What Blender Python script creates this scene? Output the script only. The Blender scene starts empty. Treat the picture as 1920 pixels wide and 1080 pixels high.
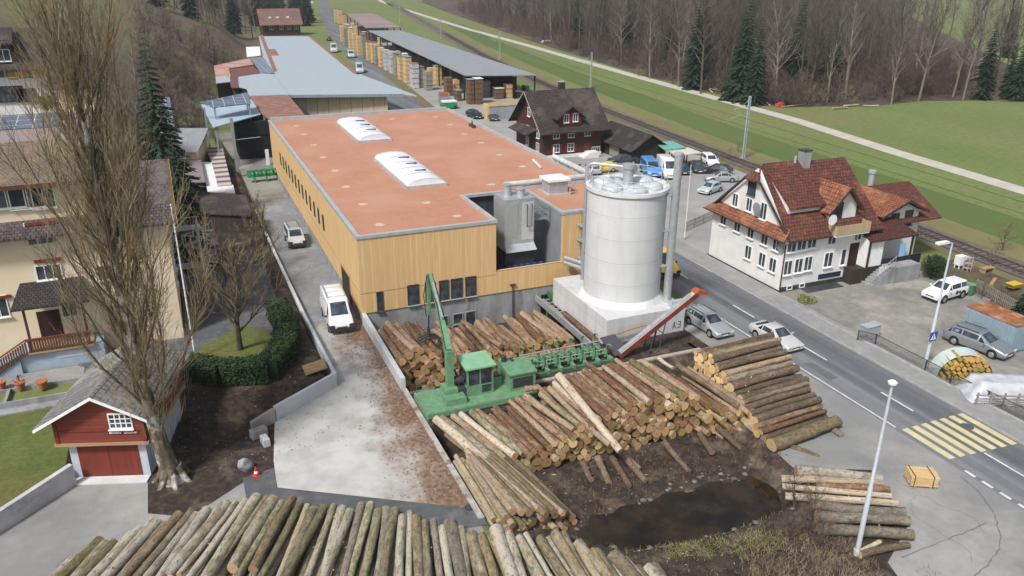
import bpy, bmesh, math, random
from mathutils import Vector, Matrix, noise as mnoise
PI = math.pi
R = math.radians
rng = random.Random(11)
S = bpy.context.scene
COL = S.collection

# ------------------------------------------------------------------ camera
CAM = Vector((-12.26, -60.72, 28.0))
PITCH, ROLL, YAW, FOC = R(22.1), R(-0.4), R(23.0), 1500.0
_f = Vector((math.sin(YAW)*math.cos(PITCH), math.cos(YAW)*math.cos(PITCH), -math.sin(PITCH)))
_r0 = Vector((math.cos(YAW), -math.sin(YAW), 0)); _d0 = _f.cross(_r0)
_r = _r0*math.cos(ROLL) + _d0*math.sin(ROLL)
_d = -_r0*math.sin(ROLL) + _d0*math.cos(ROLL)
cd = bpy.data.cameras.new('camera'); cam = bpy.data.objects.new('camera', cd); COL.objects.link(cam)
cam.matrix_world = Matrix(((_r.x, -_d.x, -_f.x, CAM.x), (_r.y, -_d.y, -_f.y, CAM.y), (_r.z, -_d.z, -_f.z, CAM.z), (0, 0, 0, 1)))
cd.sensor_width = 36; cd.lens = 36*FOC/1920; cd.clip_end = 6000; cd.clip_start = .5
S.camera = cam

def ray(px, py): return _r*((px-960)/FOC) + _d*((py-540)/FOC) + _f
def A(px, py, z=0.0):            # where a sight line of the survey photo meets the level z
    d = ray(px, py); p = CAM + d*((z-CAM.z)/d.z); return (p.x, p.y)
def A3(px, py, z=0.0): return A(px, py, z) + (z,)
def AY(px, py, y):               # ... meets an upright plane of constant y
    d = ray(px, py); p = CAM + d*((y-CAM.y)/d.y); return (p.x, p.z)
def AX(px, py, x):
    d = ray(px, py); p = CAM + d*((x-CAM.x)/d.x); return (p.y, p.z)

# ------------------------------------------------------------------ mesh building
class MB:
    def __init__(s): s.v = []; s.f = []; s.m = []
    def add(s, vs, fs, m=0):
        b = len(s.v); s.v += [tuple(v) for v in vs]
        for f in fs: s.f.append([b+i for i in f]); s.m.append(m)
        return s
    def box(s, x0, x1, y0, y1, z0, z1, m=0):
        return s.add([(x0,y0,z0),(x1,y0,z0),(x1,y1,z0),(x0,y1,z0),(x0,y0,z1),(x1,y0,z1),(x1,y1,z1),(x0,y1,z1)],
                     [(3,2,1,0),(4,5,6,7),(0,1,5,4),(1,2,6,5),(2,3,7,6),(3,0,4,7)], m)
    def obox(s, c, size, rz=0, m=0, tilt=0):
        sx, sy, sz = [q/2 for q in size]; M = Matrix.Rotation(rz, 3, 'Z') @ Matrix.Rotation(tilt, 3, 'Y'); c = Vector(c)
        vs = [c + M @ Vector(p) for p in ((-sx,-sy,-sz),(sx,-sy,-sz),(sx,sy,-sz),(-sx,sy,-sz),(-sx,-sy,sz),(sx,-sy,sz),(sx,sy,sz),(-sx,sy,sz))]
        return s.add(vs, [(3,2,1,0),(4,5,6,7),(0,1,5,4),(1,2,6,5),(2,3,7,6),(3,0,4,7)], m)
    def prism(s, pts, z0, z1, m=0):
        n = len(pts)
        a = sum(pts[i][0]*pts[(i+1)%n][1]-pts[(i+1)%n][0]*pts[i][1] for i in range(n))
        if a < 0: pts = pts[::-1]
        vs = [(p[0],p[1],z0) for p in pts]+[(p[0],p[1],z1) for p in pts]
        return s.add(vs, [list(range(n))[::-1], list(range(n,2*n))]+[(i,(i+1)%n,n+(i+1)%n,n+i) for i in range(n)], m)
    def extr(s, pts, vec, m=0):          # planar polygon pushed along vec
        n = len(pts); v = Vector(vec); P = [Vector(p) for p in pts]
        nrm = (P[1]-P[0]).cross(P[2]-P[0])
        if nrm.dot(v) < 0: P = P[::-1]
        vs = P+[p+v for p in P]
        return s.add(vs, [list(range(n))[::-1], list(range(n,2*n))]+[(i,(i+1)%n,n+(i+1)%n,n+i) for i in range(n)], m)
    def slab(s, pts, th, m=0): return s.extr(pts, (0,0,-th), m)
    def poly(s, pts, m=0): return s.add(pts, [list(range(len(pts)))], m)
    def tube(s, pts, rad, n=8, m=0, caps=True):
        P = [Vector(p) for p in pts]
        if not isinstance(rad, (list, tuple)): rad = [rad]*len(P)
        vs = []; fs = []; ref = None
        for i, p in enumerate(P):
            t = (P[min(i+1,len(P)-1)]-P[max(i-1,0)]).normalized()
            if ref is None: ref = Vector((0,0,1)) if abs(t.z) < .9 else Vector((1,0,0))
            u = t.cross(ref).normalized(); w = t.cross(u); ref = ref - t*ref.dot(t)
            if ref.length < .01: ref = w
            for k in range(n):
                a = 2*PI*k/n; vs.append(p+(u*math.cos(a)+w*math.sin(a))*rad[i])
        for i in range(len(P)-1):
            for k in range(n): fs.append((i*n+k, (i+1)*n+k, (i+1)*n+(k+1)%n, i*n+(k+1)%n))
        if caps: fs += [list(range(n)), [(len(P)-1)*n+k for k in range(n)][::-1]]
        return s.add(vs, fs, m)
    def cyl(s, x, y, z0, z1, r0, r1=None, n=24, m=0): return s.tube([(x,y,z0),(x,y,z1)], [r0, r0 if r1 is None else r1], n, m)
    def lathe(s, prof, c=(0,0), n=32, m=0):       # (r,z) profile about a vertical axis
        vs = []; fs = []
        for r, z in prof:
            for k in range(n): a = 2*PI*k/n; vs.append((c[0]+r*math.cos(a), c[1]+r*math.sin(a), z))
        for i in range(len(prof)-1):
            for k in range(n): fs.append((i*n+k, i*n+(k+1)%n, (i+1)*n+(k+1)%n, (i+1)*n+k))
        fs += [list(range(n))[::-1], [(len(prof)-1)*n+k for k in range(n)]]
        return s.add(vs, fs, m)
    def mesh(s, name, mats, smooth=None):
        me = bpy.data.meshes.new(name); me.from_pydata(s.v, [], s.f)
        for q in (mats if isinstance(mats, (list, tuple)) else [mats]): me.materials.append(q)
        if any(s.m): me.polygons.foreach_set('material_index', s.m)
        if smooth is not None:
            me.polygons.foreach_set('use_smooth', [True]*len(me.polygons))
            if smooth < 179: me.set_sharp_from_angle(angle=R(smooth))
        me.update(); return me
    def build(s, name, mats, parent=None, smooth=None, loc=None, rz=0):
        return put(name, s.mesh(name, mats, smooth), parent, loc, rz)

def put(name, me, parent=None, loc=None, rz=0, scale=None):
    o = bpy.data.objects.new(name, me); COL.objects.link(o)
    if parent: o.parent = parent
    if loc is not None: o.location = loc
    if rz: o.rotation_euler = (0, 0, rz)
    if scale: o.scale = scale
    return o
def tag(o, label=None, cat=None, group=None, kind=None):
    if label: o['label'] = label
    if cat: o['category'] = cat
    if group: o['group'] = group
    if kind: o['kind'] = kind
    return o
def thing(name, label, cat, loc=(0,0,0), rz=0, group=None):
    o = bpy.data.objects.new(name, None); COL.objects.link(o); o.empty_display_size = .3
    o.location = loc; o.rotation_euler = (0,0,rz); return tag(o, label, cat, group)
def dup(root, loc, rz=0, label=None, group=None, scale=None):
    r = root.copy(); COL.objects.link(r); r.location = loc; r.rotation_euler = (0,0,rz)
    if scale: r.scale = scale if isinstance(scale, (tuple, list)) else (scale,)*3
    if label: r['label'] = label
    if group: r['group'] = group
    for ch in list(root.children):
        c = ch.copy(); COL.objects.link(c); c.parent = r
        for g in ch.children:
            d = g.copy(); COL.objects.link(d); d.parent = c
    return r
def struct(name, mb, mats, smooth=None): return tag(mb.build(name, mats, smooth=smooth), kind='structure')

# ------------------------------------------------------------------ materials
def _nt(name):
    m = bpy.data.materials.new(name); m.use_nodes = True; nt = m.node_tree
    return m, nt, nt.nodes['Principled BSDF'], nt.nodes, nt.links
def c4(c): return (c[0], c[1], c[2], 1)
def _noise(nd, ln, vec, scale, detail=5, rough=.6):
    n = nd.new('ShaderNodeTexNoise'); n.inputs['Scale'].default_value = scale; n.inputs['Detail'].default_value = detail
    n.inputs['Roughness'].default_value = rough; ln.new(vec, n.inputs['Vector']); return n.outputs['Fac']
def _ramp(nd, ln, fac, a, b):
    r = nd.new('ShaderNodeMapRange'); r.inputs['From Min'].default_value = a; r.inputs['From Max'].default_value = b
    ln.new(fac, r.inputs['Value']); return r.outputs['Result']
def _mix(nd, ln, fac, a, b, mode='MIX'):
    x = nd.new('ShaderNodeMix'); x.data_type = 'RGBA'; x.blend_type = mode
    for s, q in ((0, fac), (6, a), (7, b)):
        if isinstance(q, (int, float)): x.inputs[s].default_value = q
        elif isinstance(q, tuple): x.inputs[s].default_value = c4(q)
        else: ln.new(q, x.inputs[s])
    return x.outputs[2]
def _map(nd, ln, st=(1,1,1), rot=(0,0,0)):
    t = nd.new('ShaderNodeTexCoord'); mp = nd.new('ShaderNodeMapping'); mp.inputs['Scale'].default_value = st
    mp.inputs['Rotation'].default_value = rot; ln.new(t.outputs['Object'], mp.inputs['Vector']); return mp.outputs['Vector']
def _math(nd, ln, op, a, b=None):
    m = nd.new('ShaderNodeMath'); m.operation = op
    for i, q in enumerate((a, b)):
        if q is None: continue
        if isinstance(q, (int, float)): m.inputs[i].default_value = q
        else: ln.new(q, m.inputs[i])
    return m.outputs[0]
def _rand(nd, ln, col, amt):
    oi = nd.new('ShaderNodeObjectInfo'); h = nd.new('ShaderNodeHueSaturation')
    mr = nd.new('ShaderNodeMapRange'); mr.inputs['To Min'].default_value = 1-amt; mr.inputs['To Max'].default_value = 1+amt
    ln.new(oi.outputs['Random'], mr.inputs['Value']); ln.new(mr.outputs['Result'], h.inputs['Value'])
    ln.new(col, h.inputs['Color']); return h.outputs['Color']
def mk(name, base, c2=None, scale=2.0, lo=.38, hi=.62, c3=None, s3=.3, lo3=.5, hi3=.65, rough=.85, bump=0, st=(1,1,1), rot=(0,0,0), rnd=0, metal=0, spec=.3, detail=6, coat=0, fine=0, fs=3.0, st3=(1,1,1)):
    m, nt, b, nd, ln = _nt(name)
    b.inputs['Roughness'].default_value = rough; b.inputs['Metallic'].default_value = metal; b.inputs['Specular IOR Level'].default_value = spec
    b.inputs['Coat Weight'].default_value = coat
    if c2 is None: c2 = tuple(q*.86 for q in base)
    v = _map(nd, ln, st, rot); n1 = _noise(nd, ln, v, scale, detail)
    col = _mix(nd, ln, _ramp(nd, ln, n1, lo, hi), base, c2)
    if c3 is not None:
        v3 = _map(nd, ln, st3); n3 = _noise(nd, ln, v3, s3, 5); col = _mix(nd, ln, _ramp(nd, ln, n3, lo3, hi3), col, c3)
    if fine:
        nf = _noise(nd, ln, _map(nd, ln), fs, 7, .72); hs = nd.new('ShaderNodeHueSaturation'); mr = nd.new('ShaderNodeMapRange'); mr.inputs['From Min'].default_value = .3; mr.inputs['From Max'].default_value = .7
        mr.inputs['To Min'].default_value = 1-fine; mr.inputs['To Max'].default_value = 1+fine; ln.new(nf, mr.inputs['Value']); ln.new(mr.outputs[0], hs.inputs['Value']); ln.new(col, hs.inputs['Color']); col = hs.outputs['Color']
    if rnd: col = _rand(nd, ln, col, rnd)
    ln.new(col, b.inputs['Base Color'])
    if bump:
        bp = nd.new('ShaderNodeBump'); bp.inputs['Strength'].default_value = bump; bp.inputs['Distance'].default_value = .05
        ln.new(n1, bp.inputs['Height']); ln.new(bp.outputs['Normal'], b.inputs['Normal'])
    return m
def mk_form(name, base, joint, bw=2.6, bh=1.25):     # cast concrete with faint formwork joints and run-off streaks
    m, nt, b, nd, ln = _nt(name); b.inputs['Roughness'].default_value = .85; v = _map(nd, ln, (1,1,1), (PI/2,0,0)); br = nd.new('ShaderNodeTexBrick'); br.offset = 0; br.inputs['Scale'].default_value = 1
    br.inputs['Brick Width'].default_value = bw; br.inputs['Row Height'].default_value = bh; br.inputs['Mortar Size'].default_value = .018; br.inputs['Mortar Smooth'].default_value = .3; br.inputs['Color1'].default_value = c4(base); br.inputs['Color2'].default_value = c4(tuple(q*.94 for q in base)); br.inputs['Mortar'].default_value = c4(joint); ln.new(v, br.inputs['Vector'])
    n1 = _noise(nd, ln, _map(nd, ln, (1,1,.1)), 1.3, 6); n2 = _noise(nd, ln, _map(nd, ln), .7, 7, .7); col = _mix(nd, ln, _math(nd, ln, 'MULTIPLY', _ramp(nd, ln, n1, .48, .72), .8), br.outputs['Color'], joint); col = _mix(nd, ln, _math(nd, ln, 'MULTIPLY', _ramp(nd, ln, n2, .45, .7), .5), col, tuple(q*.8 for q in base)); ln.new(col, b.inputs['Base Color']); return m
def mk_tile(name, c1, c2, mortar, w=.35, h=.3, swap=False, patch=None, ps=.5, plo=.5, phi=.6, rough=.8, squash=1.3, msize=.04):
    m, nt, b, nd, ln = _nt(name); b.inputs['Roughness'].default_value = rough; b.inputs['Specular IOR Level'].default_value = .3
    v = _map(nd, ln, (squash,1,1) if swap else (1,squash,1), (0,0,PI/2) if swap else (0,0,0))
    br = nd.new('ShaderNodeTexBrick'); br.inputs['Color1'].default_value = c4(c1); br.inputs['Color2'].default_value = c4(c2); br.inputs['Mortar'].default_value = c4(mortar)
    br.inputs['Scale'].default_value = 1; br.inputs['Brick Width'].default_value = w; br.inputs['Row Height'].default_value = h; br.inputs['Mortar Size'].default_value = msize
    br.inputs['Mortar Smooth'].default_value = .4; br.inputs['Bias'].default_value = -.1
    ln.new(v, br.inputs['Vector']); col = br.outputs['Color']
    t2 = _map(nd, ln); n2 = _noise(nd, ln, t2, ps, 6); n3 = _noise(nd, ln, t2, 3, 4)
    if patch: col = _mix(nd, ln, _ramp(nd, ln, n2, plo, phi), col, patch)
    hsv = nd.new('ShaderNodeHueSaturation'); mr = nd.new('ShaderNodeMapRange'); mr.inputs['From Min'].default_value = .3; mr.inputs['From Max'].default_value = .7
    mr.inputs['To Min'].default_value = .7; mr.inputs['To Max'].default_value = 1.25; ln.new(n3, mr.inputs['Value']); ln.new(mr.outputs[0], hsv.inputs['Value']); ln.new(col, hsv.inputs['Color'])
    ln.new(hsv.outputs['Color'], b.inputs['Base Color'])
    bp = nd.new('ShaderNodeBump'); bp.inputs['Strength'].default_value = .6; bp.inputs['Distance'].default_value = .04; bp.invert = True
    ln.new(br.outputs['Fac'], bp.inputs['Height']); ln.new(bp.outputs['Normal'], b.inputs['Normal'])
    return m
def mk_boards(name, c1, c2, w=.18, axis='v', gap=.08, gapc=None, rough=.75, streak=None, metal=0, rnd=0):
    m, nt, b, nd, ln = _nt(name); b.inputs['Roughness'].default_value = rough; b.inputs['Specular IOR Level'].default_value = .3; b.inputs['Metallic'].default_value = metal
    t = nd.new('ShaderNodeTexCoord'); sp = nd.new('ShaderNodeSeparateXYZ'); ln.new(t.outputs['Object'], sp.inputs[0])
    u = {'v': lambda: _math(nd, ln, 'ADD', sp.outputs[0], sp.outputs[1]), 'h': lambda: sp.outputs[2], 'x': lambda: sp.outputs[0], 'y': lambda: sp.outputs[1]}[axis]()
    u = _math(nd, ln, 'DIVIDE', u, w); fl = _math(nd, ln, 'FLOOR', u); fr = _math(nd, ln, 'SUBTRACT', u, fl)
    wn = nd.new('ShaderNodeTexWhiteNoise'); wn.noise_dimensions = '1D'; ln.new(fl, wn.inputs['W'])
    col = _mix(nd, ln, wn.outputs['Value'], c1, c2)
    v = _map(nd, ln, (3,3,.25) if axis == 'v' else (.6,.6,4)); n = _noise(nd, ln, v, 1.2, 6)
    col = _mix(nd, ln, _ramp(nd, ln, n, .35, .75), col, streak or tuple(q*.72 for q in c1))
    g = _math(nd, ln, 'LESS_THAN', fr, gap)
    col = _mix(nd, ln, g, col, gapc or tuple(q*.35 for q in c1))
    if rnd: col = _rand(nd, ln, col, rnd)
    ln.new(col, b.inputs['Base Color'])
    bp = nd.new('ShaderNodeBump'); bp.inputs['Strength'].default_value = .4; bp.inputs['Distance'].default_value = .02; bp.invert = True
    ln.new(g, bp.inputs['Height']); ln.new(bp.outputs['Normal'], b.inputs['Normal'])
    return m
def mk_wave(name, c1, c2, period=.25, axis='x', rough=.5, metal=0, dirt=None, spec=.4, ds=.5):   # ribbed sheet
    m, nt, b, nd, ln = _nt(name); b.inputs['Roughness'].default_value = rough; b.inputs['Metallic'].default_value = metal; b.inputs['Specular IOR Level'].default_value = spec
    t = nd.new('ShaderNodeTexCoord'); sp = nd.new('ShaderNodeSeparateXYZ'); ln.new(t.outputs['Object'], sp.inputs[0])
    u = _math(nd, ln, 'ADD', sp.outputs[0], sp.outputs[1]) if axis == 'v' else sp.outputs['xyz'.index(axis)]
    u = _math(nd, ln, 'MULTIPLY', u, 2*PI/period); s = _math(nd, ln, 'SINE', u)
    col = _mix(nd, ln, _ramp(nd, ln, s, -1, .6), c2, c1)
    v = _map(nd, ln); n = _noise(nd, ln, v, ds, 6)
    if dirt: col = _mix(nd, ln, _ramp(nd, ln, n, .45, .7), col, dirt)
    ln.new(col, b.inputs['Base Color'])
    bp = nd.new('ShaderNodeBump'); bp.inputs['Strength'].default_value = .5; bp.inputs['Distance'].default_value = .05
    ln.new(s, bp.inputs['Height']); ln.new(bp.outputs['Normal'], b.inputs['Normal'])
    return m
def mk_glass(name, col=(.02,.028,.035), rough=.06):
    m, nt, b, nd, ln = _nt(name); b.inputs['Base Color'].default_value = c4(col); b.inputs['Roughness'].default_value = rough; b.inputs['Specular IOR Level'].default_value = .6
    v = _map(nd, ln); n = _noise(nd, ln, v, 1.1, 2); ln.new(_mix(nd, ln, _ramp(nd, ln, n, .4, .62), col, tuple(q*2.6+.01 for q in col)), b.inputs['Base Color'])
    return m
def mk_paint(name, col, rough=.3, metal=0): return mk(name, col, tuple(q*.93 for q in col), 3, rough=rough, metal=metal, spec=.5, coat=.35)

M = {}
M['white_wall'] = mk('white_plaster', (.74,.73,.71), (.66,.65,.63), .8, c3=(.6,.59,.57), s3=.25, lo3=.55, hi3=.75)
M['cream_wall'] = mk('cream_plaster', (.74,.63,.46), (.68,.57,.41), .6)
M['white'] = mk('white_paint', (.8,.8,.79), (.72,.72,.71), 3, rough=.5)
M['concrete'] = mk('grey_concrete', (.33,.335,.335), (.25,.255,.26), .7, c3=(.19,.19,.19), s3=.6, st3=(1,1,.2), fine=.12, fs=2, st=(1,1,.35), bump=.1)
M['pale_concrete'] = mk('pale_concrete', (.66,.665,.66), (.57,.58,.58), .5, c3=(.45,.46,.46), s3=.8, lo3=.5, hi3=.8, st=(1,1,.4), st3=(1,1,.12), fine=.1, fs=1.6)
M['wall_concrete'] = mk('wall_concrete', (.55,.565,.58), (.46,.475,.49), .8)
M['dark_concrete'] = mk('weathered_concrete', (.14,.135,.13), (.07,.07,.07), .9, st=(1,1,.4), c3=(.2,.19,.17), s3=.6)
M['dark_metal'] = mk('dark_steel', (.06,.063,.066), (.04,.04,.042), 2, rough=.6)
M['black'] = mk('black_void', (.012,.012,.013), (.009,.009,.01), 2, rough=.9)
M['steel'] = mk('galvanised_steel', (.52,.54,.55), (.43,.45,.46), 2.5, rough=.42, metal=.55)
M['grey_metal'] = mk('grey_metal_sheet', (.3,.32,.34), (.25,.27,.29), .8, rough=.5, metal=.2)
M['zinc'] = mk('zinc_edge', (.5,.52,.54), (.42,.44,.46), 1, rough=.45, metal=.3)
M['rubber'] = mk('black_rubber', (.02,.02,.02), (.03,.03,.03), 6, rough=.8)
M['rim'] = mk('alloy_rim', (.45,.46,.47), (.35,.36,.37), 8, rough=.35, metal=.6)
M['glass'] = mk_glass('window_glass')
M['carglass'] = mk_glass('car_glass', (.025,.035,.042), .05)
M['lamp_glass'] = mk('lamp_glass', (.75,.76,.76), (.6,.6,.6), 5, rough=.15)
M['tail'] = mk('tail_light', (.35,.02,.02), (.25,.01,.01), 5, rough=.2)
M['plastic'] = mk('dark_plastic', (.035,.036,.038), (.05,.05,.052), 5, rough=.6)
M['brown_wood'] = mk_boards('dark_brown_boards', (.075,.042,.028), (.055,.03,.02), .2, 'h')
M['dark_wood'] = mk_boards('old_dark_boards', (.05,.04,.033), (.035,.028,.023), .2, 'v')
M['red_wood'] = mk_boards('red_boards', (.23,.052,.034), (.19,.042,.028), .22, 'h', gap=.07, gapc=(.1,.02,.014))
M['red_door'] = mk_boards('red_door_boards', (.2,.04,.026), (.17,.034,.022), .3, 'v', gap=.05, gapc=(.1,.02,.014))
M['cladding'] = mk_boards('spruce_cladding', (.72,.52,.27), (.62,.43,.21), .24, 'v', gap=.06, gapc=(.5,.32,.14), streak=(.6,.37,.16))
M['pale_wood'] = mk_boards('fresh_sawn_wood', (.68,.5,.26), (.6,.42,.2), .12, 'h', gap=.12, gapc=(.4,.26,.12))
M['grey_wood'] = mk_boards('grey_sawn_wood', (.36,.33,.28), (.26,.23,.19), .12, 'h', gap=.14, gapc=(.12,.1,.08))
M['plank'] = mk('plank', (.4,.27,.15), (.3,.19,.1), 3, st=(.3,3,3))
M['cast'] = mk_form('cast_concrete', (.57,.575,.57), (.38,.39,.39))
# ------------------------------------------------------------------ terrain
def sst(a, b, x):
    t = min(1, max(0, (x-a)/(b-a))); return t*t*(3-2*t)
def inside(p, poly):
    x, y = p; r = False; j = len(poly)-1
    for i in range(len(poly)):
        xi, yi = poly[i]; xj, yj = poly[j]
        if (yi > y) != (yj > y) and x < (xj-xi)*(y-yi)/(yj-yi)+xi: r = not r
        j = i
    return r
def pdist(p, line):
    x, y = p; best = 1e9
    for (ax, ay), (bx, by) in zip(line, line[1:]):
        dx, dy = bx-ax, by-ay; t = max(0, min(1, ((x-ax)*dx+(y-ay)*dy)/(dx*dx+dy*dy+1e-9)))
        best = min(best, math.hypot(x-ax-t*dx, y-ay-t*dy))
    return best
LOW_SOFT = [(23.4,-14.9),(22.3,-17),(20.6,-18.4),(19.9,-24),(19.3,-28.3),(19.3,-29.8),(18.9,-31.8),(17.3,-33.2),(12,-33.6),(6.5,-33),(4.4,-31.2),(3.2,-29.6),(.5,-28.8)]
LOW = [(.5,-14.8)] + LOW_SOFT
POND = [A(*p, -1.5) for p in ((1078,1004),(1100,985),(1108,966),(1150,962),(1172,940),(1215,944),(1245,925),(1300,918),(1330,903),(1370,905),(1400,888),(1440,893),(1484,915))] + [(17.9,-31.6)] + [A(*p, -1.5) for p in ((1484,980),(1440,990),(1400,1014),(1340,1012),(1290,1026),(1230,1022),(1180,1036),(1110,1030))]
PIT = [(.35,.3),(16.9,.3),(16.9,-10.6),(.35,-12.6)]
RAISE = [(-4.45,60),(-4.45,-9.7),(-8.9,-12.8),(-11,-13.3),(-13.6,-15.3),(-15.4,-13.5),(-16.4,-10.5),(-20.6,-9.2),(-20.6,-15.6),(-24.6,-19.6),(-45,-27),(-120,-27),(-120,120),(-9,120)]
HILL = [(0,-16),(60,-15),(85,-12),(100,-9),(120,-5),(145,7),(175,14),(230,19),(300,22),(420,40),(600,60)]
def hill_edge(y):
    for (a, xa), (b, xb) in zip(HILL, HILL[1:]):
        if y <= b: return xa+(xb-xa)*max(0, (y-a))/(b-a)
    return HILL[-1][1]
def height(x, y):
    h = 0.0
    p = (x, y)
    if -1 < x < 25 and -36 < y < -14:
        if inside(p, LOW):
            d = pdist(p, LOW_SOFT); h -= 1.5*sst(0, 1.7, d)
            h += .22*(mnoise.noise(Vector((x*.8, y*.8, 1)))) * sst(0, 1, d)
            if inside(p, POND): h -= .75*sst(0, 1.2, pdist(p, POND+POND[:1]))
        else: h += .05*mnoise.noise(Vector((x*.9, y*.9, 3)))*sst(0, 1, pdist(p, LOW_SOFT)) if x < 19 and y < -30 else 0
    if 0 < x < 17.2 and -13 < y < .5 and inside(p, PIT): h = -2.25
    if x < -4 and y < 130 and inside(p, RAISE):
        d = pdist(p, RAISE); w = 3.2 if (-16.5 < x < -8 and y < -9) else .5
        h += 1.0*sst(0, w, d) + (.06*mnoise.noise(Vector((x*.7, y*.7, 5))) if w > 1 else 0)
    if y > 45:
        d = hill_edge(y)-x
        if d > 0:
            g = .62*d*sst(0, 14, d)*sst(45, 110, y)
            h += 46*(1-math.exp(-g/46)) + 1.2*mnoise.noise(Vector((x*.06, y*.06, 9)))*sst(0, 12, d)*sst(45, 80, y)
    return h
def axis_steps(lo, hi, fine0, fine1, step):
    a = []; x = fine0
    while x <= fine1+1e-6: a.append(x); x += step
    g, x = step, fine1
    while x < hi: g *= 1.13; x += min(g, 60); a.append(x)
    g, x = step, fine0; b = []
    while x > lo: g *= 1.13; x -= min(g, 60); b.append(x)
    return b[::-1]+a
def make_ground():
    xs = axis_steps(-420, 1300, -26, 26, .4); ys = axis_steps(-90, 1700, -40, 4, .4)
    vs = [(x, y, height(x, y)-.02) for y in ys for x in xs]
    nx = len(xs); fs = [(j*nx+i, j*nx+i+1, (j+1)*nx+i+1, (j+1)*nx+i) for j in range(len(ys)-1) for i in range(nx-1)]
    me = bpy.data.meshes.new('ground'); me.from_pydata(vs, [], fs)
    me.materials.append(M['grass']); me.materials.append(M['soil']); me.materials.append(M['hill'])
    me.polygons.foreach_set('use_smooth', [True]*len(fs))
    mi = []
    for f in fs:
        x = (vs[f[0]][0]+vs[f[2]][0])/2; y = (vs[f[0]][1]+vs[f[2]][1])/2
        k = 0
        if y > 45 and hill_edge(y)-x > -4: k = 2
        elif -62 < y < 5 and .3 < x < 26: k = 1
        elif -17.6 < x < -4 and -22.5 < y < -8: k = 1
        elif -14 < x < -4.4 and -9 < y < 62: k = 1
        mi.append(k)
    me.polygons.foreach_set('material_index', mi); me.update()
    return tag(put('ground', me), kind='structure')
M['grass'] = mk('meadow_grass', (.152,.19,.06), (.125,.165,.048), .05, c3=(.16,.165,.065), s3=.011, lo3=.45, hi3=.62, st=(1,.35,1), rough=.95, bump=.2, fine=.22, fs=.9)
M['lawn'] = mk('yard_lawn', (.085,.11,.028), (.11,.13,.038), .6, c3=(.12,.11,.035), s3=.35, rough=.95, bump=.3, fine=.3, fs=3)
M['soil'] = mk('bark_soil', (.06,.042,.033), (.03,.022,.018), 1.6, c3=(.12,.095,.07), s3=.55, lo3=.52, hi3=.68, rough=.95, bump=.5, fine=.5, fs=3.5)
M['hill'] = mk('hill_pasture', (.165,.145,.07), (.13,.145,.048), .05, c3=(.13,.1,.07), s3=.03, lo3=.38, hi3=.55, rough=.95, bump=.3, fine=.3, fs=.5)
M['forest_floor'] = mk('leaf_litter', (.095,.07,.052), (.06,.046,.036), .12, c3=(.13,.098,.07), s3=.05, rough=.95, bump=.3, fine=.3, fs=.5)
M['asphalt'] = mk('road_asphalt', (.122,.131,.139), (.097,.105,.112), .55, c3=(.19,.199,.206), s3=.75, lo3=.44, hi3=.62, st3=(1,.012,1), st=(1.2,.1,1), rough=.85, spec=.35, fine=.1, fs=2)
M['old_asphalt'] = mk('old_asphalt', (.235,.235,.228), (.2,.2,.195), .4, c3=(.3,.295,.28), s3=.16, lo3=.42, hi3=.6, rough=.9, fine=.16, fs=.8)
M['dark_asphalt'] = mk('dark_asphalt', (.105,.11,.118), (.08,.084,.09), .7, c3=(.14,.14,.14), s3=.5, rough=.85, fine=.15, fs=2)
M['pavement'] = mk('pavement_asphalt', (.27,.27,.262), (.235,.235,.23), .8, c3=(.3,.3,.29), s3=.3, rough=.9, fine=.1, fs=2)
M['drive'] = mk('driveway_asphalt', (.22,.227,.235), (.185,.19,.198), .35, c3=(.26,.265,.27), s3=.18, st=(1,.6,1), rough=.9, fine=.18, fs=1.5)
M['gravel_lot'] = mk('gravel_lot', (.255,.245,.22), (.15,.148,.145), .11, lo=.42, hi=.6, c3=(.31,.29,.245), s3=.22, lo3=.48, hi3=.64, rough=.95, bump=.15, fine=.2, fs=1.2)
M['car_park'] = mk('car_park_gravel', (.3,.3,.285), (.25,.25,.24), .2, c3=(.34,.33,.31), s3=.14, rough=.95)
M['path'] = mk('farm_path', (.5,.47,.41), (.42,.39,.34), .3, rough=.95)
M['ballast'] = mk('track_ballast', (.15,.13,.115), (.1,.09,.08), 1.2, c3=(.19,.17,.14), s3=.3, rough=.95, bump=.4)
M['kerb'] = mk('kerb_stone', (.36,.36,.35), (.28,.28,.275), 1.5)
M['line'] = mk('road_paint_white', (.66,.66,.64), (.5,.5,.49), 1.4)
M['yellow_line'] = mk('road_paint_yellow', (.6,.53,.3), (.5,.45,.28), .8, c3=(.4,.36,.2), s3=1.3, lo3=.6, hi3=.75)
def mk_yard():
    m, nt, b, nd, ln = _nt('yard_concrete'); b.inputs['Roughness'].default_value = .9
    v = _map(nd, ln); n = _noise(nd, ln, v, .45, 7); n2 = _noise(nd, ln, v, .22, 7, .65); n3 = _noise(nd, ln, v, 3.5, 6)
    col = _mix(nd, ln, _ramp(nd, ln, n, .4, .6), (.5,.495,.47), (.39,.385,.36))
    sp = nd.new('ShaderNodeSeparateXYZ'); ln.new(v, sp.inputs[0])
    e = _ramp(nd, ln, sp.outputs[0], -5.2, 0.4)                      # bark spilled beside the log wall
    k = _math(nd, ln, 'ADD', _math(nd, ln, 'MULTIPLY', e, .42), n2)
    col = _mix(nd, ln, _math(nd, ln, 'MULTIPLY', _ramp(nd, ln, k, .6, .82), .85), col, (.21,.13,.085))
    col = _mix(nd, ln, _ramp(nd, ln, _math(nd, ln, 'ADD', _math(nd, ln, 'MULTIPLY', k, .6), _math(nd, ln, 'MULTIPLY', n3, .55)), .72, .86), col, (.15,.08,.045))
    ln.new(col, b.inputs['Base Color']); return m
M['yard'] = mk_yard()
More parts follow.
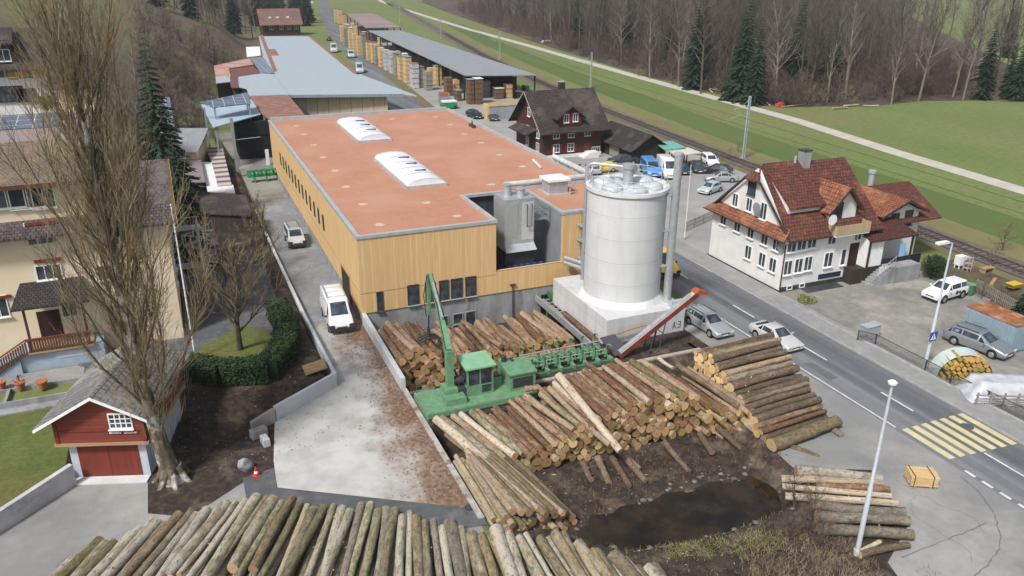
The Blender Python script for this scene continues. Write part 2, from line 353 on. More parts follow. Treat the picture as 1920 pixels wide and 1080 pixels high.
def mk_water():
    m, nt, b, nd, ln = _nt('pond_water'); b.inputs['Base Color'].default_value = (.02,.015,.01,1); b.inputs['Roughness'].default_value = .03; b.inputs['Specular IOR Level'].default_value = .36
    n = _noise(nd, ln, _map(nd, ln), 2.5, 3); bp = nd.new('ShaderNodeBump'); ln.new(_mix(nd, ln, _ramp(nd, ln, _noise(nd, ln, _map(nd, ln), .5, 5), .4, .6), (.034,.024,.013), (.012,.009,.006)), b.inputs['Base Color']); bp.inputs['Strength'].default_value = .09; ln.new(n, bp.inputs['Height']); ln.new(bp.outputs['Normal'], b.inputs['Normal']); return m
M['water'] = mk_water()
ground = make_ground()
struct('pond_water', MB().poly([(x, y, -1.5) for x, y in POND]), M['water'])

def sheet(name, pts, z, mat, th=None):
    a = sum(pts[i][0]*pts[(i+1) % len(pts)][1]-pts[(i+1) % len(pts)][0]*pts[i][1] for i in range(len(pts)))
    if a < 0: pts = pts[::-1]
    return struct(name, MB().poly([(p[0], p[1], z) for p in pts]), mat)
def strip(line, w0, w1=None):      # ribbon polygon left/right of a line
    L = [Vector((*p, 0)) for p in line]; a = []; b = []
    for i, p in enumerate(L):
        t = (L[min(i+1, len(L)-1)]-L[max(i-1, 0)]).normalized(); n = Vector((-t.y, t.x, 0))
        a.append(p+n*w0); b.append(p-n*(w1 if w1 is not None else w0))
    return a, b
def ribbon(name, line, w0, z, mat, w1=None):
    a, b = strip(line, w0, w1); mb = MB()
    for i in range(len(a)-1): mb.add([(b[i].x,b[i].y,z),(b[i+1].x,b[i+1].y,z),(a[i+1].x,a[i+1].y,z),(a[i].x,a[i].y,z)], [(0,1,2,3)])
    return struct(name, mb, mat)
ROAD = [(31.5,-75),(31.5,-50),(31.45,-20),(31.3,20),(31.6,60),(33.6,104),(38,150),(47,215),(58,300),(71,388),(90,500),(115,640)]
ribbon('road', ROAD, 3.15, .012, M['asphalt'])
# wide aprons beside the road: log-yard forecourt, bottom road mouth
sheet('forecourt', [(28.4,-70),(28.4,-6),(24.4,-6),(24.4,-14.9),(23.4,-14.9),(22.4,-17),(19.8,-18.6),(19.4,-28.2),(19.2,-30),(23.4,-32),(21.4,-36.6),(18,-38.4),(16,-44),(10,-70)], .004, M['old_asphalt'])
sheet('lower_yard', [(-60,-70),(9,-70),(13,-44),(8,-38),(2,-34.6),(-.1,-29),(.1,-26.4),(-9.9,-20.5),(-11.2,-18.9),(-14.4,-21.2),(-16.5,-20),(-16.5,-16.2),(-20.2,-15.2),(-24.4,-19.3),(-60,-34)], .004, M['old_asphalt'])
sheet('asphalt_patch', [(-9.7,-20.3),(.2,-26.5),(.4,-28),(-4,-27.3),(-11.4,-21.6),(-11.4,-18.6),(-9.4,-18.2)], .010, M['dark_asphalt'])
sheet('yard_slab', [(-9.65,-20.3),(.15,-26.4),(.15,-.2),(.3,.1),(.3,2),(-4.2,1.5),(-4.2,-9.6),(-8.8,-12.7),(-9.5,-17.5)], .012, M['yard'])
sheet('driveway', [(-4.2,1.5),(.3,2),(.3,41.6),(-3.6,41.2),(-4.3,22)], .012, M['drive'])
sheet('driveway_far', [(-3.6,41.2),(.3,41.6),(12,62),(12,88),(-9,88),(-10.5,60),(-9.5,40),(-5.2,36)], .008, M['gravel_lot'])
ribbon('pavement', [(34.55,-70),(34.5,20),(34.6,44)], 0, .13, M['pavement'], w1=2.4)
kb = MB()
for y in range(-70, 44, 2): kb.box(34.36, 34.548, y+.01, y+1.99, -.05, .126)
struct('kerb', kb, M['kerb'])
ribbon('road_shoulder', [(34.5,44),(35,60),(36.8,104),(41.2,150),(50.2,215),(61.2,300),(74,388),(93,500)], 0, .006, mk('verge_grass', (.14,.13,.06), (.16,.125,.07), .3, rough=.95), w1=9)
sheet('car_park', [(37,4),(37,44),(62,46),(65.3,40),(63.6,5)], .006, M['car_park'])
sheet('sawmill_yard', [(37,44),(37,60),(39,104),(44,150),(52,215),(60,290),(70,290),(64,180),(61,100),(62,60),(63,46)], .010, M['car_park'])
sheet('inn_forecourt', [(37,-60),(37,-7.6),(54,-7.6),(55,-20),(60,-36),(60,-60)], .006, M['gravel_lot'])
sheet('garden_bed', [(54.2,-7),(62.6,-7),(62.2,-34),(47.8,-34),(48.2,-19),(54,-16)], .012, mk('garden_soil', (.12,.095,.06), (.07,.055,.035), .7, c3=(.1,.11,.04), s3=.4, rough=.95, bump=.4))
RAIL = [(61.8,-50),(63.4,-12),(64.4,0),(66.7,33),(68.3,60),(70.2,86),(75.8,133),(84,190),(100,280),(125,420),(150,560)]
ribbon('rail_ballast', RAIL, 1.9, .10, M['ballast'])
ribbon('rail_verge', RAIL, 3.4, .016, mk('rail_verge_grass', (.17,.14,.08), (.13,.12,.06), .25, rough=.95), w1=2.6)
PATH = [(86,-60),(91.7,5),(95,33),(99.8,63),(104.6,133),(111.8,215),(118,300),(128,400),(146,561),(170,700)]
ribbon('farm_path', PATH, 1.7, .016, M['path'])
fx = [(107.5,76),(105.6,86),(106.5,106),(107.4,132),(112.2,172),(120,232),(134,320),(150,420),(175,560),(240,760)]
sheet('forest_floor', fx+[(700,900),(560,500),(420,330),(330,230),(260,150),(222,108),(180,80),(162,62),(158,66),(144,71),(127,69.5),(117,73)], .01, M['forest_floor'])
# mown stripes of the meadow between track and path
ribbon('meadow_strip', [(73.5,-50),(75.5,0),(80,60),(88,133),(103,232),(122,330)], 4.2, .006, mk('mown_strip', (.085,.125,.033), (.1,.135,.04), .12, st=(1,.2,1), rough=.95))
ribbon('dry_strip', [(66.4,-50),(68.7,0),(72.6,60),(79.5,133),(93,215),(112,320)], 2.2, .005, mk('dry_grass', (.19,.17,.075), (.15,.15,.06), .18, st=(1,.3,1), rough=.95))
# road paint
cl = MB()
for a, b in ((-8.3,-11.2),(-17,-19.8),(-25.1,-27.9),(-33.3,-38),(-44,-48),(1.6,-1.4),(9.5,6.5),(17.5,14.5)): cl.box(31.25,31.39,min(a,b),max(a,b),.013,.017)
tag(cl.build('centre_line', M['line']), kind='structure')
el = MB(); el.box(28.5,28.62,-29,-7,.013,.017)
for k in range(12): el.box(28.46,28.66,-34.9-k*1.15,-34.2-k*1.15,.013,.017)
tag(el.build('edge_line', M['line']), kind='structure')
zb = MB()
for k in range(7): zb.box(28.72+k*.835, 29.2+k*.835, -33.3-.06*k+.3, -29.35-.0*k, .013, .018)
tag(zb.build('crossing_stripes', M['yellow_line']), kind='structure')
mc = MB(); mc.cyl(33.0,-30.7,.012,.022,.42,n=20); tag(mc.build('manhole_cover', mk('cast_iron', (.12,.12,.12), (.07,.07,.07), 9, rough=.6)), 'round iron manhole cover set in the yellow pedestrian crossing', 'manhole cover')
mc = MB(); mc.cyl(0,0,0,.02,.3,n=16); tag(mc.build('drain_cover', M['dark_metal'], loc=(*A(903-22,950+2),.014)), 'round dark drain lid in the asphalt by the end of the log yard kerb', 'drain cover')

def rails():
    t = thing('railway_track', 'single railway track on brown ballast between the village and the green meadow', 'railway track')
    for off in (-.72, .72):
        a, b = strip(RAIL, off+.05, -off+.05); mb = MB()
        for i in range(len(a)-1):
            mb.add([(*a[i].xy,.12),(*a[i+1].xy,.12),(*b[i+1].xy,.12),(*b[i].xy,.12),(*a[i].xy,.3),(*a[i+1].xy,.3),(*b[i+1].xy,.3),(*b[i].xy,.3)],
                   [(0,1,5,4),(3,7,6,2),(4,5,6,7)])
        mb.build('rail', mk('rail_steel', (.13,.1,.085), (.1,.08,.07), 2, rough=.5, metal=.3) if off < 0 else bpy.data.materials['rail_steel'], t)
    mb = MB(); P = [Vector((*p, 0)) for p in RAIL]
    for i in range(len(P)-3):
        d = P[i+1]-P[i]; n = int(d.length/.75); ang = math.atan2(d.y, d.x)
        for k in range(n): c = P[i]+d*(k/n); mb.obox((c.x, c.y, .135), (.26, 2.4, .08), ang)
    tag(mb.build('sleepers', mk('sleeper_wood', (.07,.055,.045), (.1,.085,.07), 2), t), kind='stuff')
rails()
def seams():
    r_ = random.Random(5); m = MB()
    def line(pts, w=.035, z=.0165):
        P = [Vector((p[0]+r_.gauss(0,.03), p[1]+r_.gauss(0,.03), 0)) for p in pts]
        for a, b in zip(P, P[1:]):
            d = (b-a).normalized(); n = Vector((-d.y,d.x,0))*w*r_.uniform(.5,1.2); m.add([(*(a-n).xy,z),(*(b-n).xy,z),(*(b+n).xy,z),(*(a+n).xy,z)], [(0,1,2,3)])
    arc = [A(1800,893),A(1838,925),A(1862,960),A(1876,1000),A(1874,1030),A(1850,1060),A(1820,1090)]; q = []
    for a, b in zip(arc, arc[1:]):
        for k in range(6): q.append((a[0]+(b[0]-a[0])*k/6, a[1]+(b[1]-a[1])*k/6))
    line(q, .035)
    line([(A(1690,1046)[0]+k*.5, A(1690,1046)[1]+k*.02) for k in range(14)], .03)
    for k in range(3):
        x, y = r_.choice([(24,-33),(26,-24),(22,-40),(-14,-24),(-20,-22),(29.6,-8),(32.5,-20),(30,-30),(33,-5)]); a = r_.random()*6.28; p = []
        for i in range(22): p.append((x,y)); a += r_.gauss(0,.35); x += .3*math.cos(a); y += .3*math.sin(a)
        line(p, .011)
    struct('asphalt_seam', m, mk('seam_tar', (.165,.167,.168), (.14,.142,.143), 3, rough=.9))
    m = MB()
    for x0, x1, y0, y1 in ((29.2,30.1,-22.4,-19.6),(32.2,33.4,-12,-9.4)): m.add([(x0,y0,.0145),(x1,y0+.1,.0145),(x1-.1,y1,.0145),(x0+.05,y1,.0145)], [(0,1,2,3)])
    struct('asphalt_repair', m, mk('repair_asphalt', (.135,.14,.145), (.11,.115,.12), .9, rough=.9, fine=.12, fs=2))
seams()
# ------------------------------------------------------------------ shared building parts
_wincache = {}
def window(parent, x, y, z, w, h, rz, frame='white', cols=2, rows=1, sill=True, shutter=None, depth=.07, pane='glass', ft=.07):
    """a window as a part: frame mesh with a glass pane (sub-part); local -y looks out of the wall"""
    key = (round(w,2), round(h,2), frame, cols, rows, sill, shutter, pane)
    if key not in _wincache:
        mb = MB(); d = depth
        mb.box(-w/2-ft, w/2+ft, -d, 0, h/2, h/2+ft); mb.box(-w/2-ft, w/2+ft, -d, 0, -h/2-ft, -h/2)
        mb.box(-w/2-ft, -w/2, -d, 0, -h/2, h/2); mb.box(w/2, w/2+ft, -d, 0, -h/2, h/2)
        for c in range(1, cols): xx = -w/2+w*c/cols; mb.box(xx-.03, xx+.03, -d*.8, -.02, -h/2, h/2)
        for r in range(1, rows): zz = -h/2+h*r/rows; mb.box(-w/2, w/2, -d*.75, -.022, zz-.025, zz+.025)
        if sill: mb.box(-w/2-.12, w/2+.12, -.2, -d-.002, -h/2-ft-.05, -h/2-ft+.01)
        sh = None
        if shutter:
            sh = [MB().box(min(s*(w/2+ft+.02), s*(w/2+ft+.02+w*.42)), max(s*(w/2+ft+.02), s*(w/2+ft+.02+w*.42)), -.06, -.005, -h/2-.04, h/2+.04).mesh('shutter', M[shutter]) for s in (-1, 1)]
        _wincache[key] = (mb.mesh('window', M[frame]), MB().box(-w/2, w/2, -.022, .01, -h/2, h/2).mesh('pane', M[pane]), sh)
    a, b, sh = _wincache[key]
    o = put('window', a, parent, (x, y, z), rz); put('pane', b, o)
    for q in sh or (): put('shutter', q, o)
    return o
def gable_slabs(mb, x0, x1, ya, yb, yr, ze_a, ze_b, zr, th=.18, m=0):
    """roof with its ridge along x at y=yr; eaves at ya (low y) and yb"""
    mb.slab([(x0,ya,ze_a),(x1,ya,ze_a),(x1,yr,zr),(x0,yr,zr)], th, m)
    mb.slab([(x1,yb,ze_b),(x0,yb,ze_b),(x0,yr,zr),(x1,yr,zr)], th, m)
    return mb

# ------------------------------------------------------------------ the new mill hall
def mill():
    t = thing('mill_hall', 'long flat roofed timber hall with yellow board walls and orange gravelled roof', 'sawmill hall')
    H = 7.7
    w = MB()
    w.box(0,12,0,8.6,.95,7.3); w.box(0,26.1,8.6,54.6,.95,7.3); w.box(18.4,26,.35,8.6,.95,7.45)
    w.box(0,12,0,.29,7.3,H-.26); w.box(0,.29,.29,54.6,7.3,H-.26); w.box(.29,25.79,54.31,54.6,7.3,H-.26); w.box(25.81,26.1,8.72,54.6,7.3,H-.26); w.box(12,18.4,0,.3,.95,3.02); w.box(18.4,26.02,-.02,.34,2.9,7.44); w.box(18.4,26,0,.33,.95,2.88)
    w.build('wall', M['cladding'], t)
    MB().box(.04,26.06,.04,54.56,-2.5,.948).build('plinth', M['concrete'], t)
    j = MB(); j.box(-.012,12,-.016,-.001,2.70,2.735); j.box(12,18.4,-.016,-.001,3.02,3.06); j.box(-.016,-.001,0,54.6,2.70,2.735); j.box(-.016,-.001,0,54.6,.93,.96); j.box(0,18.4,-.03,-.001,.93,.965)
    j.build('cladding_joint', mk('dark_joint_strip', (.35,.22,.09), (.3,.18,.07), 2), t)  # darker brown strips marking the joints between cladding bands
    # inside of the open filter bay
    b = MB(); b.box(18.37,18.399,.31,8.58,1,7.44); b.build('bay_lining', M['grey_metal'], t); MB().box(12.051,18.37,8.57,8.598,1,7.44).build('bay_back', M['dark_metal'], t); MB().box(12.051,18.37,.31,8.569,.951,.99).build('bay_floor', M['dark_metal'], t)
    sub = MB(); z = 7.55
    sub.box(.3,11.75,.3,8.6,7.301,z); sub.box(.3,25.8,8.72,54.3,7.301,z); sub.box(.3,11.75,8.6,8.72,7.301,z)
    M['gravel_roof'] = mk('orange_roof_gravel', (.435,.212,.135), (.4,.192,.122), 1.2, c3=(.46,.245,.165), s3=.14, lo3=.42, hi3=.65, rough=.95, bump=.25, fine=.08, fs=5)
    sub.build('roof_gravel', M['gravel_roof'], t)
    MB().box(18.6,25.7,.6,8.3,7.5,7.64).build('roof_gravel', M['gravel_roof'], t)
    rim = MB()
    rim.box(-.08,.3,-.08,54.68,H-.25,H); rim.box(.3,11.75,-.08,.3,H-.25,H); rim.box(11.75,12.1,-.08,8.25,H-.25,H+.02); rim.box(11.75,18.3,8.25,8.71,H-.25,H+.015)
    rim.box(25.8,26.2,8.3,54.68,H-.25,H+.12); rim.box(.3,25.8,54.3,54.68,H-.25,H+.35); rim.box(18.3,25.8,8.31,8.71,7.46,H+.32)
    rim.box(18.3,18.6,-.06,8.3,7.45,7.68); rim.box(18.6,25.7,-.06,.6,7.45,7.68); rim.box(25.7,26.08,-.06,8.3,7.45,7.68)
    rim.build('parapet', M['zinc'], t)
    # pale gravel rings round the roof drains
    M['drain'] = mk('drain_gravel', (.55,.45,.38), (.48,.36,.29), 4, rough=.95)
    for p in ((556,236),(570,252),(588,272),(606,295),(628,320),(649,350),(680,383),(712,421),(735,223),(817,219),(843,234),(870,251),(902,268),(937,290),(980,312),(921,346),(800,380),(857,405)):
        x, y = A(*p, 7.55); a = MB(); n = 14; ph = rng.random()*6
        a.add([(x+.42*math.cos(q)*(1+.18*math.sin(3*q+ph)), y+.42*math.sin(q)*(1+.18*math.cos(2*q+ph)), 7.556) for q in [2*PI*k/n for k in range(n)]], [range(n)])
        if .4 < x < 25.6: a.build('drain_ring', M['drain'], t)
    for q in (((637,237),(680,223),(735,263),(670,269)), ((710,305),(763,288),(837,348),(757,355))):
        c = [A(*p, 7.6) for p in q]; x0 = (c[0][0]+c[3][0])/2; x1 = (c[1][0]+c[2][0])/2; y1 = (c[0][1]+c[1][1])/2; y0 = (c[2][1]+c[3][1])/2
        k = MB(); e = .25
        k.box(x0,x1,y0,y0+e,7.551,7.85); k.box(x0,x1,y1-e,y1,7.551,7.85); k.box(x0,x0+e,y0+e,y1-e,7.551,7.85); k.box(x1-e,x1,y0+e,y1-e,7.551,7.85)
        s = k.build('skylight', M['zinc'], t)
        d = MB(); n = 10; cx = (x0+x1)/2; hw = (x1-x0)/2-e*.8; ring = []
        for i in range(n+1): a = PI*i/n; ring.append((cx-hw*math.cos(a), .46*math.sin(a)*hw/1.6+7.84))
        vs = [(x, y0+e*.8, z) for x, z in ring]+[(x, y1-e*.8, z) for x, z in ring]
        d.add(vs, [(i, i+1, n+1+i+1, n+1+i) for i in range(n)]+[list(range(n+1))[::-1], list(range(n+1, 2*n+2))])
        put('dome', d.mesh('dome', mk('opal_plastic', (.78,.79,.8), (.72,.73,.75), .6, rough=.3) if 'opal_plastic' not in bpy.data.materials else bpy.data.materials['opal_plastic'], 40), s)
        for fy in (.0, .2, .4, .6, .8, 1.0):
            yy = y0+e+(y1-y0-2*e)*fy
            put('rib', MB().tube([(x, yy, z+.02) for x, z in ring[1:-1]], .05, 5).mesh('rib', M['zinc']), s)
        for fy in (.28, .52, .74):
            yy = y0+(y1-y0)*fy
            put('flap', MB().box(cx-.1, cx+hw*.55, yy-.05, yy+.05, 7.84+.25*hw, 7.84+.33*hw).mesh('flap', M['dark_metal']), s)
    # windows: thirteen slits on the drive side, rows on the yard side
    for k in range(13):
        window(t, -.001, 45-k*2.46, 4.35, .55, 1.45, -PI/2, 'dark_metal', 1, 1, False, ft=.05)
    window(t, 1.58, -.001, 1.78, .42, 1.7, 0, 'dark_metal', 1, 1, True)
    for x0, x1 in ((3.95,4.95),(5.5,6.4),(6.75,7.6),(7.8,8.85),(9.12,10.1)):
        window(t, (x0+x1)/2, -.001, 1.98, x1-x0-.12, 1.7, 0, 'dark_metal', 1, 1, False); MB().box(x0-.05,x1+.05,-.22,-.001,1.0,1.05).build('sill', M['zinc'], t)
    for x0, x1, z0, z1 in ((7.0,7.5,-1.45,-.45),(7.95,8.85,-1.4,-.42),(9.1,10.05,-2.15,-.4)):
        window(t, (x0+x1)/2, .039, (z0+z1)/2, x1-x0-.1, z1-z0-.1, 0, 'concrete', 1, 1, z1-z0 < 1.2)
    # drive door
    d = MB(); d.box(-.03,-.002,4.2,7.6,.02,2.66); dr = d.build('door', M['dark_wood'], t)
    fr = MB(); fr.box(-.06,-.031,4.1,4.2,0,2.78); fr.box(-.06,-.031,7.6,7.7,0,2.78); fr.box(-.06,-.031,4.2,7.6,2.66,2.78); put('frame', fr.mesh('frame', M['plank']), dr)
    # opening where the log feed enters, drain pipe
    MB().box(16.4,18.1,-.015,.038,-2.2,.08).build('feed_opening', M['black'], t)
    p = MB(); p.tube([(13.55,-.12,-2.2),(13.55,-.12,1.5)], .06, 6); p.box(13.3,13.8,-.2,-.02,1.5,1.62); p.build('downpipe', M['dark_metal'], t)
    # ladder with landings on the yard side of the right block
    l = MB()
    for x in (19.9, 21.0): l.tube([(x,-.9,3.0),(x,-.9,7.9)], .035, 5); l.tube([(x,-.25,3.0),(x,-.25,7.9)], .03, 5)
    for z in (3.3,5.0,6.4): l.box(19.75,21.3,-1.0,-.1,z,z+.1); l.tube([(19.8,-.95,z+.9),(21.3,-.95,z+.9)], .025, 5)
    for k in range(14): l.tube([(20.3,-.3,3.1+k*.34),(20.8,-.3,3.1+k*.34)], .018, 4)
    l.build('ladder', M['steel'], t)
    return t
mill()
def mill_extras():
    # dust filter standing in the open bay
    t = thing('dust_filter', 'tall grey sheet metal dust filter standing in the open bay of the hall', 'dust filter', (15.0,3.2,0)); t.scale = (1.14,1.1,1)
    c = MB(); c.box(-1.25,1.25,-1.2,1.2,4.6,8.75); c.build('casing', M['steel'], t)
    f = MB(); f.box(-1.27,-.15,-1.23,-1.201,5.2,8.4); f.build('door', mk('filter_door', (.44,.45,.45), (.4,.41,.41), 1.5, rough=.5, metal=.4), t)
    f = MB(); f.box(.2,1.2,-1.225,-1.201,4.9,8.4); f.build('side_panel', mk('filter_panel', (.6,.61,.61), (.56,.57,.57), 1.5, rough=.45, metal=.3), t)
    s = MB(); b0 = [(-1.25,-1.2,4.6),(1.25,-1.2,4.6),(1.25,1.2,4.6),(-1.25,1.2,4.6)]; b1 = [(-1.3,-1.75,4.05),(1.3,-1.75,4.05),(1.3,1.2,4.05),(-1.3,1.2,4.05)]
    s.add(b1+b0, [(3,2,1,0),(4,5,6,7),(0,1,5,4),(1,2,6,5),(2,3,7,6),(3,0,4,7)]); s.build('skirt', M['zinc'], t)
    h = MB(); h.add([(-1.2,-1.3,2.4),(1.2,-1.3,2.4),(1.2,1,2.4),(-1.2,1,2.4),(-1.29,-1.5,4.04),(1.29,-1.5,4.04),(1.29,1.1,4.04),(-1.29,1.1,4.04)], [(3,2,1,0),(4,5,6,7),(0,1,5,4),(1,2,6,5),(2,3,7,6),(3,0,4,7)]); h.build('hopper', M['dark_metal'], t)
    g = MB()
    for x in (-1.1,1.1):
        for y in (-1.2,1.0): g.box(x-.07,x+.07,y-.07,y+.07,.99,2.4)
    g.build('leg_frame', M['dark_metal'], t)
    for x, y, hh in ((-.5,.2,9.7),(.45,-.3,9.35)): m = MB(); m.cyl(x,y,8.75,hh,.34,n=14); m.cyl(x,y,hh,hh+.08,.4,n=14); m.build('stack', M['steel'], t, 40)
    p = MB(); p.tube([(.55,-1.25,8.2),(.55,-1.45,8.2),(.55,-1.45,6.2)], .04, 5); p.tube([(.95,-1.25,8.2),(.95,-1.45,8.2),(.95,-1.45,6.2),(.55,-1.45,6.2)], .04, 5); p.build('conduit', M['dark_metal'], t)
    w = MB(); w.box(1.3,2.6,-.9,.9,6.5,6.58)
    for z in (7.1,7.6):
        w.tube([(1.3,-.9,z),(2.6,-.9,z),(2.6,.9,z)], .03, 5)
    for q in ((1.3,-.9),(2.0,-.9),(2.6,-.9),(2.6,.9)): w.tube([(*q,6.5),(*q,7.6)], .03, 5)
    w.build('walkway', M['grey_metal'], t)
    b = MB()
    for k in range(6): b.box(-1.2+k*.55,-.85+k*.55,-1.75,-1.4,2.5,2.72)
    b.build('valve_block', mk('blue_paint', (.03,.07,.25), (.02,.05,.18), 4, rough=.4), t)
    # vent box and dust duct on the roof of the right block
    t = thing('roof_vent', 'square grey vent box on the orange roof beside the silo', 'roof vent', (20.7,6.6,7.64))
    v = MB(); v.box(-.95,.95,-.9,.9,0,1.25); v.build('box', M['steel'], t)
    MB().box(-1.15,1.15,-1.1,1.1,1.25,1.45).build('cap', M['white'], t); MB().box(-1.2,1.2,-1.15,1.15,.001,.06).build('flashing', M['zinc'], t)
    m = MB(); m.cyl(.9,-1.5,0,.8,.09,n=8); m.cyl(.9,-1.5,.8,.95,.2,n=8); tag(m.build('vent_pipe', M['steel'], loc=(20.7,6.6,7.64)), 'small mushroom vent pipe in front of the square vent box on the orange roof', 'vent pipe')
    d = MB(); d.tube([(25.95,17.8,8.3),(25.95,9.2,8.3),(24.9,8.55,8.3),(16.2,8.45,8.3)], .27, 12)
    for y in (16.5,13,10): d.box(25.8,26.1,y-.05,y+.05,7.83,8.05)
    for x in (23,20,18.6): d.box(x-.05,x+.05,8.35,8.6,8.021,8.05)
    d.tube([(25.95,17.8,8.3),(25.95,17.8,9.3)], .1, 8); d.box(25.8,26.1,17.6,18,7.83,8.05)
    tag(d.build('dust_duct', mk('white_duct', (.68,.69,.7), (.58,.59,.6), 2, rough=.4, metal=.2), smooth=50), 'long white round dust duct along the roof edges behind the silo', 'duct')
    d = MB(); p0 = A3(1000,303,7.6); p1 = A3(1013,316,7.6); d.tube([(p0[0],p0[1],7.75),(p1[0],p1[1],7.75)], .16, 8)
    tag(d.build('loose_pipe', M['pale_concrete'], smooth=50), 'short pale pipe lying on the orange roof near its parapet', 'pipe')
    d = MB(); x, y = A(884,232,8)
    d.cyl(x+.1,y,7.9,8.4,.08,n=6); d.box(x-.1,x+.3,y-.9,y+.9,7.55,7.9)
    tag(d.build('vent_box', M['dark_metal']), 'small dark vent box with a short pipe at the far edge of the orange roof', 'roof vent')
    # two silver pipes from hall to silo
    for k, z in enumerate((3.55, 3.1)):
        d = MB(); d.tube([(18.5,-.4+.0*k,z),(19.0,-1.6,z),(20.2,-4.3,z)], .2, 10)
        tag(d.build('transfer_pipe', M['steel'], smooth=50), ('upper' if k == 0 else 'lower')+' of two silver pipes running from the timber hall into the silo', 'pipe', 'pipes between hall and silo')
mill_extras()

# ------------------------------------------------------------------ silo
def silo():
    cx, cy, r = 20.75, -6.6, 3.2
    t = thing('silo', 'tall round pale concrete silo on a square concrete base', 'silo', (cx,cy,0))
    b = MB(); b.prism([(-3.8,-4.45),(3.45,-4.45),(3.45,5.3),(-3.8,5.3)], -2.3, 2.1); b.build('base', M['cast'], t)
    k = MB(); k.lathe([(3.6,2.101),(3.23,2.55)], n=48); k.build('collar', M['pale_concrete'], t, 40)
    sh = MB(); z0 = 2.102; hs = [2.102,4.0,5.9,7.8,9.7,11.45]
    prof = []
    for z in hs[:-1]: prof += [(r-.0,z+.03),(r,z+1.83)] if z != hs[-2] else [(r,z+.03),(r,11.45)]
    sh.lathe([(r,2.102)]+prof, n=64); sh.build('shell', M['cast_r'] if 'cast_r' in M else M.setdefault('cast_r', mk_form('silo_concrete', (.6,.605,.6), (.48,.49,.49), 30, 1.9)), t, 30)
    for z in hs[1:-1]:
        j = MB(); j.lathe([(r-.1,z-.025),(r+.008,z-.02),(r+.008,z+.02),(r-.1,z+.025)], n=64); j.build('joint', mk('joint', (.46,.47,.47), (.4,.41,.41), 3) if 'joint' not in bpy.data.materials else bpy.data.materials['joint'], t, 30)
    rm = MB(); rm.lathe([(r+.0,11.3),(r+.16,11.34),(r+.16,11.62),(r-.12,11.62),(r-.2,11.46)], n=64); rm.build('rim', M['pale_concrete'], t, 30)
    M['silo_top'] = mk('silo_top_sheet', (.62,.65,.66), (.52,.56,.58), 1, rough=.3, metal=.2)
    MB().lathe([(r-.2,11.45),(.5,11.6)], n=40).build('cover', M['silo_top'], t, 30)
    for i in range(6):
        a = i*PI/3+.35; x, y = 1.95*math.cos(a), 1.95*math.sin(a)
        h = MB(); h.lathe([(.85,11.5),(.85,11.72),(.8,11.8),(.4,11.98),(.05,12.02)], (x,y), 20); h.build('hatch', M['silo_top'], t, 40)
    c = MB(); c.cyl(0,0,11.55,12.95,.42,n=16); c.cyl(0,0,12.95,13.25,.55,n=16); c.box(.4,.75,-.2,.2,12.4,13.1); c.build('cyclone', M['steel'], t, 40)
    p = MB(); pts = [(-2.5,2.35,2.9),(-2.5,2.35,12.5)]
    for q in range(1,7): a = PI/2*q/6; pts.append((-2.5+.5*(1-math.cos(a)), 2.35-.5*(1-math.cos(a)), 12.5+.55*math.sin(a)))
    pts += [(-.3,0,13.05)]; p.tube(pts, .15, 10); p.build('inlet_pipe', M['steel'], t, 50)
    g = MB()
    for z in (12.1,12.55): g.tube([((r-.05)*math.cos(2*PI*q/32),(r-.05)*math.sin(2*PI*q/32),z) for q in range(33)], .022, 4)
    for q in range(16): a = 2*PI*q/16; g.tube([((r-.05)*math.cos(a),(r-.05)*math.sin(a),11.6),((r-.05)*math.cos(a),(r-.05)*math.sin(a),12.55)], .022, 4)
    g.build('guard_rail', M['steel'], t)
    q = MB(); fx = lambda P: q.extr([(2.35+a*.5,-4.452,.3+b*.6) for a, b in P], (0,-.006,0))
    fx([(0,0),(.14,0),(.42,1),(.28,1)]); fx([(.56,0),(.7,0),(.42,1),(.28,1)]); fx([(.16,.3),(.54,.3),(.5,.42),(.2,.42)])
    fx([(.82,0),(.94,0),(.94,.12),(.82,.12)])
    for b in (0,.44,.88): fx([(1.08,b),(1.5,b),(1.5,b+.12),(1.08,b+.12)])
    fx([(1.5,0),(1.62,0),(1.62,1),(1.5,1)]); q.build('wall_number', M['dark_metal'], t)
    # tall grey flue beside it
    f = thing('flue_pipe', 'tall slim grey metal flue standing on the concrete base right beside the silo', 'flue', (23.55,-9.3,2.1))
    m = MB(); m.cyl(0,0,0,12.2,.33,n=20); m.build('pipe', M['steel'], f, 50)
    m = MB(); m.cyl(0,0,12.2,12.4,.37,n=20); m.build('cap', M['zinc'], f, 50)
    m = MB(); m.cyl(0,0,0,.12,.62,n=20); m.build('foot', M['zinc'], f, 50)
    for z in (3,6,9): m = MB(); m.box(-.75,-.3,-.06,1.4,z,z+.1); m.build('bracket', M['steel'], f)
    m = MB(); m.box(0,1.2,0,.5,0,.5); m.box(.1,1.1,-.2,0,.1,.4); tag(m.build('valve_box', M['zinc'], loc=(23.0,-10.9,2.1)), 'low grey metal box on the edge of the silo base', 'metal box')
silo()
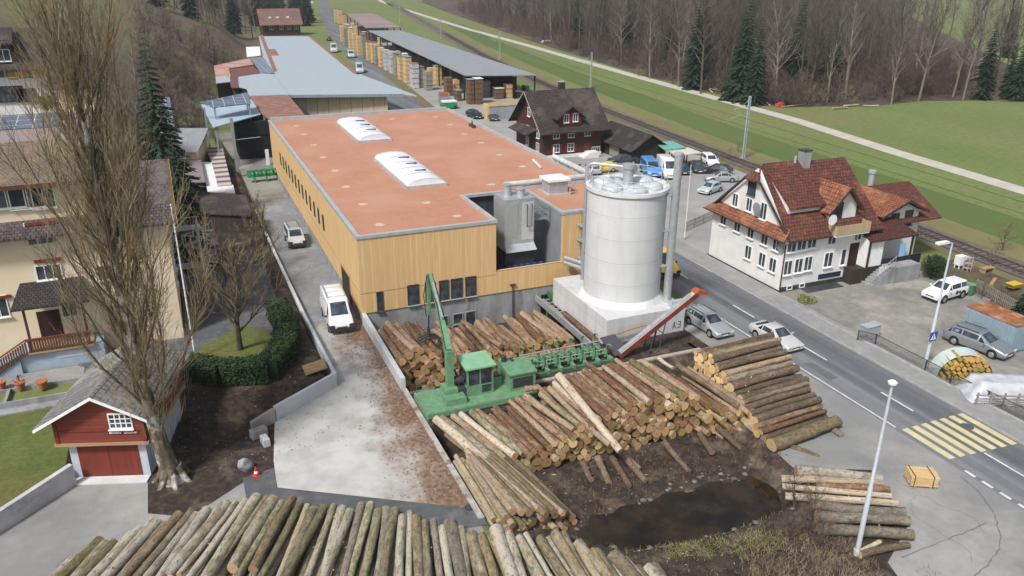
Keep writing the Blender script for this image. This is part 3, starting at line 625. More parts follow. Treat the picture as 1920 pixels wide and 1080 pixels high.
def conveyors():
    # red belt conveyor leaning up past the silo
    x0, z0 = AY(1160,668,-13.4); x1, z1 = AY(1305,551,-13.4)
    t = thing('belt_conveyor', 'sloping belt conveyor with a long red side beam leaning past the silo base', 'conveyor')
    d = Vector((x1-x0,0,z1-z0)); L = d.length; ang = math.atan2(d.z, d.x)
    def seg(y0, y1, h0, h1, a=0, b=1): 
        u = d.normalized(); n = Vector((-u.z,0,u.x)); q = Vector((x0,0,z0)); m = MB()
        P = [q+u*L*a+n*h0, q+u*L*b+n*h0, q+u*L*b+n*h1, q+u*L*a+n*h1]
        return m.extr([(p.x,y0,p.z) for p in P], (0,y1-y0,0))
    rd = mk('red_paint', (.24,.05,.032), (.15,.035,.026), 1.5, rough=.55)
    seg(-13.72,-13.62,-.12,.24).build('side_beam', rd, t); seg(-13.12,-13.05,-.1,.22).build('side_beam', rd, t)
    seg(-13.6,-13.13,.02,.2).build('belt', M['zinc'], t); seg(-13.5,-13.14,.21,.3,.03,.45).build('cover', M['steel'], t); seg(-13.5,-13.14,.21,.3,.46,.95).build('cover', M['steel'], t)
    u = d.normalized(); e = Vector((x1,-13.3,z1))
    h = MB(); h.obox((e.x+.1,-13.3,e.z+.1),(.5,.7,.42),0,0,-ang); h.obox((e.x+.65,-13.3,e.z+.02),(.65,.4,.28),0,0,.3); h.build('head_drive', mk('orange_red_paint', (.4,.085,.035), (.32,.07,.03), 2, rough=.4), t)
    g = MB()
    for f in (.45,.58):
        q = Vector((x0,0,z0))+u*L*f
        for y in (-13.7,-12.85): g.tube([(q.x,y,q.z-.1),(q.x-.55,y,-.4)], .045, 5)
        g.tube([(q.x-.2,-13.7,q.z*.62),(q.x-.2,-12.85,q.z*.62)], .035, 5)
    g.build('leg_frame', M['dark_metal'], t)
    # chain infeed that carries logs into the hall
    t = thing('log_infeed', 'green edged log infeed trough leading from the log rollers to the dark hall opening', 'log infeed')
    M['green'] = mk('green_machine_paint', (.15,.30,.17), (.115,.235,.13), 2.5, c3=(.17,.2,.13), s3=1.3, lo3=.56, hi3=.66, rough=.55, fine=.15, fs=4)
    M['green2'] = mk('dark_green_paint', (.06,.18,.085), (.05,.14,.07), 2.5, c3=(.1,.09,.06), s3=1.5, lo3=.56, hi3=.64, rough=.55, fine=.2, fs=4)
    MB().box(15.75,15.9,-10.6,-.1,-.35,.25).build('side_rail', M['steel'], t); MB().box(17.0,17.15,-10.6,-.05,-.1,.42).build('side_rail', M['green2'], t)
    MB().box(15.9,17.0,-10.6,-.1,-.4,-.25).build('bed', M['black'], t)
    c = MB()
    for k in range(14): c.box(15.9,17.0,-10.4+k*.75,-10.3+k*.75,-.25,-.12)
    c.box(16.4,16.5,-10.4,-.3,-.25,-.13); c.build('chain', M['steel'], t)
    l = MB()
    for y in (-9.5,-6,-2.5): l.box(15.8,15.95,y,y+.15,-2.26,-.4); l.box(16.9,17.05,y,y+.15,-2.26,-.4)
    l.build('leg_frame', M['green2'], t)
    # roller deck with kicker arms
    t = thing('log_rollers', 'green log roller deck with rows of curved kicker arms in front of the concrete base', 'roller deck', (0,0,-.25))
    for y in (-11.3,-12.5,-13.7): MB().box(8.9,16.2,y-.12,y+.12,-.1,.42).build('rail', M['green2'], t)
    MB().box(8.9,16.4,-13.9,-11.1,-.25,-.15).build('deck', M['dark_metal'], t)
    arm = MB()
    pts = []
    for k in range(10): a = -1.5+k*.36; pts.append((0, .62*math.cos(a), .55+.62*math.sin(a)))
    arm.tube(pts, [.085]*8+[.07,.05], 6); arm.box(-.12,.12,-.3,.25,-.1,.25)
    me = arm.mesh('kicker_arm', M['green'], 60)
    for i in range(7):
        for y, rz in ((-11.45,0),(-13.55,0)): put('kicker_arm', me, t, (9.6+i*1.05, y, .35), rz)
    ro = MB(); ro.tube([(-.35,0,0),(.35,0,0)], .1, 10); ro.tube([(-.38,0,0),(-.34,0,0)], .32, 12); ro.tube([(.34,0,0),(.38,0,0)], .32, 12); me2 = ro.mesh('roller', M['green'], 50)
    for i in range(6): put('roller', me2, t, (10.1+i*1.05, -12.1, .65), .0); put('roller', me2, t, (10.1+i*1.05, -13.0, .65), 0)
    MB().tube([(9.2,-11.6,1.0),(16.1,-11.6,1.0)], .05, 6).build('shaft', M['steel'], t); MB().tube([(9.2,-12.6,.75),(16.1,-12.6,.75)], .05, 6).build('shaft', M['steel'], t)
    mo = MB(); mo.box(7.3,8.1,-13.2,-12,-.25,1.3); mo.box(8.4,9.5,-13.3,-12.1,.2,1.2); mo.box(9.55,10.2,-12.9,-12.2,.3,1.0); mo.build('motor_housing', M['green'], t)
    mo = MB(); mo.tube([(7.6,-12.5,1.3),(7.6,-12.5,1.75)], .2, 10); mo.tube([(8.2,-12.3,.9),(8.35,-12.3,.9)], .45, 14); mo.tube([(8.2,-13.0,.7),(8.35,-13.0,.7)], .35, 14); mo.build('gear', M['dark_metal'], t, 50)
    p = MB(); p.slab([(16.3,-13.6,.35),(17.6,-13.6,.45),(17.6,-11.2,.9),(16.3,-11.2,.8)], .08); tag(p.build('steel_plate', mk('slate_plate', (.075,.07,.08), (.06,.057,.065), 2, rough=.55)), 'dark slate coloured steel plate sloping between the green rollers and the concrete base', 'steel plate')
    p = MB(); p.tube([(17.4,-11.45,1.0),(20.3,-11.45,1.35)], .07, 6); tag(p.build('timber_rail', M['plank']), 'thin brown timber rail in front of the silo base', 'timber rail')
conveyors()
def yard_walls():
    w = MB(); w.extr([(-.02,-11.95,-2.3),(-.02,.0,-2.3),(-.02,0,.98),(-.02,-11.95,.9)], (.34,0,0)); tag(w.build('log_yard_wall', M['wall_concrete']), 'chest high pale concrete wall between the driveway and the log yard by the hall corner', 'concrete wall')
    w = MB(); w.box(.02,.36,-27.4,-12.0,-1.6,.1)
    tag(w.build('kerb_wall', mk('worn_kerb', (.45,.44,.42), (.3,.27,.24), 1.3, c3=(.2,.14,.1), s3=.9, lo3=.55, hi3=.65)), 'long low worn concrete kerb wall along the left of the log piles', 'kerb wall')
    w = MB(); w.box(8.8,23.4,-14.75,-14.45,-1.6,-.02); w.box(23.1,23.4,-14.45,-13.2,-1.6,-.02)
    ww = w.build('pit_wall', M['dark_concrete']); tag(ww, 'dark weathered concrete wall between the green rollers and the big log pile', 'concrete wall')
    MB().box(8.8,23.42,-14.78,-14.42,-.018,.1).build('coping', mk('pale_coping', (.4,.37,.32), (.3,.27,.23), 2), ww)
    MB().box(.37,16.9,-12.7,-12.4,-2.3,-.03).build('x', M['dark_concrete']).name = 'sunken_yard_wall'
    tag(bpy.data.objects['sunken_yard_wall'], 'sunken concrete wall behind the green crane, holding the pit of the log yard', 'concrete wall')
    # crane terrace in front of the pit wall
    struct('crane_terrace', MB().prism([(.37,-14.44),(23.0,-14.44),(23.0,-12.71),(.37,-12.71)], -2.3, -.04).prism([(.37,-17.2),(8.79,-17.2),(8.79,-14.45),(.37,-14.45)], -1.6, -.04), M['soil'])
    # retaining walls left of the driveway
    pts = [(-4.6,36),(-4.55,20),(-4.4,2),(-4.2,-9.75),(-8.75,-12.75)]
    m = MB()
    a, b = strip(pts, .13)
    for i in range(len(pts)-1):
        h0 = [.55,.6,.75,1.12,1.02][i]; h1 = [.55,.6,.75,1.12,1.02][i+1]
        m.add([(*b[i].xy,-.2),(*b[i+1].xy,-.2),(*a[i+1].xy,-.2),(*a[i].xy,-.2),(*b[i].xy,h0),(*b[i+1].xy,h1),(*a[i+1].xy,h1),(*a[i].xy,h0)], [(3,2,1,0),(4,5,6,7),(0,1,5,4),(1,2,6,5),(2,3,7,6),(3,0,4,7)])
    tag(m.build('retaining_wall', M['wall_concrete']), 'angled pale concrete retaining wall holding the dark soil bed beside the driveway', 'retaining wall')
    m = MB(); m.extr([(-8.9,-12.8,-.2),(-10.4,-13.5,-.2),(-10.4,-13.5,.7),(-8.9,-12.8,1.0)], (.12,-.22,0)); tag(m.build('wall_end', mk('tan_concrete', (.36,.33,.28), (.28,.25,.21), 1)), 'short brownish wall piece at the end of the pale retaining wall', 'wall piece')
    m = MB(); m.obox((-10.0,-14.4,.32),(1.0,.55,.55),.3); tag(m.build('stone_block', M['concrete']), 'grey stone block leaning at the end of the retaining wall', 'stone block')
    m = MB(); m.obox((-9.72,-15.4,.25),(.4,.8,.5),.2); tag(m.build('stone_block', M['wall_concrete']), 'small light concrete block below the grey stone block', 'stone block')
    m = MB()
    for k in range(7): m.obox((-5.35-.0*k,-9.2+k*.22,1.22),(1.7,.2,.06),.35)
    tag(m.build('plank_stack', M['plank']), 'small brown plank cover lying on the soil beside the retaining wall', 'planks')
    pts = [(-20.35,-15.5),(-24.4,-19.4),(-34,-25)]; a, b = strip(pts, .15); m = MB(); hh = [1.35,1.2,1.1]
    for i in range(2):
        m.add([(*b[i].xy,-.2),(*b[i+1].xy,-.2),(*a[i+1].xy,-.2),(*a[i].xy,-.2),(*b[i].xy,hh[i]),(*b[i+1].xy,hh[i+1]),(*a[i+1].xy,hh[i+1]),(*a[i].xy,hh[i])], [(3,2,1,0),(4,5,6,7),(0,1,5,4),(1,2,6,5),(2,3,7,6),(3,0,4,7)])
    tag(m.build('garden_wall', mk('whitewashed_wall', (.55,.54,.55), (.42,.41,.42), .7, c3=(.3,.28,.28), s3=.5)), 'low whitewashed garden wall running from the red garage along the lawn', 'garden wall')
yard_walls()
# ------------------------------------------------------------------ loading crane
def crane():
    t = thing('loading_crane', 'green stationary timber loading crane with cab and raised boom on a long green base', 'loading crane')
    g = M['green']
    b = MB(); b.box(.45,8.75,-16.75,-13.6,-.02,.5); b.box(.5,8.7,-16.7,-13.65,.5,.54)
    b.build('base', g, t)
    tr = MB(); tr.box(1.95,3.35,-16.3,-14.9,.541,1.0); tr.box(2.1,3.0,-15.6,-14.4,1.0,1.35); tr.build('turret', g, t)
    cx, cy = 2.62, -14.95
    c = MB(); c.box(cx-.24,cx+.24,cy-.24,cy+.24,1.0,4.0); c.build('column', g, t)
    hx, hz = AY(838,658,cy); tipy = -8.2
    tx, tz = AY(806,517,tipy); tip = Vector((tx,tipy,tz)); base = Vector((cx,cy,3.9)); el = base.lerp(tip,.5)+Vector((0,0,.35))
    def beam(p, q, w0, w1, name, mat=g):
        m = MB(); d = (q-p).normalized(); u = d.cross(Vector((1,0,0))).normalized(); v = u.cross(d)
        P = [p+u*w0*a+v*w0*.7*b for a, b in ((-1,-1),(1,-1),(1,1),(-1,1))]+[q+u*w1*a+v*w1*.7*b for a, b in ((-1,-1),(1,-1),(1,1),(-1,1))]
        m.add(P, [(3,2,1,0),(4,5,6,7),(0,1,5,4),(1,2,6,5),(2,3,7,6),(3,0,4,7)]); return m.build(name, mat, t)
    beam(base, el, .27, .23, 'boom'); beam(el, tip, .23, .15, 'boom')
    m = MB(); m.tube([(cx,cy+.45,1.6),(cx,cy+.5,3.2),tuple(base.lerp(el,.55)+Vector((0,.1,-.35)))], .11, 8); m.tube([tuple(base.lerp(el,.6)+Vector((.0,0,.5))),tuple(el.lerp(tip,.6)+Vector((0,0,.42)))], .09, 8); m.build('hydraulic_ram', M['steel'], t)
    gx, gz = AY(803,632,tipy+.3); gr = Vector((gx,tipy+.3,gz))
    beam(tip+Vector((-.1,0,.1)), tip.lerp(gr,.62), .2, .14, 'stick')
    for s in (-1,1):
        MB().tube([(cx+s*.12,cy+.32,1.3),(cx+s*.2,cy+.42,3.0),tuple(base+Vector((s*.2,.1,.25))),tuple(el+Vector((s*.16,-.05,.3))),tuple(el.lerp(tip,.55)+Vector((s*.2,0,.1))),tuple(tip+Vector((s*.16,0,.2)))], .028, 5, 0).build('hose', M['rubber'], t)
    rr = MB(); rr.tube([(.6,-13.75,.54),(.6,-13.75,1.5),(1.9,-13.75,1.5),(1.9,-13.75,.54)], .025, 5); rr.tube([(.6,-13.75,1.05),(1.9,-13.75,1.05)], .02, 5); rr.build('guard_rail', M['green2'], t)
    MB().box(.5,8.7,-16.775,-16.752,.05,.16).build('rubbing_strip', M['plastic'], t)
    h = MB(); h.tube([tuple(tip+Vector((-.25,-.1,.1))),tuple(tip.lerp(gr,.3)+Vector((-.45,0,0))),tuple(tip.lerp(gr,.65)+Vector((-.2,0,0)))], .035, 5); h.tube([tuple(tip.lerp(gr,.6)),tuple(tip.lerp(gr,.85))], .06, 6); h.build('hose', M['rubber'], t)
    q = MB(); q.tube([tuple(tip.lerp(gr,.85)),tuple(gr+Vector((0,0,-.1)))], .14, 8)
    for s in (-1,1):
        for dy in (-.35,0,.35):
            q.tube([(gr.x,gr.y+dy,gr.z+.1),(gr.x+s*.65,gr.y+dy,gr.z-.1),(gr.x+s*.95,gr.y+dy,gr.z-.6),(gr.x+s*.75,gr.y+dy,gr.z-1.05)], [.08,.08,.07,.04], 5)
    q.build('grapple', M['dark_metal'], t)
    x0,x1,y0,y1 = 3.65,5.55,-15.6,-13.95
    cb = MB(); cb.box(x0,x1,y0,y1,.541,1.35)
    for x in (x0,x1-.12):
        for y in (y0,y1-.12): cb.box(x,x+.12,y,y+.12,1.35,2.65)
    cb.box((x0+x1)/2-.05,(x0+x1)/2+.05,y0,y0+.1,1.35,2.65)
    cab = cb.build('cab', g, t)
    gl = MB()
    gl.box(x0+.12,(x0+x1)/2-.05,y0+.02,y0+.05,.95+.4,2.65); gl.box((x0+x1)/2+.05,x1-.12,y0+.02,y0+.05,1.35,2.65); gl.box((x0+x1)/2+.1,x1-.15,y0-.012,y0-.002,.7,1.25)
    gl.box(x0+.02,x0+.05,y0+.12,y1-.12,1.35,2.65); gl.box(x1-.05,x1-.02,y0+.12,y1-.12,1.35,2.65); gl.box(x0+.12,x1-.12,y1-.05,y1-.02,1.35,2.65)
    put('cab_window', gl.mesh('cab_window', M['glass']), cab)
    rf = MB(); rf.slab([(x0-.15,y0-.2,2.76),(x1+.15,y0-.2,2.76),(x1+.15,y1+.2,2.9),(x0-.15,y1+.2,2.9)], .12); put('cab_roof', rf.mesh('cab_roof', mk('pale_green_paint', (.25,.46,.28), (.21,.4,.24), 1.2, rough=.45)), cab)
    k = MB(); k.box(3.05,3.6,-15.5,-14.6,.541,1.2); k.box(2.95,3.55,-15.3,-14.7,1.7,1.85); k.tube([(2.95,-14.6,1.3),(3.3,-14.9,1.5),(3.1,-14.6,2.3)], .07, 6); k.build('valve_block', M['dark_metal'], t)
    e = MB(); e.box(6.65,8.55,-16.0,-15.9,.541,1.75); e.box(6.65,8.55,-14.6,-14.5,.541,1.7); e.box(6.65,6.75,-15.9,-14.6,.541,1.7); e.box(8.45,8.55,-15.9,-14.6,.541,1.7); e.slab([(6.55,-16.1,1.86),(8.65,-16.1,1.86),(8.65,-14.4,1.95),(6.55,-14.4,1.95)], .1)
    hs = e.build('engine_housing', g, t); put('grille', MB().box(6.85,8.35,-16.015,-16.001,.75,1.5).mesh('grille', M['plastic']), hs)
crane()

# ------------------------------------------------------------------ logs
def mk_bark(name, c1, c2, c3, peel=None, moss=None):
    m, nt, b, nd, ln = _nt(name); b.inputs['Roughness'].default_value = .9; b.inputs['Specular IOR Level'].default_value = .2
    oi = nd.new('ShaderNodeObjectInfo'); t = nd.new('ShaderNodeTexCoord')
    off = nd.new('ShaderNodeVectorMath'); off.operation = 'ADD'; cmb = nd.new('ShaderNodeCombineXYZ'); ln.new(_math(nd, ln, 'MULTIPLY', oi.outputs['Random'], 37), cmb.inputs[0]); ln.new(_math(nd, ln, 'MULTIPLY', oi.outputs['Random'], 91), cmb.inputs[1])
    ln.new(t.outputs['Object'], off.inputs[0]); ln.new(cmb.outputs[0], off.inputs[1])
    mp = nd.new('ShaderNodeMapping'); mp.inputs['Scale'].default_value = (.9,2.2,2.2); ln.new(off.outputs[0], mp.inputs[0]); v = mp.outputs[0]
    n1 = _noise(nd, ln, v, 2.6, 8, .78); n2 = _noise(nd, ln, v, 4.2, 7, .85); n3 = _noise(nd, ln, v, 1.1, 4)
    col = _mix(nd, ln, _ramp(nd, ln, n1, .42, .58), c1, c2)
    sh = _math(nd, ln, 'ADD', n3, _math(nd, ln, 'MULTIPLY', _math(nd, ln, 'SUBTRACT', oi.outputs['Random'], .5), .34))
    col = _mix(nd, ln, _ramp(nd, ln, sh, .44, .62), col, c3)
    if moss: col = _mix(nd, ln, _math(nd, ln, 'MULTIPLY', _ramp(nd, ln, _math(nd, ln, 'ADD', n1, _math(nd, ln, 'MULTIPLY', _math(nd, ln, 'SINE', _math(nd, ln, 'MULTIPLY', oi.outputs['Random'], 57)), .12)), .56, .68), .85), col, moss)
    if peel: col = _mix(nd, ln, _ramp(nd, ln, n2, .57, .61), col, peel)
    col = _mix(nd, ln, _ramp(nd, ln, n2, .475, .40), col, tuple(q*.33 for q in c1))
    col = _rand(nd, ln, col, .28); ln.new(col, b.inputs['Base Color'])
    bp = nd.new('ShaderNodeBump'); bp.inputs['Strength'].default_value = .5; bp.inputs['Distance'].default_value = .04; ln.new(n2, bp.inputs['Height']); ln.new(bp.outputs['Normal'], b.inputs['Normal'])
    return m
def mk_cut(name, c1, c2):
    m, nt, b, nd, ln = _nt(name); b.inputs['Roughness'].default_value = .8
    t = nd.new('ShaderNodeTexCoord'); sp = nd.new('ShaderNodeSeparateXYZ'); ln.new(t.outputs['Object'], sp.inputs[0])
    r = _math(nd, ln, 'SQRT', _math(nd, ln, 'ADD', _math(nd, ln, 'POWER', sp.outputs[1], 2), _math(nd, ln, 'POWER', sp.outputs[2], 2)))
    n = _noise(nd, ln, _map(nd, ln), 9, 4); s = _math(nd, ln, 'SINE', _math(nd, ln, 'ADD', _math(nd, ln, 'MULTIPLY', r, 150), _math(nd, ln, 'MULTIPLY', n, 5)))
    col = _mix(nd, ln, _ramp(nd, ln, s, -1, 1), c1, tuple(q*.82 for q in c1)); col = _mix(nd, ln, _ramp(nd, ln, r, .12, .02), col, c2); col = _mix(nd, ln, _ramp(nd, ln, n, .55, .7), col, tuple(q*.62 for q in c1))
    ln.new(_rand(nd, ln, col, .3), b.inputs['Base Color']); return m
BARK = {
 'spruce': mk_bark('spruce_bark', (.22,.118,.07), (.13,.07,.044), (.27,.19,.13), peel=(.45,.26,.12)),
 'mixed': mk_bark('mixed_bark', (.225,.138,.082), (.14,.085,.052), (.29,.22,.155), peel=(.5,.3,.13)),
 'mossy': mk_bark('mossy_bark', (.27,.21,.13), (.16,.13,.075), (.31,.26,.18), peel=(.45,.27,.11), moss=(.135,.135,.04)),
 'grey': mk_bark('grey_bark', (.175,.128,.088), (.115,.086,.06), (.235,.19,.14), peel=(.38,.23,.12)),
 'beech': mk_bark('beech_bark', (.265,.225,.15), (.155,.128,.083), (.35,.33,.265), peel=(.42,.25,.12), moss=(.135,.145,.05)),
 'pale': mk_bark('pale_bark', (.39,.31,.215), (.28,.215,.15), (.44,.375,.29), peel=(.5,.33,.18)),
 'dry': mk_bark('dry_bark', (.26,.225,.18), (.17,.145,.11), (.33,.3,.25), peel=(.4,.28,.17)),
}
CUT = {'spruce': mk_cut('spruce_cut', (.5,.31,.14), (.4,.21,.08)), 'mossy': mk_cut('beech_cut', (.42,.27,.14), (.36,.2,.1)), 'fresh': mk_cut('fresh_cut', (.64,.46,.22), (.54,.36,.15)), 'old': mk_cut('old_cut', (.36,.25,.15), (.25,.15,.09))}
_logm = {}
def log_mesh(bark, cut, k):
    key = (bark, cut, k)
    if key not in _logm:
        r_ = random.Random(k*17+5); m = MB(); n = 12; ng = 10; L = 5.6; ph = r_.random()*6; bend = r_.uniform(-.1,.1); b2 = r_.uniform(-.06,.06); tap = r_.uniform(.04,.24); vs = []
        for i in range(ng):
            f = i/(ng-1); rr = .25*(1+tap*.5-tap*f)*(1+r_.uniform(-.03,.03)); yo = bend*math.sin(f*PI); zo = b2*math.sin(f*PI*1.3+ph)
            for j in range(n): a = 2*PI*j/n; q = rr*(1+.06*math.sin(2*a+ph)+.05*math.sin(3*a+2*ph+f*3)+.04*math.sin(f*17+a+ph)); vs.append((L*(f-.5)+(.03*math.cos(a+ph) if i in (0, ng-1) else 0), yo+q*math.cos(a), zo+q*math.sin(a)))
        m.add(vs, [(i*n+j, i*n+(j+1)%n, (i+1)*n+(j+1)%n, (i+1)*n+j) for i in range(ng-1) for j in range(n)], 0)
        m.add(vs[:n], [list(range(n))[::-1]], 1); m.add(vs[-n:], [list(range(n))], 1)
        if k % 3 == 0:
            for _ in range(3):       # branch stubs
                x = r_.uniform(-2,2); a = r_.random()*6.28; m.tube([(x,.2*math.cos(a),.2*math.sin(a)),(x+.05,.33*math.cos(a),.33*math.sin(a))], [.04,.03], 5, 1)
        _logm[key] = m.mesh('log', [BARK[bark], CUT[cut]], 50)
    return _logm[key]
LOGS = []
def put_log(p, q, r, bark, cut, label, group):
    p = Vector(p); q = Vector(q); d = q-p; L = d.length; x = d/L; up = Vector((0,0,1)); y = up.cross(x).normalized(); z = x.cross(y)
    a = rng.random()*2*PI; y2 = y*math.cos(a)+z*math.sin(a); z2 = x.cross(y2); c = (p+q)/2
    o = bpy.data.objects.new('log', log_mesh(bark, cut, rng.randrange(9))); COL.objects.link(o)
    s = r/.25; sx = L/5.6
    o.matrix_world = Matrix(((x.x*sx,y2.x*s,z2.x*s,c.x),(x.y*sx,y2.y*s,z2.y*s,c.y),(x.z*sx,y2.z*s,z2.z*s,c.z),(0,0,0,1)))
    tag(o, label, 'log', group); LOGS.append((o, p, q, r)); return o
def pack(u0, u1, top, floor, rmin, rmax, nmax=260, seed=1):
    r_ = random.Random(seed); C = []; r = r_.uniform(rmin, rmax); fails = 0
    while len(C) < nmax and fails < 60:
        best = None
        for k in range(46):
            u = u0+r+(u1-u0-2*r)*(k+r_.random())/46
            z = floor(u)+r
            for cu, cz, cr in C:
                dd = (r+cr)**2-(u-cu)**2
                if dd > 0: z = max(z, cz+math.sqrt(dd))
            if z+r*.6 <= top(u) and (best is None or z < best[1]): best = (u, z)
        if best: C.append((best[0], best[1], r)); fails = 0
        else: fails += 1
        r = r_.uniform(rmin, rmax)*(1 if r_.random() < .85 else 1.25)
    return C
def lerpf(tab):
    def f(u):
        if u <= tab[0][0]: return tab[0][1]
        for (a, va), (b, vb) in zip(tab, tab[1:]):
            if u <= b: return va+(vb-va)*(u-a)/(b-a)
        return tab[-1][1]
    return f
def size(r, t=(.21,.27)): return 'thin' if r < t[0] else 'thick' if r > t[1] else 'medium thick'
def top_of(C, i): return not any(C[j][1] > C[i][1] and abs(C[j][0]-C[i][0]) < C[i][2]*.9 for j in range(len(C)) if j != i)
def pile(C, where, group, barks, cuts, frame, label_where):
    for i, (u, z, r) in enumerate(C):
        bark = barks[rng.randrange(len(barks))]; cut = cuts[rng.randrange(len(cuts))]
        tone = {'spruce':'reddish brown','mixed':'brown','mossy':'mossy','grey':'dark brown','beech':'grey green','pale':'pale peeled','dry':'grey'}[bark]
        p, q = frame(u, z, r)
        put_log(p, q, r, bark, cut, f"{size(r)} {tone} log {'on top of' if top_of(C, i) else 'inside'} {label_where}", group)
# pile in the sunken yard below the hall windows
def fA(u, z, r):
    s = rng.gauss(0,.10)-.02; e = -9.2+rng.uniform(-.35,.35)+(.4 if u > 6 else 0); L = rng.uniform(5.0,6.0); k = rng.gauss(0,.02)
    return (u, e, z), (max(.42+r,u+s*L-.25), e+L, z+k*L)
pile(pack(.45,4.3,lerpf([(.4,.75),(1.4,1.75),(3,1.6),(4,1.0),(4.3,.7)]),lambda u:-2.25,.2,.29,200,3), 'A', 'logs in the sunken yard below the hall', ['spruce','spruce','mixed','mixed'], ['spruce'], fA, 'the tall pile at the yard wall')
pile(pack(4.5,15.6,lerpf([(4.4,.4),(6.5,.7),(7.5,.35),(9.5,.55),(11,.25),(13,.45),(14.4,.2),(15.6,-.1)]),lambda u:-2.25,.19,.27,260,4), 'A', 'logs in the sunken yard below the hall', ['spruce','spruce','mixed'], ['spruce'], fA, 'the pile before the low hall windows')
put_log((16.45,-10.2,.18),(16.45,-4.6,.2),.24,'spruce','spruce','single brown log riding on the green edged infeed trough','logs in the sunken yard below the hall')
# big middle pile
def fB(u, z, r):
    s = -.30 if u < 4 else -.20 if u < 9 else -.16; s += rng.gauss(0,.05); e = -22.6+rng.uniform(-.3,.3)-2.2*sst(16.8,19.5,u); L = rng.uniform(5.2,6.0)
    return (u, e, z), (u+s*L*.55, e+L, z+rng.gauss(0,.012)*L)
CB = pack(4.9,20.4,lerpf([(4.6,-.1),(6,.45),(7.6,.55),(9,1.0),(10.5,1.5),(13,2.05),(16,1.95),(17.4,1.6),(18.3,1.3),(19.2,1.1),(20.4,.7)]),lambda u:-1.5 if u < 18 else -1.5+.12*(u-18),.19,.28,280,6)
pile(CB, 'B', 'logs of the big middle pile', ['spruce','mixed','spruce','mixed','spruce','mixed','mossy','pale'], ['spruce','spruce','fresh'], fB, 'the big middle pile above the pond')
for i in range(6):
    u = .95+i*.62; r = rng.uniform(.22,.32); put_log((u+1.6+rng.uniform(-.1,.1),-22.2,-.35+.02*i),(u+rng.uniform(-.15,.15)-.15,-16.95,.05+r*.6),r,['pale','beech','mixed'][i%3],'spruce',f"{size(r)} {['pale peeled','grey green','brown'][i%3]} log leaning against the green crane base end",'logs leaning toward the crane base')
for i in range(5):
    u = 1.6+i*.7; r = .24; put_log((u+1.4,-22.0,-1.0),(u,-17.2,-.9),r,'mixed','spruce','brown log lying under the logs that lean toward the crane base','logs leaning toward the crane base')
def px_log(a, b, r, bark, cut, label, group=None): return put_log(A3(*a), A3(*b), r, bark, cut, label, group)
px_log((1046,702,2.2),(1163,846,.35),.25,'pale','fresh','long pale log lying slanted over the big pile with its top end raised highest')
px_log((1029,727,1.8),(1143,835,.5),.2,'pale','spruce','second long pale log lying slanted just left of the raised one')
px_log((1013,738,1.5),(1085,797,1.0),.19,'mossy','spruce','mossy slanted log beneath the two long pale logs')
px_log((985,742,1.3),(1075,805,.8),.21,'mixed','spruce','brown slanted log splintered at its upper end near the engine housing')
px_log((984,730,1.2),(1006,728,1.2),.2,'spruce','old','short brown log piece lying crosswise beside the engine housing')
px_log((1110,705,1.5),(1160,790,.9),.17,'pale','spruce','thin pale log standing out steeply before the weathered pit wall')
px_log((1270,685,1.9),(1385,762,1.2),.22,'grey','spruce','long dark log slanting down the gap between the two biggest piles, uppermost')
px_log((1290,692,1.7),(1405,775,.9),.2,'spruce','spruce','long reddish log slanting down the gap between the two biggest piles, second')
px_log((1310,702,1.5),(1440,790,.5),.22,'grey','spruce','long dark log slanting beside the stacked ends of the roadside pile')
px_log((1235,672,1.6),(1262,690,1.5),.13,'pale','fresh','thin white log end poking out behind the big pile at the pit wall')
for k, (a, b) in enumerate((((1120,858,-1.0),(1142,905,-1.35)),((1148,858,-1.0),(1180,912,-1.3)),((1246,830,-1.0),(1291,882,-1.35)),((1165,850,-1.0),(1200,880,-1.3)),((1092,868,-1.2),(1110,900,-1.4)),((1168,852,-.9),(1210,902,-1.25)),((1345,800,-.6),(1390,842,-1.0)),((1392,800,-.4),(1428,840,-.8)),((1312,812,-.9),(1336,850,-1.2)))):
    px_log(a, b, .2, 'grey', 'old', ['dark log poking out low toward the pond','dark log sliding down the bank beside another','single dark log sliding down the bare bank under the big pile','stubby dark log under the slanted pale logs','short dark log end low at the left of the bank','thin dark log lowest on the bank above the pond','dark log poking out low toward the thick front log of the roadside stack','dark log poking out beside the foot of the roadside stack','stubby dark log under the right half of the big pile'][k])
px_log((1484,838,.0),(1535,858,-.1),.2,'grey','old','short dark log half under the thick front log of the roadside stack')
px_log((1555,800,.1),(1578,818,.1),.22,'dry','old','stubby grey log under the right end of the thick front log')
for k in range(0):
    r = rng.uniform(.18,.25); x = 18.0+rng.uniform(-.5,.9); y = -23.8+rng.uniform(-1,1.5)
    put_log((x+rng.uniform(.2,.9),y-2.6,-1.0+.22*(k%4)),(x-1.2,y+2.6,-.4+.25*(k%4)),r,['grey','spruce'][k%2],'spruce',f"{size(r)} {['dark','reddish'][k%2]} log tumbled between the big pile and the roadside stack",'tumbled logs between the big piles')
# mossy pile at the kerb wall
def fC(u, z, r):
    s = -.20+rng.gauss(0,.03); e = -28.1+rng.uniform(-.5,.4); L = rng.uniform(5.6,6.7); return (u, e, z), (u+s*L*min(1,max(0,(u-.9))/2.2), e+L, z+.02*L)
pile(pack(.42,5.8,lerpf([(.4,.3),(1.2,.6),(2.4,.8),(3.4,.6),(4.3,.1),(5.8,-.8)]),lambda u:-1.5,.15,.22,90,8), 'C', 'mossy logs at the kerb wall', ['mossy','mossy','grey'], ['mossy'], fC, 'the mossy pile at the kerb wall')
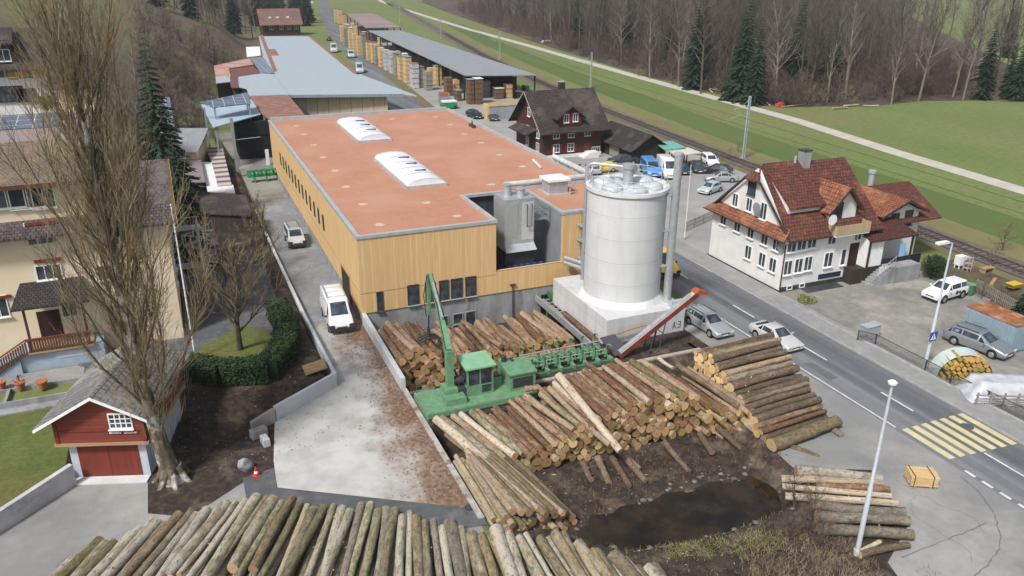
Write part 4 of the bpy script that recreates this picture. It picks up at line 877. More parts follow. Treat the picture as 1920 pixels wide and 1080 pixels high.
# roadside stack, logs laid crosswise to the rest
def fD(u, z, r):
    e = lerpf([(-28.3,19.1),(-24,20.0),(-20,20.6),(-17,20.9)])(u)+rng.uniform(-.15,.15); L = lerpf([(-28.3,5.5),(-24,6.0),(-20,6.2),(-17,6.8)])(u)+rng.uniform(-.2,.2); k = .07+rng.gauss(0,.012)
    return (e, u, z), (e+L, u+k*L, z-.0)
pile(pack(-27.3,-17.2,lerpf([(-27.3,.65),(-26,.8),(-24,1.15),(-22,1.65),(-20.5,2.15),(-18.6,2.3),(-17.2,1.5)]),lambda u:.0,.18,.26,130,9), 'D', 'logs of the roadside stack', ['grey','grey','mixed'], ['fresh','fresh','spruce'], fD, 'the roadside stack')
put_log((19.2,-28.0,.42),(25.0,-27.5,.42),.41,'mossy','fresh','thickest log, lying lowest at the front of the roadside stack','logs of the roadside stack')
# long row at the bottom of the picture
FL = [(-20.6,-24.6),(-18.7,-22.8),(-15.3,-21.8),(-11.5,-21.7),(-9.3,-22.6),(-7.5,-24.1),(-4.5,-25.1),(-2.9,-27.3),(.3,-29.9),(3.3,-31),(4.6,-33.4),(6.2,-35)]
FP = [Vector((*p,0)) for p in FL]; tot = sum((b-a).length for a, b in zip(FP, FP[1:]))
def on_line(s):
    for a, b in zip(FP, FP[1:]):
        l = (b-a).length
        if s <= l: return a+(b-a)*(s/l)
        s -= l
    return FP[-1]
for lay, (z, step, jit) in enumerate(((.32,.6,.5),(.9,.54,.8))):
    s = .3+lay*.2
    while s < tot:
        P = on_line(s); f = (P.x+20)/26; r = rng.choice([.17,.2,.22,.23,.25,.28,.33]) if lay else rng.uniform(.22,.3)
        yaw = R(lerpf([(0,-123),(.3,-121),(.55,-114),(.75,-97),(.85,-92),(1,-91)])(f)+rng.gauss(0,2.2)); d = Vector((math.cos(yaw), math.sin(yaw), 0)); L = rng.uniform(5.2,7.2)
        if lay and f > .93: L *= .8
        P = P+d*rng.uniform(-.15,jit)
        zz = z+(r-.3)*.8+(rng.uniform(-.06,.12) if lay else 0); bark = rng.choice(['beech','beech','beech','mossy','dry','beech'])
        tone = {'beech':'grey green','mossy':'mossy brown','dry':'grey'}[bark]
        put_log((P.x,P.y,zz),tuple(P+d*L+Vector((0,0,zz+rng.gauss(0,.05)))), r, bark, 'mossy', f"{size(r,(.25,.33))} {tone} log {'on top' if lay else 'underneath'} in the long row along the bottom edge", 'logs of the long bottom row')
        s += (step*.8+r*.6)*.86
# loose dry logs by the lamp post
for k, (a, b, r, bk, lb) in enumerate((((1492,882,.35),(1652,898,.35),.34,'dry','thick grey dry log at the far side of the loose row by the pond'),((1464,898,.3),(1655,906,.3),.2,'pale','pale grey pole second from the far side of the loose row'),((1530,910,.3),(1668,920,.3),.23,'spruce','reddish stripped log lying among the pale poles by the pond'),((1467,912,.3),(1672,930,.3),.17,'pale','thin pale pole lying beside the reddish stripped log'),((1472,930,.3),(1684,944,.3),.2,'pale','pale dry pole in front of the thin one by the pond'),((1522,945,.32),(1696,962,.32),.33,'dry','thick grey log third from the near side of the loose row'),((1530,966,.32),(1704,978,.32),.31,'dry','thick grey log second from the near side of the loose row'),((1534,990,.32),(1712,1004,.32),.32,'dry','thick grey log nearest the lamp post base in the loose row'),((1612,1040,.2),(1704,1022,.2),.18,'grey','crooked dark branch log lying below the loose row'),((1612,1034,.25),(1650,1016,.3),.14,'pale','short yellowish split log by the lamp post base'))):
    px_log(a, b, r, bk, 'fresh' if k > 4 else 'old', lb)

# drop the logs no one can see; past 290 keep the largest as things, the rest as one heap
def cull():
    bpy.context.view_layer.update(); dg = bpy.context.evaluated_depsgraph_get(); sc = []
    eyes = [CAM, CAM+_r*5, CAM-_r*5, CAM+Vector((0,0,4))]
    for o, p, q, r in LOGS:
        hit = 0; x = (q-p).normalized()
        pts = []
        for f in (.0,.0,.0,.08,.25,.45,.65,.85,1.0):
            c = p+(q-p)*f
            for k in range(6): a = k*PI/3+f*5; v = Vector((0,0,1)); y = v.cross(x).normalized(); z = x.cross(y); pts.append(c+(y*math.cos(a)+z*math.sin(a))*r*(.55 if f in (0.0,1.0) else .97)-(x*.03 if f == 0 else Vector()))
        for ei, e in enumerate(eyes):
            for t in pts:
                d = t-e; ok, loc, nn, ix, ob, mx = S.ray_cast(dg, e, d.normalized(), distance=d.length+.3)
                if ok and ob.name == o.name:
                    cc = t-CAM; zz = cc.dot(_f); inf = abs(cc.dot(_r)/zz*FOC) < 985 and abs(cc.dot(_d)/zz*FOC) < 560
                    hit += (1 if ei == 0 and inf else .02)
        dd = ((p+q)/2-CAM).length; sc.append((hit*r/dd**2, o))
    keep = [s for s in sc if s[0] > 0]
    for s, o in sc:
        if s <= 0: bpy.data.objects.remove(o)
    keep.sort(key=lambda s: -s[0]); rest = keep[285:]
    print('LOGS kept', len(keep), 'of', len(sc), 'rest', len(rest))
    if rest:
        mats = []; mb = MB()
        for s, o in rest:
            me = o.data; mw = o.matrix_world; ids = []
            for m in me.materials:
                if m not in mats: mats.append(m)
                ids.append(mats.index(m))
            b = len(mb.v); mb.v += [tuple(mw @ v.co) for v in me.vertices]
            for f in me.polygons: mb.f.append([b+i for i in f.vertices]); mb.m.append(ids[f.material_index])
        for s, o in rest: bpy.data.objects.remove(o)
        tag(mb.build('deep_stacked_logs', mats, smooth=50), 'partly hidden log ends deep inside the piles', 'logs', None, 'stuff')
cull()
def bundle():
    x, y = A(1725,900,.2)
    t = thing('lath_bundle', 'small bundle of fresh pale laths on bearers standing alone on the asphalt', 'lumber bundle', (x,y,0.005), R(-28))
    m = MB()
    for i in range(7):
        for j in range(5): m.box(-.75+.06*rng.random(),.72+.16*rng.random(),-.55+i*.16,-.41+i*.16,.12+j*.13,.225+j*.13+.02*rng.random())
    m.build('laths', mk('fresh_lath', (.62,.45,.24), (.52,.35,.17), 3, st=(.4,4,4)), t)
    for q in (-.5,.4): MB().box(q-.05,q+.05,-.6,.6,0,.115).build('bearer', M['plank'], t)
    for q in (-.55,.5): MB().box(q-.02,q+.02,-.575,.6,.78,.8).box(q-.02,q+.02,-.58,-.56,.1,.8).build('strap', M['rubber'], t)
bundle()
# ------------------------------------------------------------------ houses
M['tile_red'] = mk_tile('red_clay_tiles', (.165,.055,.039), (.098,.037,.03), (.04,.018,.015), .32, .36, patch=(.27,.105,.06), ps=.35, plo=.56, phi=.75)
M['tile_redx'] = mk_tile('red_clay_tiles_turned', (.3,.115,.06), (.19,.065,.04), (.08,.03,.02), .32, .36, swap=True, patch=(.34,.155,.085), ps=.5, plo=.5, phi=.7)
M['tile_dark'] = mk_tile('dark_brown_tiles', (.068,.054,.05), (.045,.037,.034), (.016,.014,.013), .3, .34, patch=(.082,.068,.06), ps=.3)
M['tile_grey'] = mk_tile('grey_interlocking_tiles', (.235,.225,.225), (.17,.165,.17), (.05,.05,.055), .42, .42, swap=True, patch=(.28,.26,.23), ps=.5)
M['tile_purple'] = mk_tile('dull_purple_tiles', (.11,.085,.085), (.075,.06,.062), (.025,.02,.022), .32, .36, patch=(.13,.11,.1), ps=.4)
M['tile_ochre'] = mk_tile('weathered_ochre_tiles', (.2,.15,.105), (.18,.135,.1), (.1,.08,.06), .3, .3, patch=(.22,.165,.1), ps=.25)
M['roof_edge'] = mk('dark_roof_edge', (.06,.045,.04), (.04,.03,.028), 2)
M['shutter_red'] = mk('red_shutter', (.2,.03,.03), (.16,.025,.025), 3)
def wy(t, px, py, y, w, h, **k): x, z = AY(px, py, y-.02); return window(t, x, y-.001, z, w, h, 0, **k)
def wx(t, px, py, x, w, h, **k): y, z = AX(px, py, x-.02); return window(t, x-.001, y, z, w, h, -PI/2, **k)

def inn():
    t = thing('white_inn', 'large white plastered house with steep red tiled roofs standing by the road', 'house')
    X0,X1,Y0,Y1 = 37.2,47.6,-7.4,3.5; E, Yr, Zr = 5.1,-1.95,10.6
    w = MB(); w.box(X0,X1,Y0,Y1,0,E); 
    g = .15
    def zp(y): return E+.05+(Zr-E-.05)*(y-(Y0-.6))/(Yr-(Y0-.6)) if y <= Yr else E+.05+(Zr-E-.05)*((Y1+.6)-y)/((Y1+.6)-Yr)
    w.extr([(X0+.3,Y0+.3,E),(X0+.3,Y1-.3,E),(X0+.3,Y1-.3,zp(Y1-.3)-.25),(X0+.3,Yr,Zr-.25),(X0+.3,Y0+.3,zp(Y0+.3)-.25)], (X1-X0-.4,0,0))
    w.build('wall', M['white_wall'], t)
    p = MB(); p.box(X0-.03,X1+.0,Y0-.035,Y0-.001,0,.45); p.box(X0-.035,X0-.001,Y0,Y1,0,.12); p.build('plinth', M['dark_metal'], t)
    rf = MB()
    rf.slab([(X0-.1,Y0-.6,E+.05),(X1+.5,Y0-.6,E+.05),(X1+.5,Yr,Zr),(X0+.7,Yr,Zr)], .18); rf.slab([(X1+.5,Y1+.6,E+.05),(X0-.1,Y1+.6,E+.05),(X0+.7,Yr,Zr),(X1+.5,Yr,Zr)], .18)
    # half hip over the road gable
    rf.extr([(X0-.25,Yr-1.15,Zr-1.25),(X0+.75,Yr,Zr+.03),(X0-.25,Yr+1.15,Zr-1.25)], (0,0,-.15))
    rf.build('roof', M['tile_red'], t)
    pr = MB()   # pent roof along the road gable
    pr.slab([(X0-.75,Y0-.6,E),(X0+.35,Y0+.1,E+.85),(X0+.35,Y1-.1,E+.85),(X0-.75,Y1+.6,E)], .14); pr.build('pent_roof', M['tile_redx'], t)
    eg = MB()
    for s, ye in ((1,Y0-.65),(-1,Y1+.65)):
        eg.extr([(X0-.14,ye,E-.02),(X0-.14,Yr-s*1.1,Zr-1.2),(X0-.14,Yr-s*1.1,Zr-1.45),(X0-.14,ye,E-.27)], (.12,0,0))
    eg.tube([(X0-.1,Y0-.68,E-.06),(X1+.5,Y0-.68,E-.06)], .07, 6); eg.tube([(X0-.8,Y0-.6,E-.05),(X0-.8,Y1+.6,E-.05)], .07, 6)
    eg.tube([(X0-.05,Y0-.65,E-.1),(X0-.06,Y0-.06,E-.6),(X0-.06,Y0-.06,.1)], .06, 6)
    eg.build('gutter', M['roof_edge'], t)
    # shed dormer with white cheek
    d = MB(); xa, xb = X0+1.05, X0+5.0; yd = Y0+1.45; ze = 7.72
    d.extr([(xa,yd,6.3),(xa,yd,ze),(xa,Yr,Zr-.1)], (xb-xa,0,0)); sd = d.build('shed_dormer', M['white_wall'], t)
    r = MB(); r.slab([(xa-.12,yd-.45,ze-.14),(xb+.1,yd-.45,ze-.14),(xb+.1,Yr+.1,Zr+.16),(xa-.12,Yr+.1,Zr+.16)], .16); put('dormer_roof', r.mesh('dormer_roof', M['tile_red']), sd)
    # cross gable with balcony
    c = MB(); x0, x1 = X0+5.05, X0+8.3; xm = (x0+x1)/2; yf = Y0+.55; zc, zt = 7.4, 9.15
    c.extr([(x0,yf,5.2),(x1,yf,5.2),(x1,yf,zc),(xm,yf,zt),(x0,yf,zc)], (0,5,0)); cg = c.build('cross_gable', M['white_wall'], t)
    r = MB(); r.slab([(x0-.45,yf-.6,zc-.45),(xm,yf-.6,zt+.12),(xm,Yr+1.2,zt+.12),(x0-.45,Yr+.2,zc-.45)], .14); r.slab([(xm,yf-.6,zt+.12),(x1+.45,yf-.6,zc-.45),(x1+.45,Yr+.2,zc-.45),(xm,Yr+1.2,zt+.12)], .14); put('gable_roof', r.mesh('gable_roof', M['tile_redx']), cg)
    r = MB()
    for s, xe in ((1,x0-.5),(-1,x1+.5)): r.extr([(xe,yf-.66,zc-.42),(xm,yf-.66,zt+.16),(xm,yf-.66,zt-.1),(xe,yf-.66,zc-.68)], (0,.05,0))
    put('barge_board', r.mesh('barge_board', M['roof_edge']), cg)
    b = MB(); b.box(x0-.3,x1+.5,Y0-1.0,yf,5.0,5.15); bl = b.build('balcony', M['white'], t)
    b = MB(); b.box(x0-.3,x1+.5,Y0-1.05,Y0-.98,5.16,6.05); b.box(x0-.35,x0-.29,Y0-.98,yf-.5,5.16,6.05); b.box(x1+.5,x1+.56,Y0-.98,yf-.5,5.16,6.05); put('parapet', b.mesh('parapet', mk_boards('straw_boards', (.5,.4,.24), (.42,.33,.19), .25, 'v')), bl)
    wy(t, 1570, 400, yf, 1.0, 1.9, frame='dark_metal', cols=2)
    b = MB(); b.tube([(0,0,0),(0,0,.5)], .03, 5); b.add([(.5*math.cos(a),-.1-.12*math.cos(2*0),.75+.5*math.sin(a)) for a in [2*PI*k/14 for k in range(14)]]+[(0,.06,.75)], [list(range(14))]+[(k,14,(k+1)%14) for k in range(14)])
    x, z = AY(1558,417,Y0-.9); tag(b.build('satellite_dish', M['white'], loc=(x,Y0-.85,6.05)), 'white satellite dish on the balcony of the white inn', 'satellite dish')
    b = MB(); b.tube([(-.3,0,0),(-.55,0,.1)], .03, 5); b.add([(-.6,.42*math.cos(a),.1+.42*math.sin(a)) for a in [2*PI*k/14 for k in range(14)]]+[(-.48,0,.1)], [list(range(14))[::-1]]+[((k+1)%14,14,k) for k in range(14)])
    y, z = AX(1461,466,X0-.4); tag(b.build('satellite_dish', M['grey_metal'], loc=(X0+.3,y,z)), 'grey satellite dish on the wall corner of the white inn facing the road', 'satellite dish')
    y, z = AX(1418,393,X0-.2); tag(put('satellite_dish', bpy.data.objects['satellite_dish.001'].data, None, (X0+.6,y,z), 0, (1.3,1.3,1.3)), 'large pale satellite dish high on the gable wall of the white inn', 'satellite dish')
    # windows
    for px, py in ((1477,502),(1497,498),(1515,494)): wy(t, px, py, Y0, .85, 1.3)
    wy(t, 1553, 487, Y0, .95, 1.35); wy(t, 1581, 482, Y0, .5, 1.5, cols=1)
    for px, py in ((1484,464),(1503,460),(1522,456)): wy(t, px, py, Y0, .95, .8)
    wy(t, 1560, 448, Y0, .9, .95); wy(t, 1609, 440, Y0, .8, .95)
    for px, py in ((1357,409),(1383,422),(1408,434),(1434,446),(1456,457),(1403,473),(1429,487),(1449,497)): wx(t, px, py, X0, .85, 1.25, cols=2)
    for px, py, ww, hh in ((1379,375,.75,1.2),(1405,384,.75,1.2),(1432,396,.8,1.5)): wx(t, px, py, X0+.3, ww, hh)
    wx(t, 1410, 353, X0+.3, 1.0, 1.15, frame='dark_metal'); wy(t, 1509, 413, yd, 1.1, .6)
    x, z = AY(1599,478,Y0); d = MB(); d.box(x-.55,x+.55,Y0-.05,Y0-.002,z-1.15,z+1.2); d.build('door', mk('dark_red_door', (.045,.015,.015), (.03,.012,.012), 3), t)
    c = MB(); x, z = AY(1505,320,Yr-.2); c.box(x-.45,x+.45,Yr-.6,Yr+.2,Zr-1.2,Zr+1.1); ch = c.build('chimney', M['concrete'], t); c = MB(); c.box(x-.52,x+.52,Yr-.67,Yr+.27,Zr+1.1,Zr+1.2); put('cap', c.mesh('cap', M['dark_metal']), ch)
    c = MB(); c.cyl(x-1.0,Yr-.1,Zr-.2,Zr+.6,.12,n=8); c.build('vent_pipe', M['zinc'], t)
    s = MB(); s.box(41.6,44.3,Y0-.06,Y0-.002,.62,1.1); sg = s.build('sign_board', mk('blue_black_board', (.025,.035,.06), (.02,.028,.05), 3, rough=.5), t)
    # outside stair to the door
    st = MB()
    for k in range(8): st.box(46.0+k*.32,46.32+k*.32,Y0-2.3,Y0-1.1,0,.2+k*.2)
    st.box(48.56,51.9,Y0-2.4,Y0-.36,0,1.6); so = st.build('outside_stair', M['concrete'], t)
    r = MB()
    for k in range(9): r.tube([(46.0+k*.32,Y0-2.3,.2+k*.2),(46.0+k*.32,Y0-2.3,1.1+k*.2)], .02, 4)
    r.tube([(46,Y0-2.3,1.1),(48.6,Y0-2.3,2.75)], .035, 5); r.tube([(46,Y0-2.3,.7),(48.6,Y0-2.3,2.3)], .025, 5); put('handrail', r.mesh('handrail', M['steel']), so)
    d = MB(); d.box(44.6,48.5,Y0-1.09,Y0-.04,0,1.5); put('stair_side', d.mesh('stair_side', M['dark_wood']), so)
    bs = MB(); bs.box(39.5,43.8,Y0-1.2,Y0-.04,.006,.05); bs.build('cellar_cover', M['dark_metal'], t)
    for px in (1479,1502): x, z = AY(px,540,Y0); window(t, x, Y0-.036, .3, .5, .3, 0, 'white', 1, 1, False)
inn()
def annex():
    t = thing('white_side_house', 'smaller white house with red roof joined behind the big white inn', 'house')
    x0 = 47.65; yf = -5.0; xa, za = AY(1643,347,-.5); xb, zb = AY(1706,336,-.5); zr = za
    xr, ze = AY(1762,425,-6.6); x1 = xr-1.1
    w = MB(); w.box(x0,x1,yf,4.5,0,4.9); w.build('wall', M['white_wall'], t)
    r = MB(); r.slab([(x0+.45,-6.6,4.75),(xr,-6.6,4.75),(xb,-.5,zr),(x0+.45,-.5,zr)], .18); r.slab([(xr,5.6,4.75),(x0+.45,5.6,4.75),(x0+.45,-.5,zr),(xb,-.5,zr)], .18); r.slab([(xr,-6.6,4.75),(xr,5.6,4.75),(xb,-.5,zr)], .18); r.build('roof', M['tile_red'], t)
    gx0, gz = AY(1650,412,-6.4); gx1, _ = AY(1734,404,-6.4); pm, zt = AY(1703,375,-6.4)
    c = MB(); a0, a1, yg = gx0+.5, gx1-.4, -6.0
    c.extr([(a0,yg,0.5),(a1,yg,0.5),(a1,yg,5.6),(pm,yg,zt-.25),(a0,yg,5.6)], (0,.9,0)); cg = c.build('cross_gable', M['white_wall'], t)
    r = MB(); r.slab([(a0-.5,yg-.7,5.6),(pm,yg-.7,zt+.05),(pm,-.4,zt+.05),(a0-.5,-.4,5.6)], .14); r.slab([(pm,yg-.7,zt+.05),(a1+.5,yg-.7,5.6),(a1+.5,-.4,5.6),(pm,-.4,zt+.05)], .14); put('gable_roof', r.mesh('gable_roof', M['tile_redx']), cg)
    r = MB()
    for xe in (a0-.55,a1+.55): r.extr([(xe,yg-.76,5.62),(pm,yg-.76,zt+.1),(pm,yg-.76,zt-.15),(xe,yg-.76,5.36)], (0,.05,0))
    put('barge_board', r.mesh('barge_board', M['roof_edge']), cg)
    wy(t, 1677, 414, yg, .9, 1.4, frame='dark_metal'); wy(t, 1703, 408, yg, .9, 1.4, frame='dark_metal')
    p = MB(); q = [AY(1632,452,-8.6),AY(1720,440,-8.6)]; zq = q[0][1]
    p.slab([(q[0][0],-8.8,zq),(q[1][0],-8.8,zq),(q[1][0]-.6,yg+.02,zq+1.1),(q[0][0]+.2,yg+.02,zq+1.1)], .15); po = p.build('porch_roof', mk_tile('porch_tiles', (.11,.04,.032), (.08,.03,.026), (.03,.015,.012)), t)
    m = MB()
    for x in (q[0][0]+.2,q[1][0]-.4): m.box(x-.07,x+.07,-8.6,-8.46,0,zq-.1)
    put('post', m.mesh('post', M['dark_wood']), po)
    xa2, xb2 = q[0][0]+.1, (q[0][0]+q[1][0])/2-.9
    m = MB(); m.box(xa2,xb2,-8.4,yg-.01,0,zq+.05); m.build('porch_room', M['white'], t)
    m = MB(); m.box(xb2+.02,q[1][0]+1.2,-8.5,-8.4,.9,2.05); m.box(xb2+.02,q[1][0]+1.2,-8.4,yg-.01,.75,.88); m.build('veranda', mk('dark_blue_board', (.02,.025,.035), (.015,.02,.028), 2), t)
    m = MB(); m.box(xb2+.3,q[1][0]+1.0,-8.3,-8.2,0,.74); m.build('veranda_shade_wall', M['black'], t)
    m = MB(); m.box(0,.7,-.02,.02,-1.3,0); x, z = AY(1693,465,-8.56); tag(m.build('towel', mk('light_blue_cloth', (.2,.42,.7), (.3,.5,.75), 5), loc=(x-.35,-8.54,z+.45)), 'light blue towel hanging over the dark veranda rail', 'towel')
    m = MB(); x, z = AY(1657,520,-9.2); m.slab([(x-.9,-9.3,1.7),(x+.9,-9.4,1.8),(x+.9,-9.2,.05),(x-.9,-9.1,.05)], .06); tag(m.build('leaning_board', M['white']), 'white board panel leaning beside the inn terrace', 'board')
    c = MB(); x, z = AY(1634,335,1); c.cyl(x,1,5.5,z+.6,.3,n=12); c.cyl(x,1,z+.6,z+.9,.4,n=12); c.build('chimney', M['zinc'], t, 40)
annex()
def brown_house():
    t = thing('brown_chalet', 'dark brown wooden chalet with dark tiled roof and white framed windows behind the mill hall', 'house')
    X0,X1,Y0,Y1 = 39.4,49.6,49.4,59.6; E, Zr, Yr = 4.9,9.7,54.5
    w = MB(); w.box(X0,X1,Y0,Y1,.55,E); w.extr([(X0,Y0+.05,E),(X0,Y1-.05,E),(X0,Yr,Zr-.3)], (X1-X0,0,0)); w.build('wall', mk_boards('chalet_boards', (.085,.035,.028), (.06,.026,.022), .22, 'h'), t)
    MB().box(X0-.05,X1+.05,Y0-.05,Y1+.05,-.05,.548).build('plinth', M['white_wall'], t)
    r = MB(); gable_slabs(r, X0-1.0,X1+1.0,Y0-1.2,Y1+1.2,Yr,E-.7,E-.7,Zr,.2); r.build('roof', M['tile_dark'], t)
    b = MB()
    for s in (-1,1): b.extr([(X0-1.06,Yr+s*6.3,E-.7),(X0-1.06,Yr,Zr+.02),(X0-1.06,Yr,Zr-.22),(X0-1.06,Yr+s*6.3,E-.95)], (.05,0,0))
    b.build('barge_board', mk('worn_white_board', (.4,.37,.33), (.25,.22,.2), 3), t)
    DS = AY(1070,222,48.9)[1]+.55; xa, za = AY(1040,238,48.9); xb, _ = AY(1098,232,48.9); xm, zt = AY(1070,198,48.9); xm = (xa+xb)/2
    d = MB(); d.extr([(xa+.7,48.9,4.6),(xb-.7,48.9,4.6),(xb-.7,48.9,DS),(xm,48.9,zt-.2),(xa+.7,48.9,DS)], (0,4,0)); dm = d.build('dormer', bpy.data.materials['chalet_boards'], t)
    r = MB(); r.slab([(xa+.1,48.3,DS-.5),(xm,48.3,zt),(xm,54.4,zt),(xa+.1,54.2,DS-.5)], .15); r.slab([(xm,48.3,zt),(xb-.1,48.3,DS-.5),(xb-.1,54.2,DS-.5),(xm,54.4,zt)], .15); put('dormer_roof', r.mesh('dormer_roof', M['tile_dark']), dm)
    for px, py in ((1062,222),(1079,220)): wy(t, px, py, 48.9, .75, 1.2, shutter='shutter_red')
    for px, py in ((1043,252),(1071,250),(1102,247),(1043,278),(1070,276)): wy(t, px, py, Y0, .95, 1.15, shutter='shutter_red', rows=2)
    for px, py in ((992,210),(990,243),(1009,251),(989,264),(1008,276)): wx(t, px, py, X0, .9, 1.25, rows=2)
    x, z = AY(1100,278,Y0); d = MB(); d.box(x-.5,x+.5,Y0-.06,Y0-.002,z-1.1,z+1.0); d.build('door', mk('brown_door', (.13,.05,.02), (.1,.04,.017), 3), t)
    c = MB(); x, z = AY(1053,160,Yr+.6); c.box(x-.45,x+.45,Yr+.2,Yr+1.0,8.5,10.7); ch = c.build('chimney', M['dark_wood'], t); c = MB(); c.box(x-.5,x+.5,Yr+.15,Yr+1.05,10.7,10.82); put('cap', c.mesh('cap', M['zinc']), ch)
    p = MB(); p.slab([(X0-1.9,Y0+2,3.5),(X0-.02,Y0+2,4.3),(X0-.02,Y1-1,4.3),(X0-1.9,Y1-1,3.5)], .12); p.build('porch_roof', M['tile_dark'], t)
    s = MB(); x, z = AY(1118,297,48.2)
    for k in range(4): s.box(x-2.6+k*.35,x-2.25+k*.35,47.6,49.3,0,.2+k*.2)
    s.box(x-1.2,x+.2,47.6,49.3,0,.85); s.build('entrance_step', M['white_wall'], t)
    r = MB()
    for k in range(5): r.tube([(x-1.2+k*.35,47.6,.85),(x-1.2+k*.35,47.6,1.7)], .025, 4)
    r.tube([(x-1.2,47.6,1.7),(x+.2,47.6,1.7)], .035, 4); r.build('railing', M['white'], t)
    # barn in front to the right
    t = thing('low_barn', 'low dark wooden barn with dark roof beside the brown chalet', 'barn')
    w = MB(); w.box(50.6,56.4,41.6,53,0,2.3); w.extr([(50.6,41.6,2.3),(56.4,41.6,2.3),(53.5,41.6,4.1)], (0,11.4,0)); w.build('wall', M['dark_wood'], t)
    r = MB(); r.slab([(49.9,40.8,2.15),(53.5,40.8,4.4),(53.5,53.6,4.4),(49.9,53.6,2.15)], .16); r.slab([(53.5,40.8,4.4),(57.1,40.8,2.15),(57.1,53.6,2.15),(53.5,53.6,4.4)], .16); r.build('roof', mk_tile('barn_tiles', (.055,.045,.042), (.035,.03,.03), (.014,.012,.012), .32, .36, swap=True, patch=(.075,.06,.055)), t)
    MB().box(50.56,50.598,45.5,48.4,.1,2.0).build('door', M['grey_wood'], t)
    # carport with a teal and a white roof sheet
    t = thing('carport', 'open carport with one teal and one cream flat roof sheet beside the railway', 'carport')
    a = [A3(*p,2.7) for p in ((1226,266),(1262,264),(1285,276),(1247,281))]; MB().slab(a,.12).build('teal_roof', mk('teal_sheet', (.16,.42,.36), (.13,.35,.3), 1.5, rough=.5), t)
    a2 = [A3(*p,2.45) for p in ((1255,283),(1290,276),(1316,286),(1268,291))]; MB().slab(a2,.16).build('cream_roof', mk('cream_sheet', (.6,.58,.5), (.52,.5,.43), 1, rough=.6), t)
    for q in a+a2: MB().box(q[0]*.98+.02*a[0][0]-.06,q[0]*.98+.02*a[0][0]+.06,q[1]*.99+.01*a2[3][1]-.06,q[1]*.99+.01*a2[3][1]+.06,0,q[2]-.17).build('post', M['dark_wood'], t)
brown_house()
def garage():
    c0 = Vector((-20.3,-15.0)); 
    t = thing('red_garage', 'small two storey garage with red boards above, red doors below and a grey tiled roof', 'garage', (-18.35,-15.55,0), R(-19))
    L = MB(); L.box(-2.15,2.15,0,6.0,0,2.45); L.build('lower_wall', mk('bluish_plaster', (.5,.54,.6), (.42,.46,.52), .8), t)
    d = MB(); d.box(-1.7,-.01,-.04,-.002,.06,2.3); d.build('door', M['red_door'], t); d = MB(); d.box(.01,1.7,-.04,-.002,.06,2.3); d.build('door', M['red_door'], t)
    MB().box(-2.6,2.6,-.55,6.2,2.452,2.62).build('floor_beam', M['plank'], t)
    u = MB(); u.extr([(-2.45,-.45,2.621),(2.45,-.45,2.621),(2.45,-.45,4.55),(.15,-.45,5.75),(-2.45,-.45,4.35)], (0,6.5,0)); u.build('upper_wall', M['red_wood'], t)
    c = MB(); c.box(-2.5,-2.3,-.5,-.452,2.63,4.3); c.box(2.3,2.5,-.5,-.452,2.63,4.4); c.box(-2.3,2.3,-.5,-.452,3.35,3.45); c.build('corner_board', M['red_door'], t)
    r = MB(); r.slab([(-3.2,-1.1,4.0),(.15,-1.1,5.95),(.15,6.9,5.95),(-3.2,6.9,4.0)], .14); r.slab([(.15,-1.1,5.95),(2.95,-1.1,4.45),(2.95,6.9,4.45),(.15,6.9,5.95)], .14); r.build('roof', M['tile_grey'], t)
    b = MB(); b.extr([(-3.24,-1.14,3.92),(.15,-1.14,5.9),(.15,-1.14,5.72),(-3.24,-1.14,3.74)], (0,.04,0)); b.extr([(.15,-1.14,5.9),(2.99,-1.14,4.4),(2.99,-1.14,4.22),(.15,-1.14,5.72)], (0,.04,0)); b.build('barge_board', M['white'], t)
    window(t, 1.25, -.451, 4.0, 1.15, .85, 0, 'white', 4, 3, True)
    s = MB(); s.box(.45,2.15,-.475,-.452,3.12,3.36); s.build('name_board', mk('dark_red_board', (.1,.022,.016), (.08,.018,.013), 3), t)
    for i, (x, n) in enumerate(((.52,8),(1.32,9))):
        m = MB(); r_ = random.Random(i+3)
        for k in range(n):
            xx = x+k*.082; m.box(xx,xx+.018,-.485,-.476,3.18,3.3); m.box(xx+.02,xx+.05,-.485,-.476,3.18+.05*r_.randrange(3),3.2+.05*r_.randrange(3)); m.box(xx+.05,xx+.065,-.485,-.476,3.18,3.3)
        m.build('lettering', M['white'], t)
    MB().box(-2.1,2.15,-.75,-.05,.0,.07).build('door_sill', M['pale_concrete'], t)
garage()
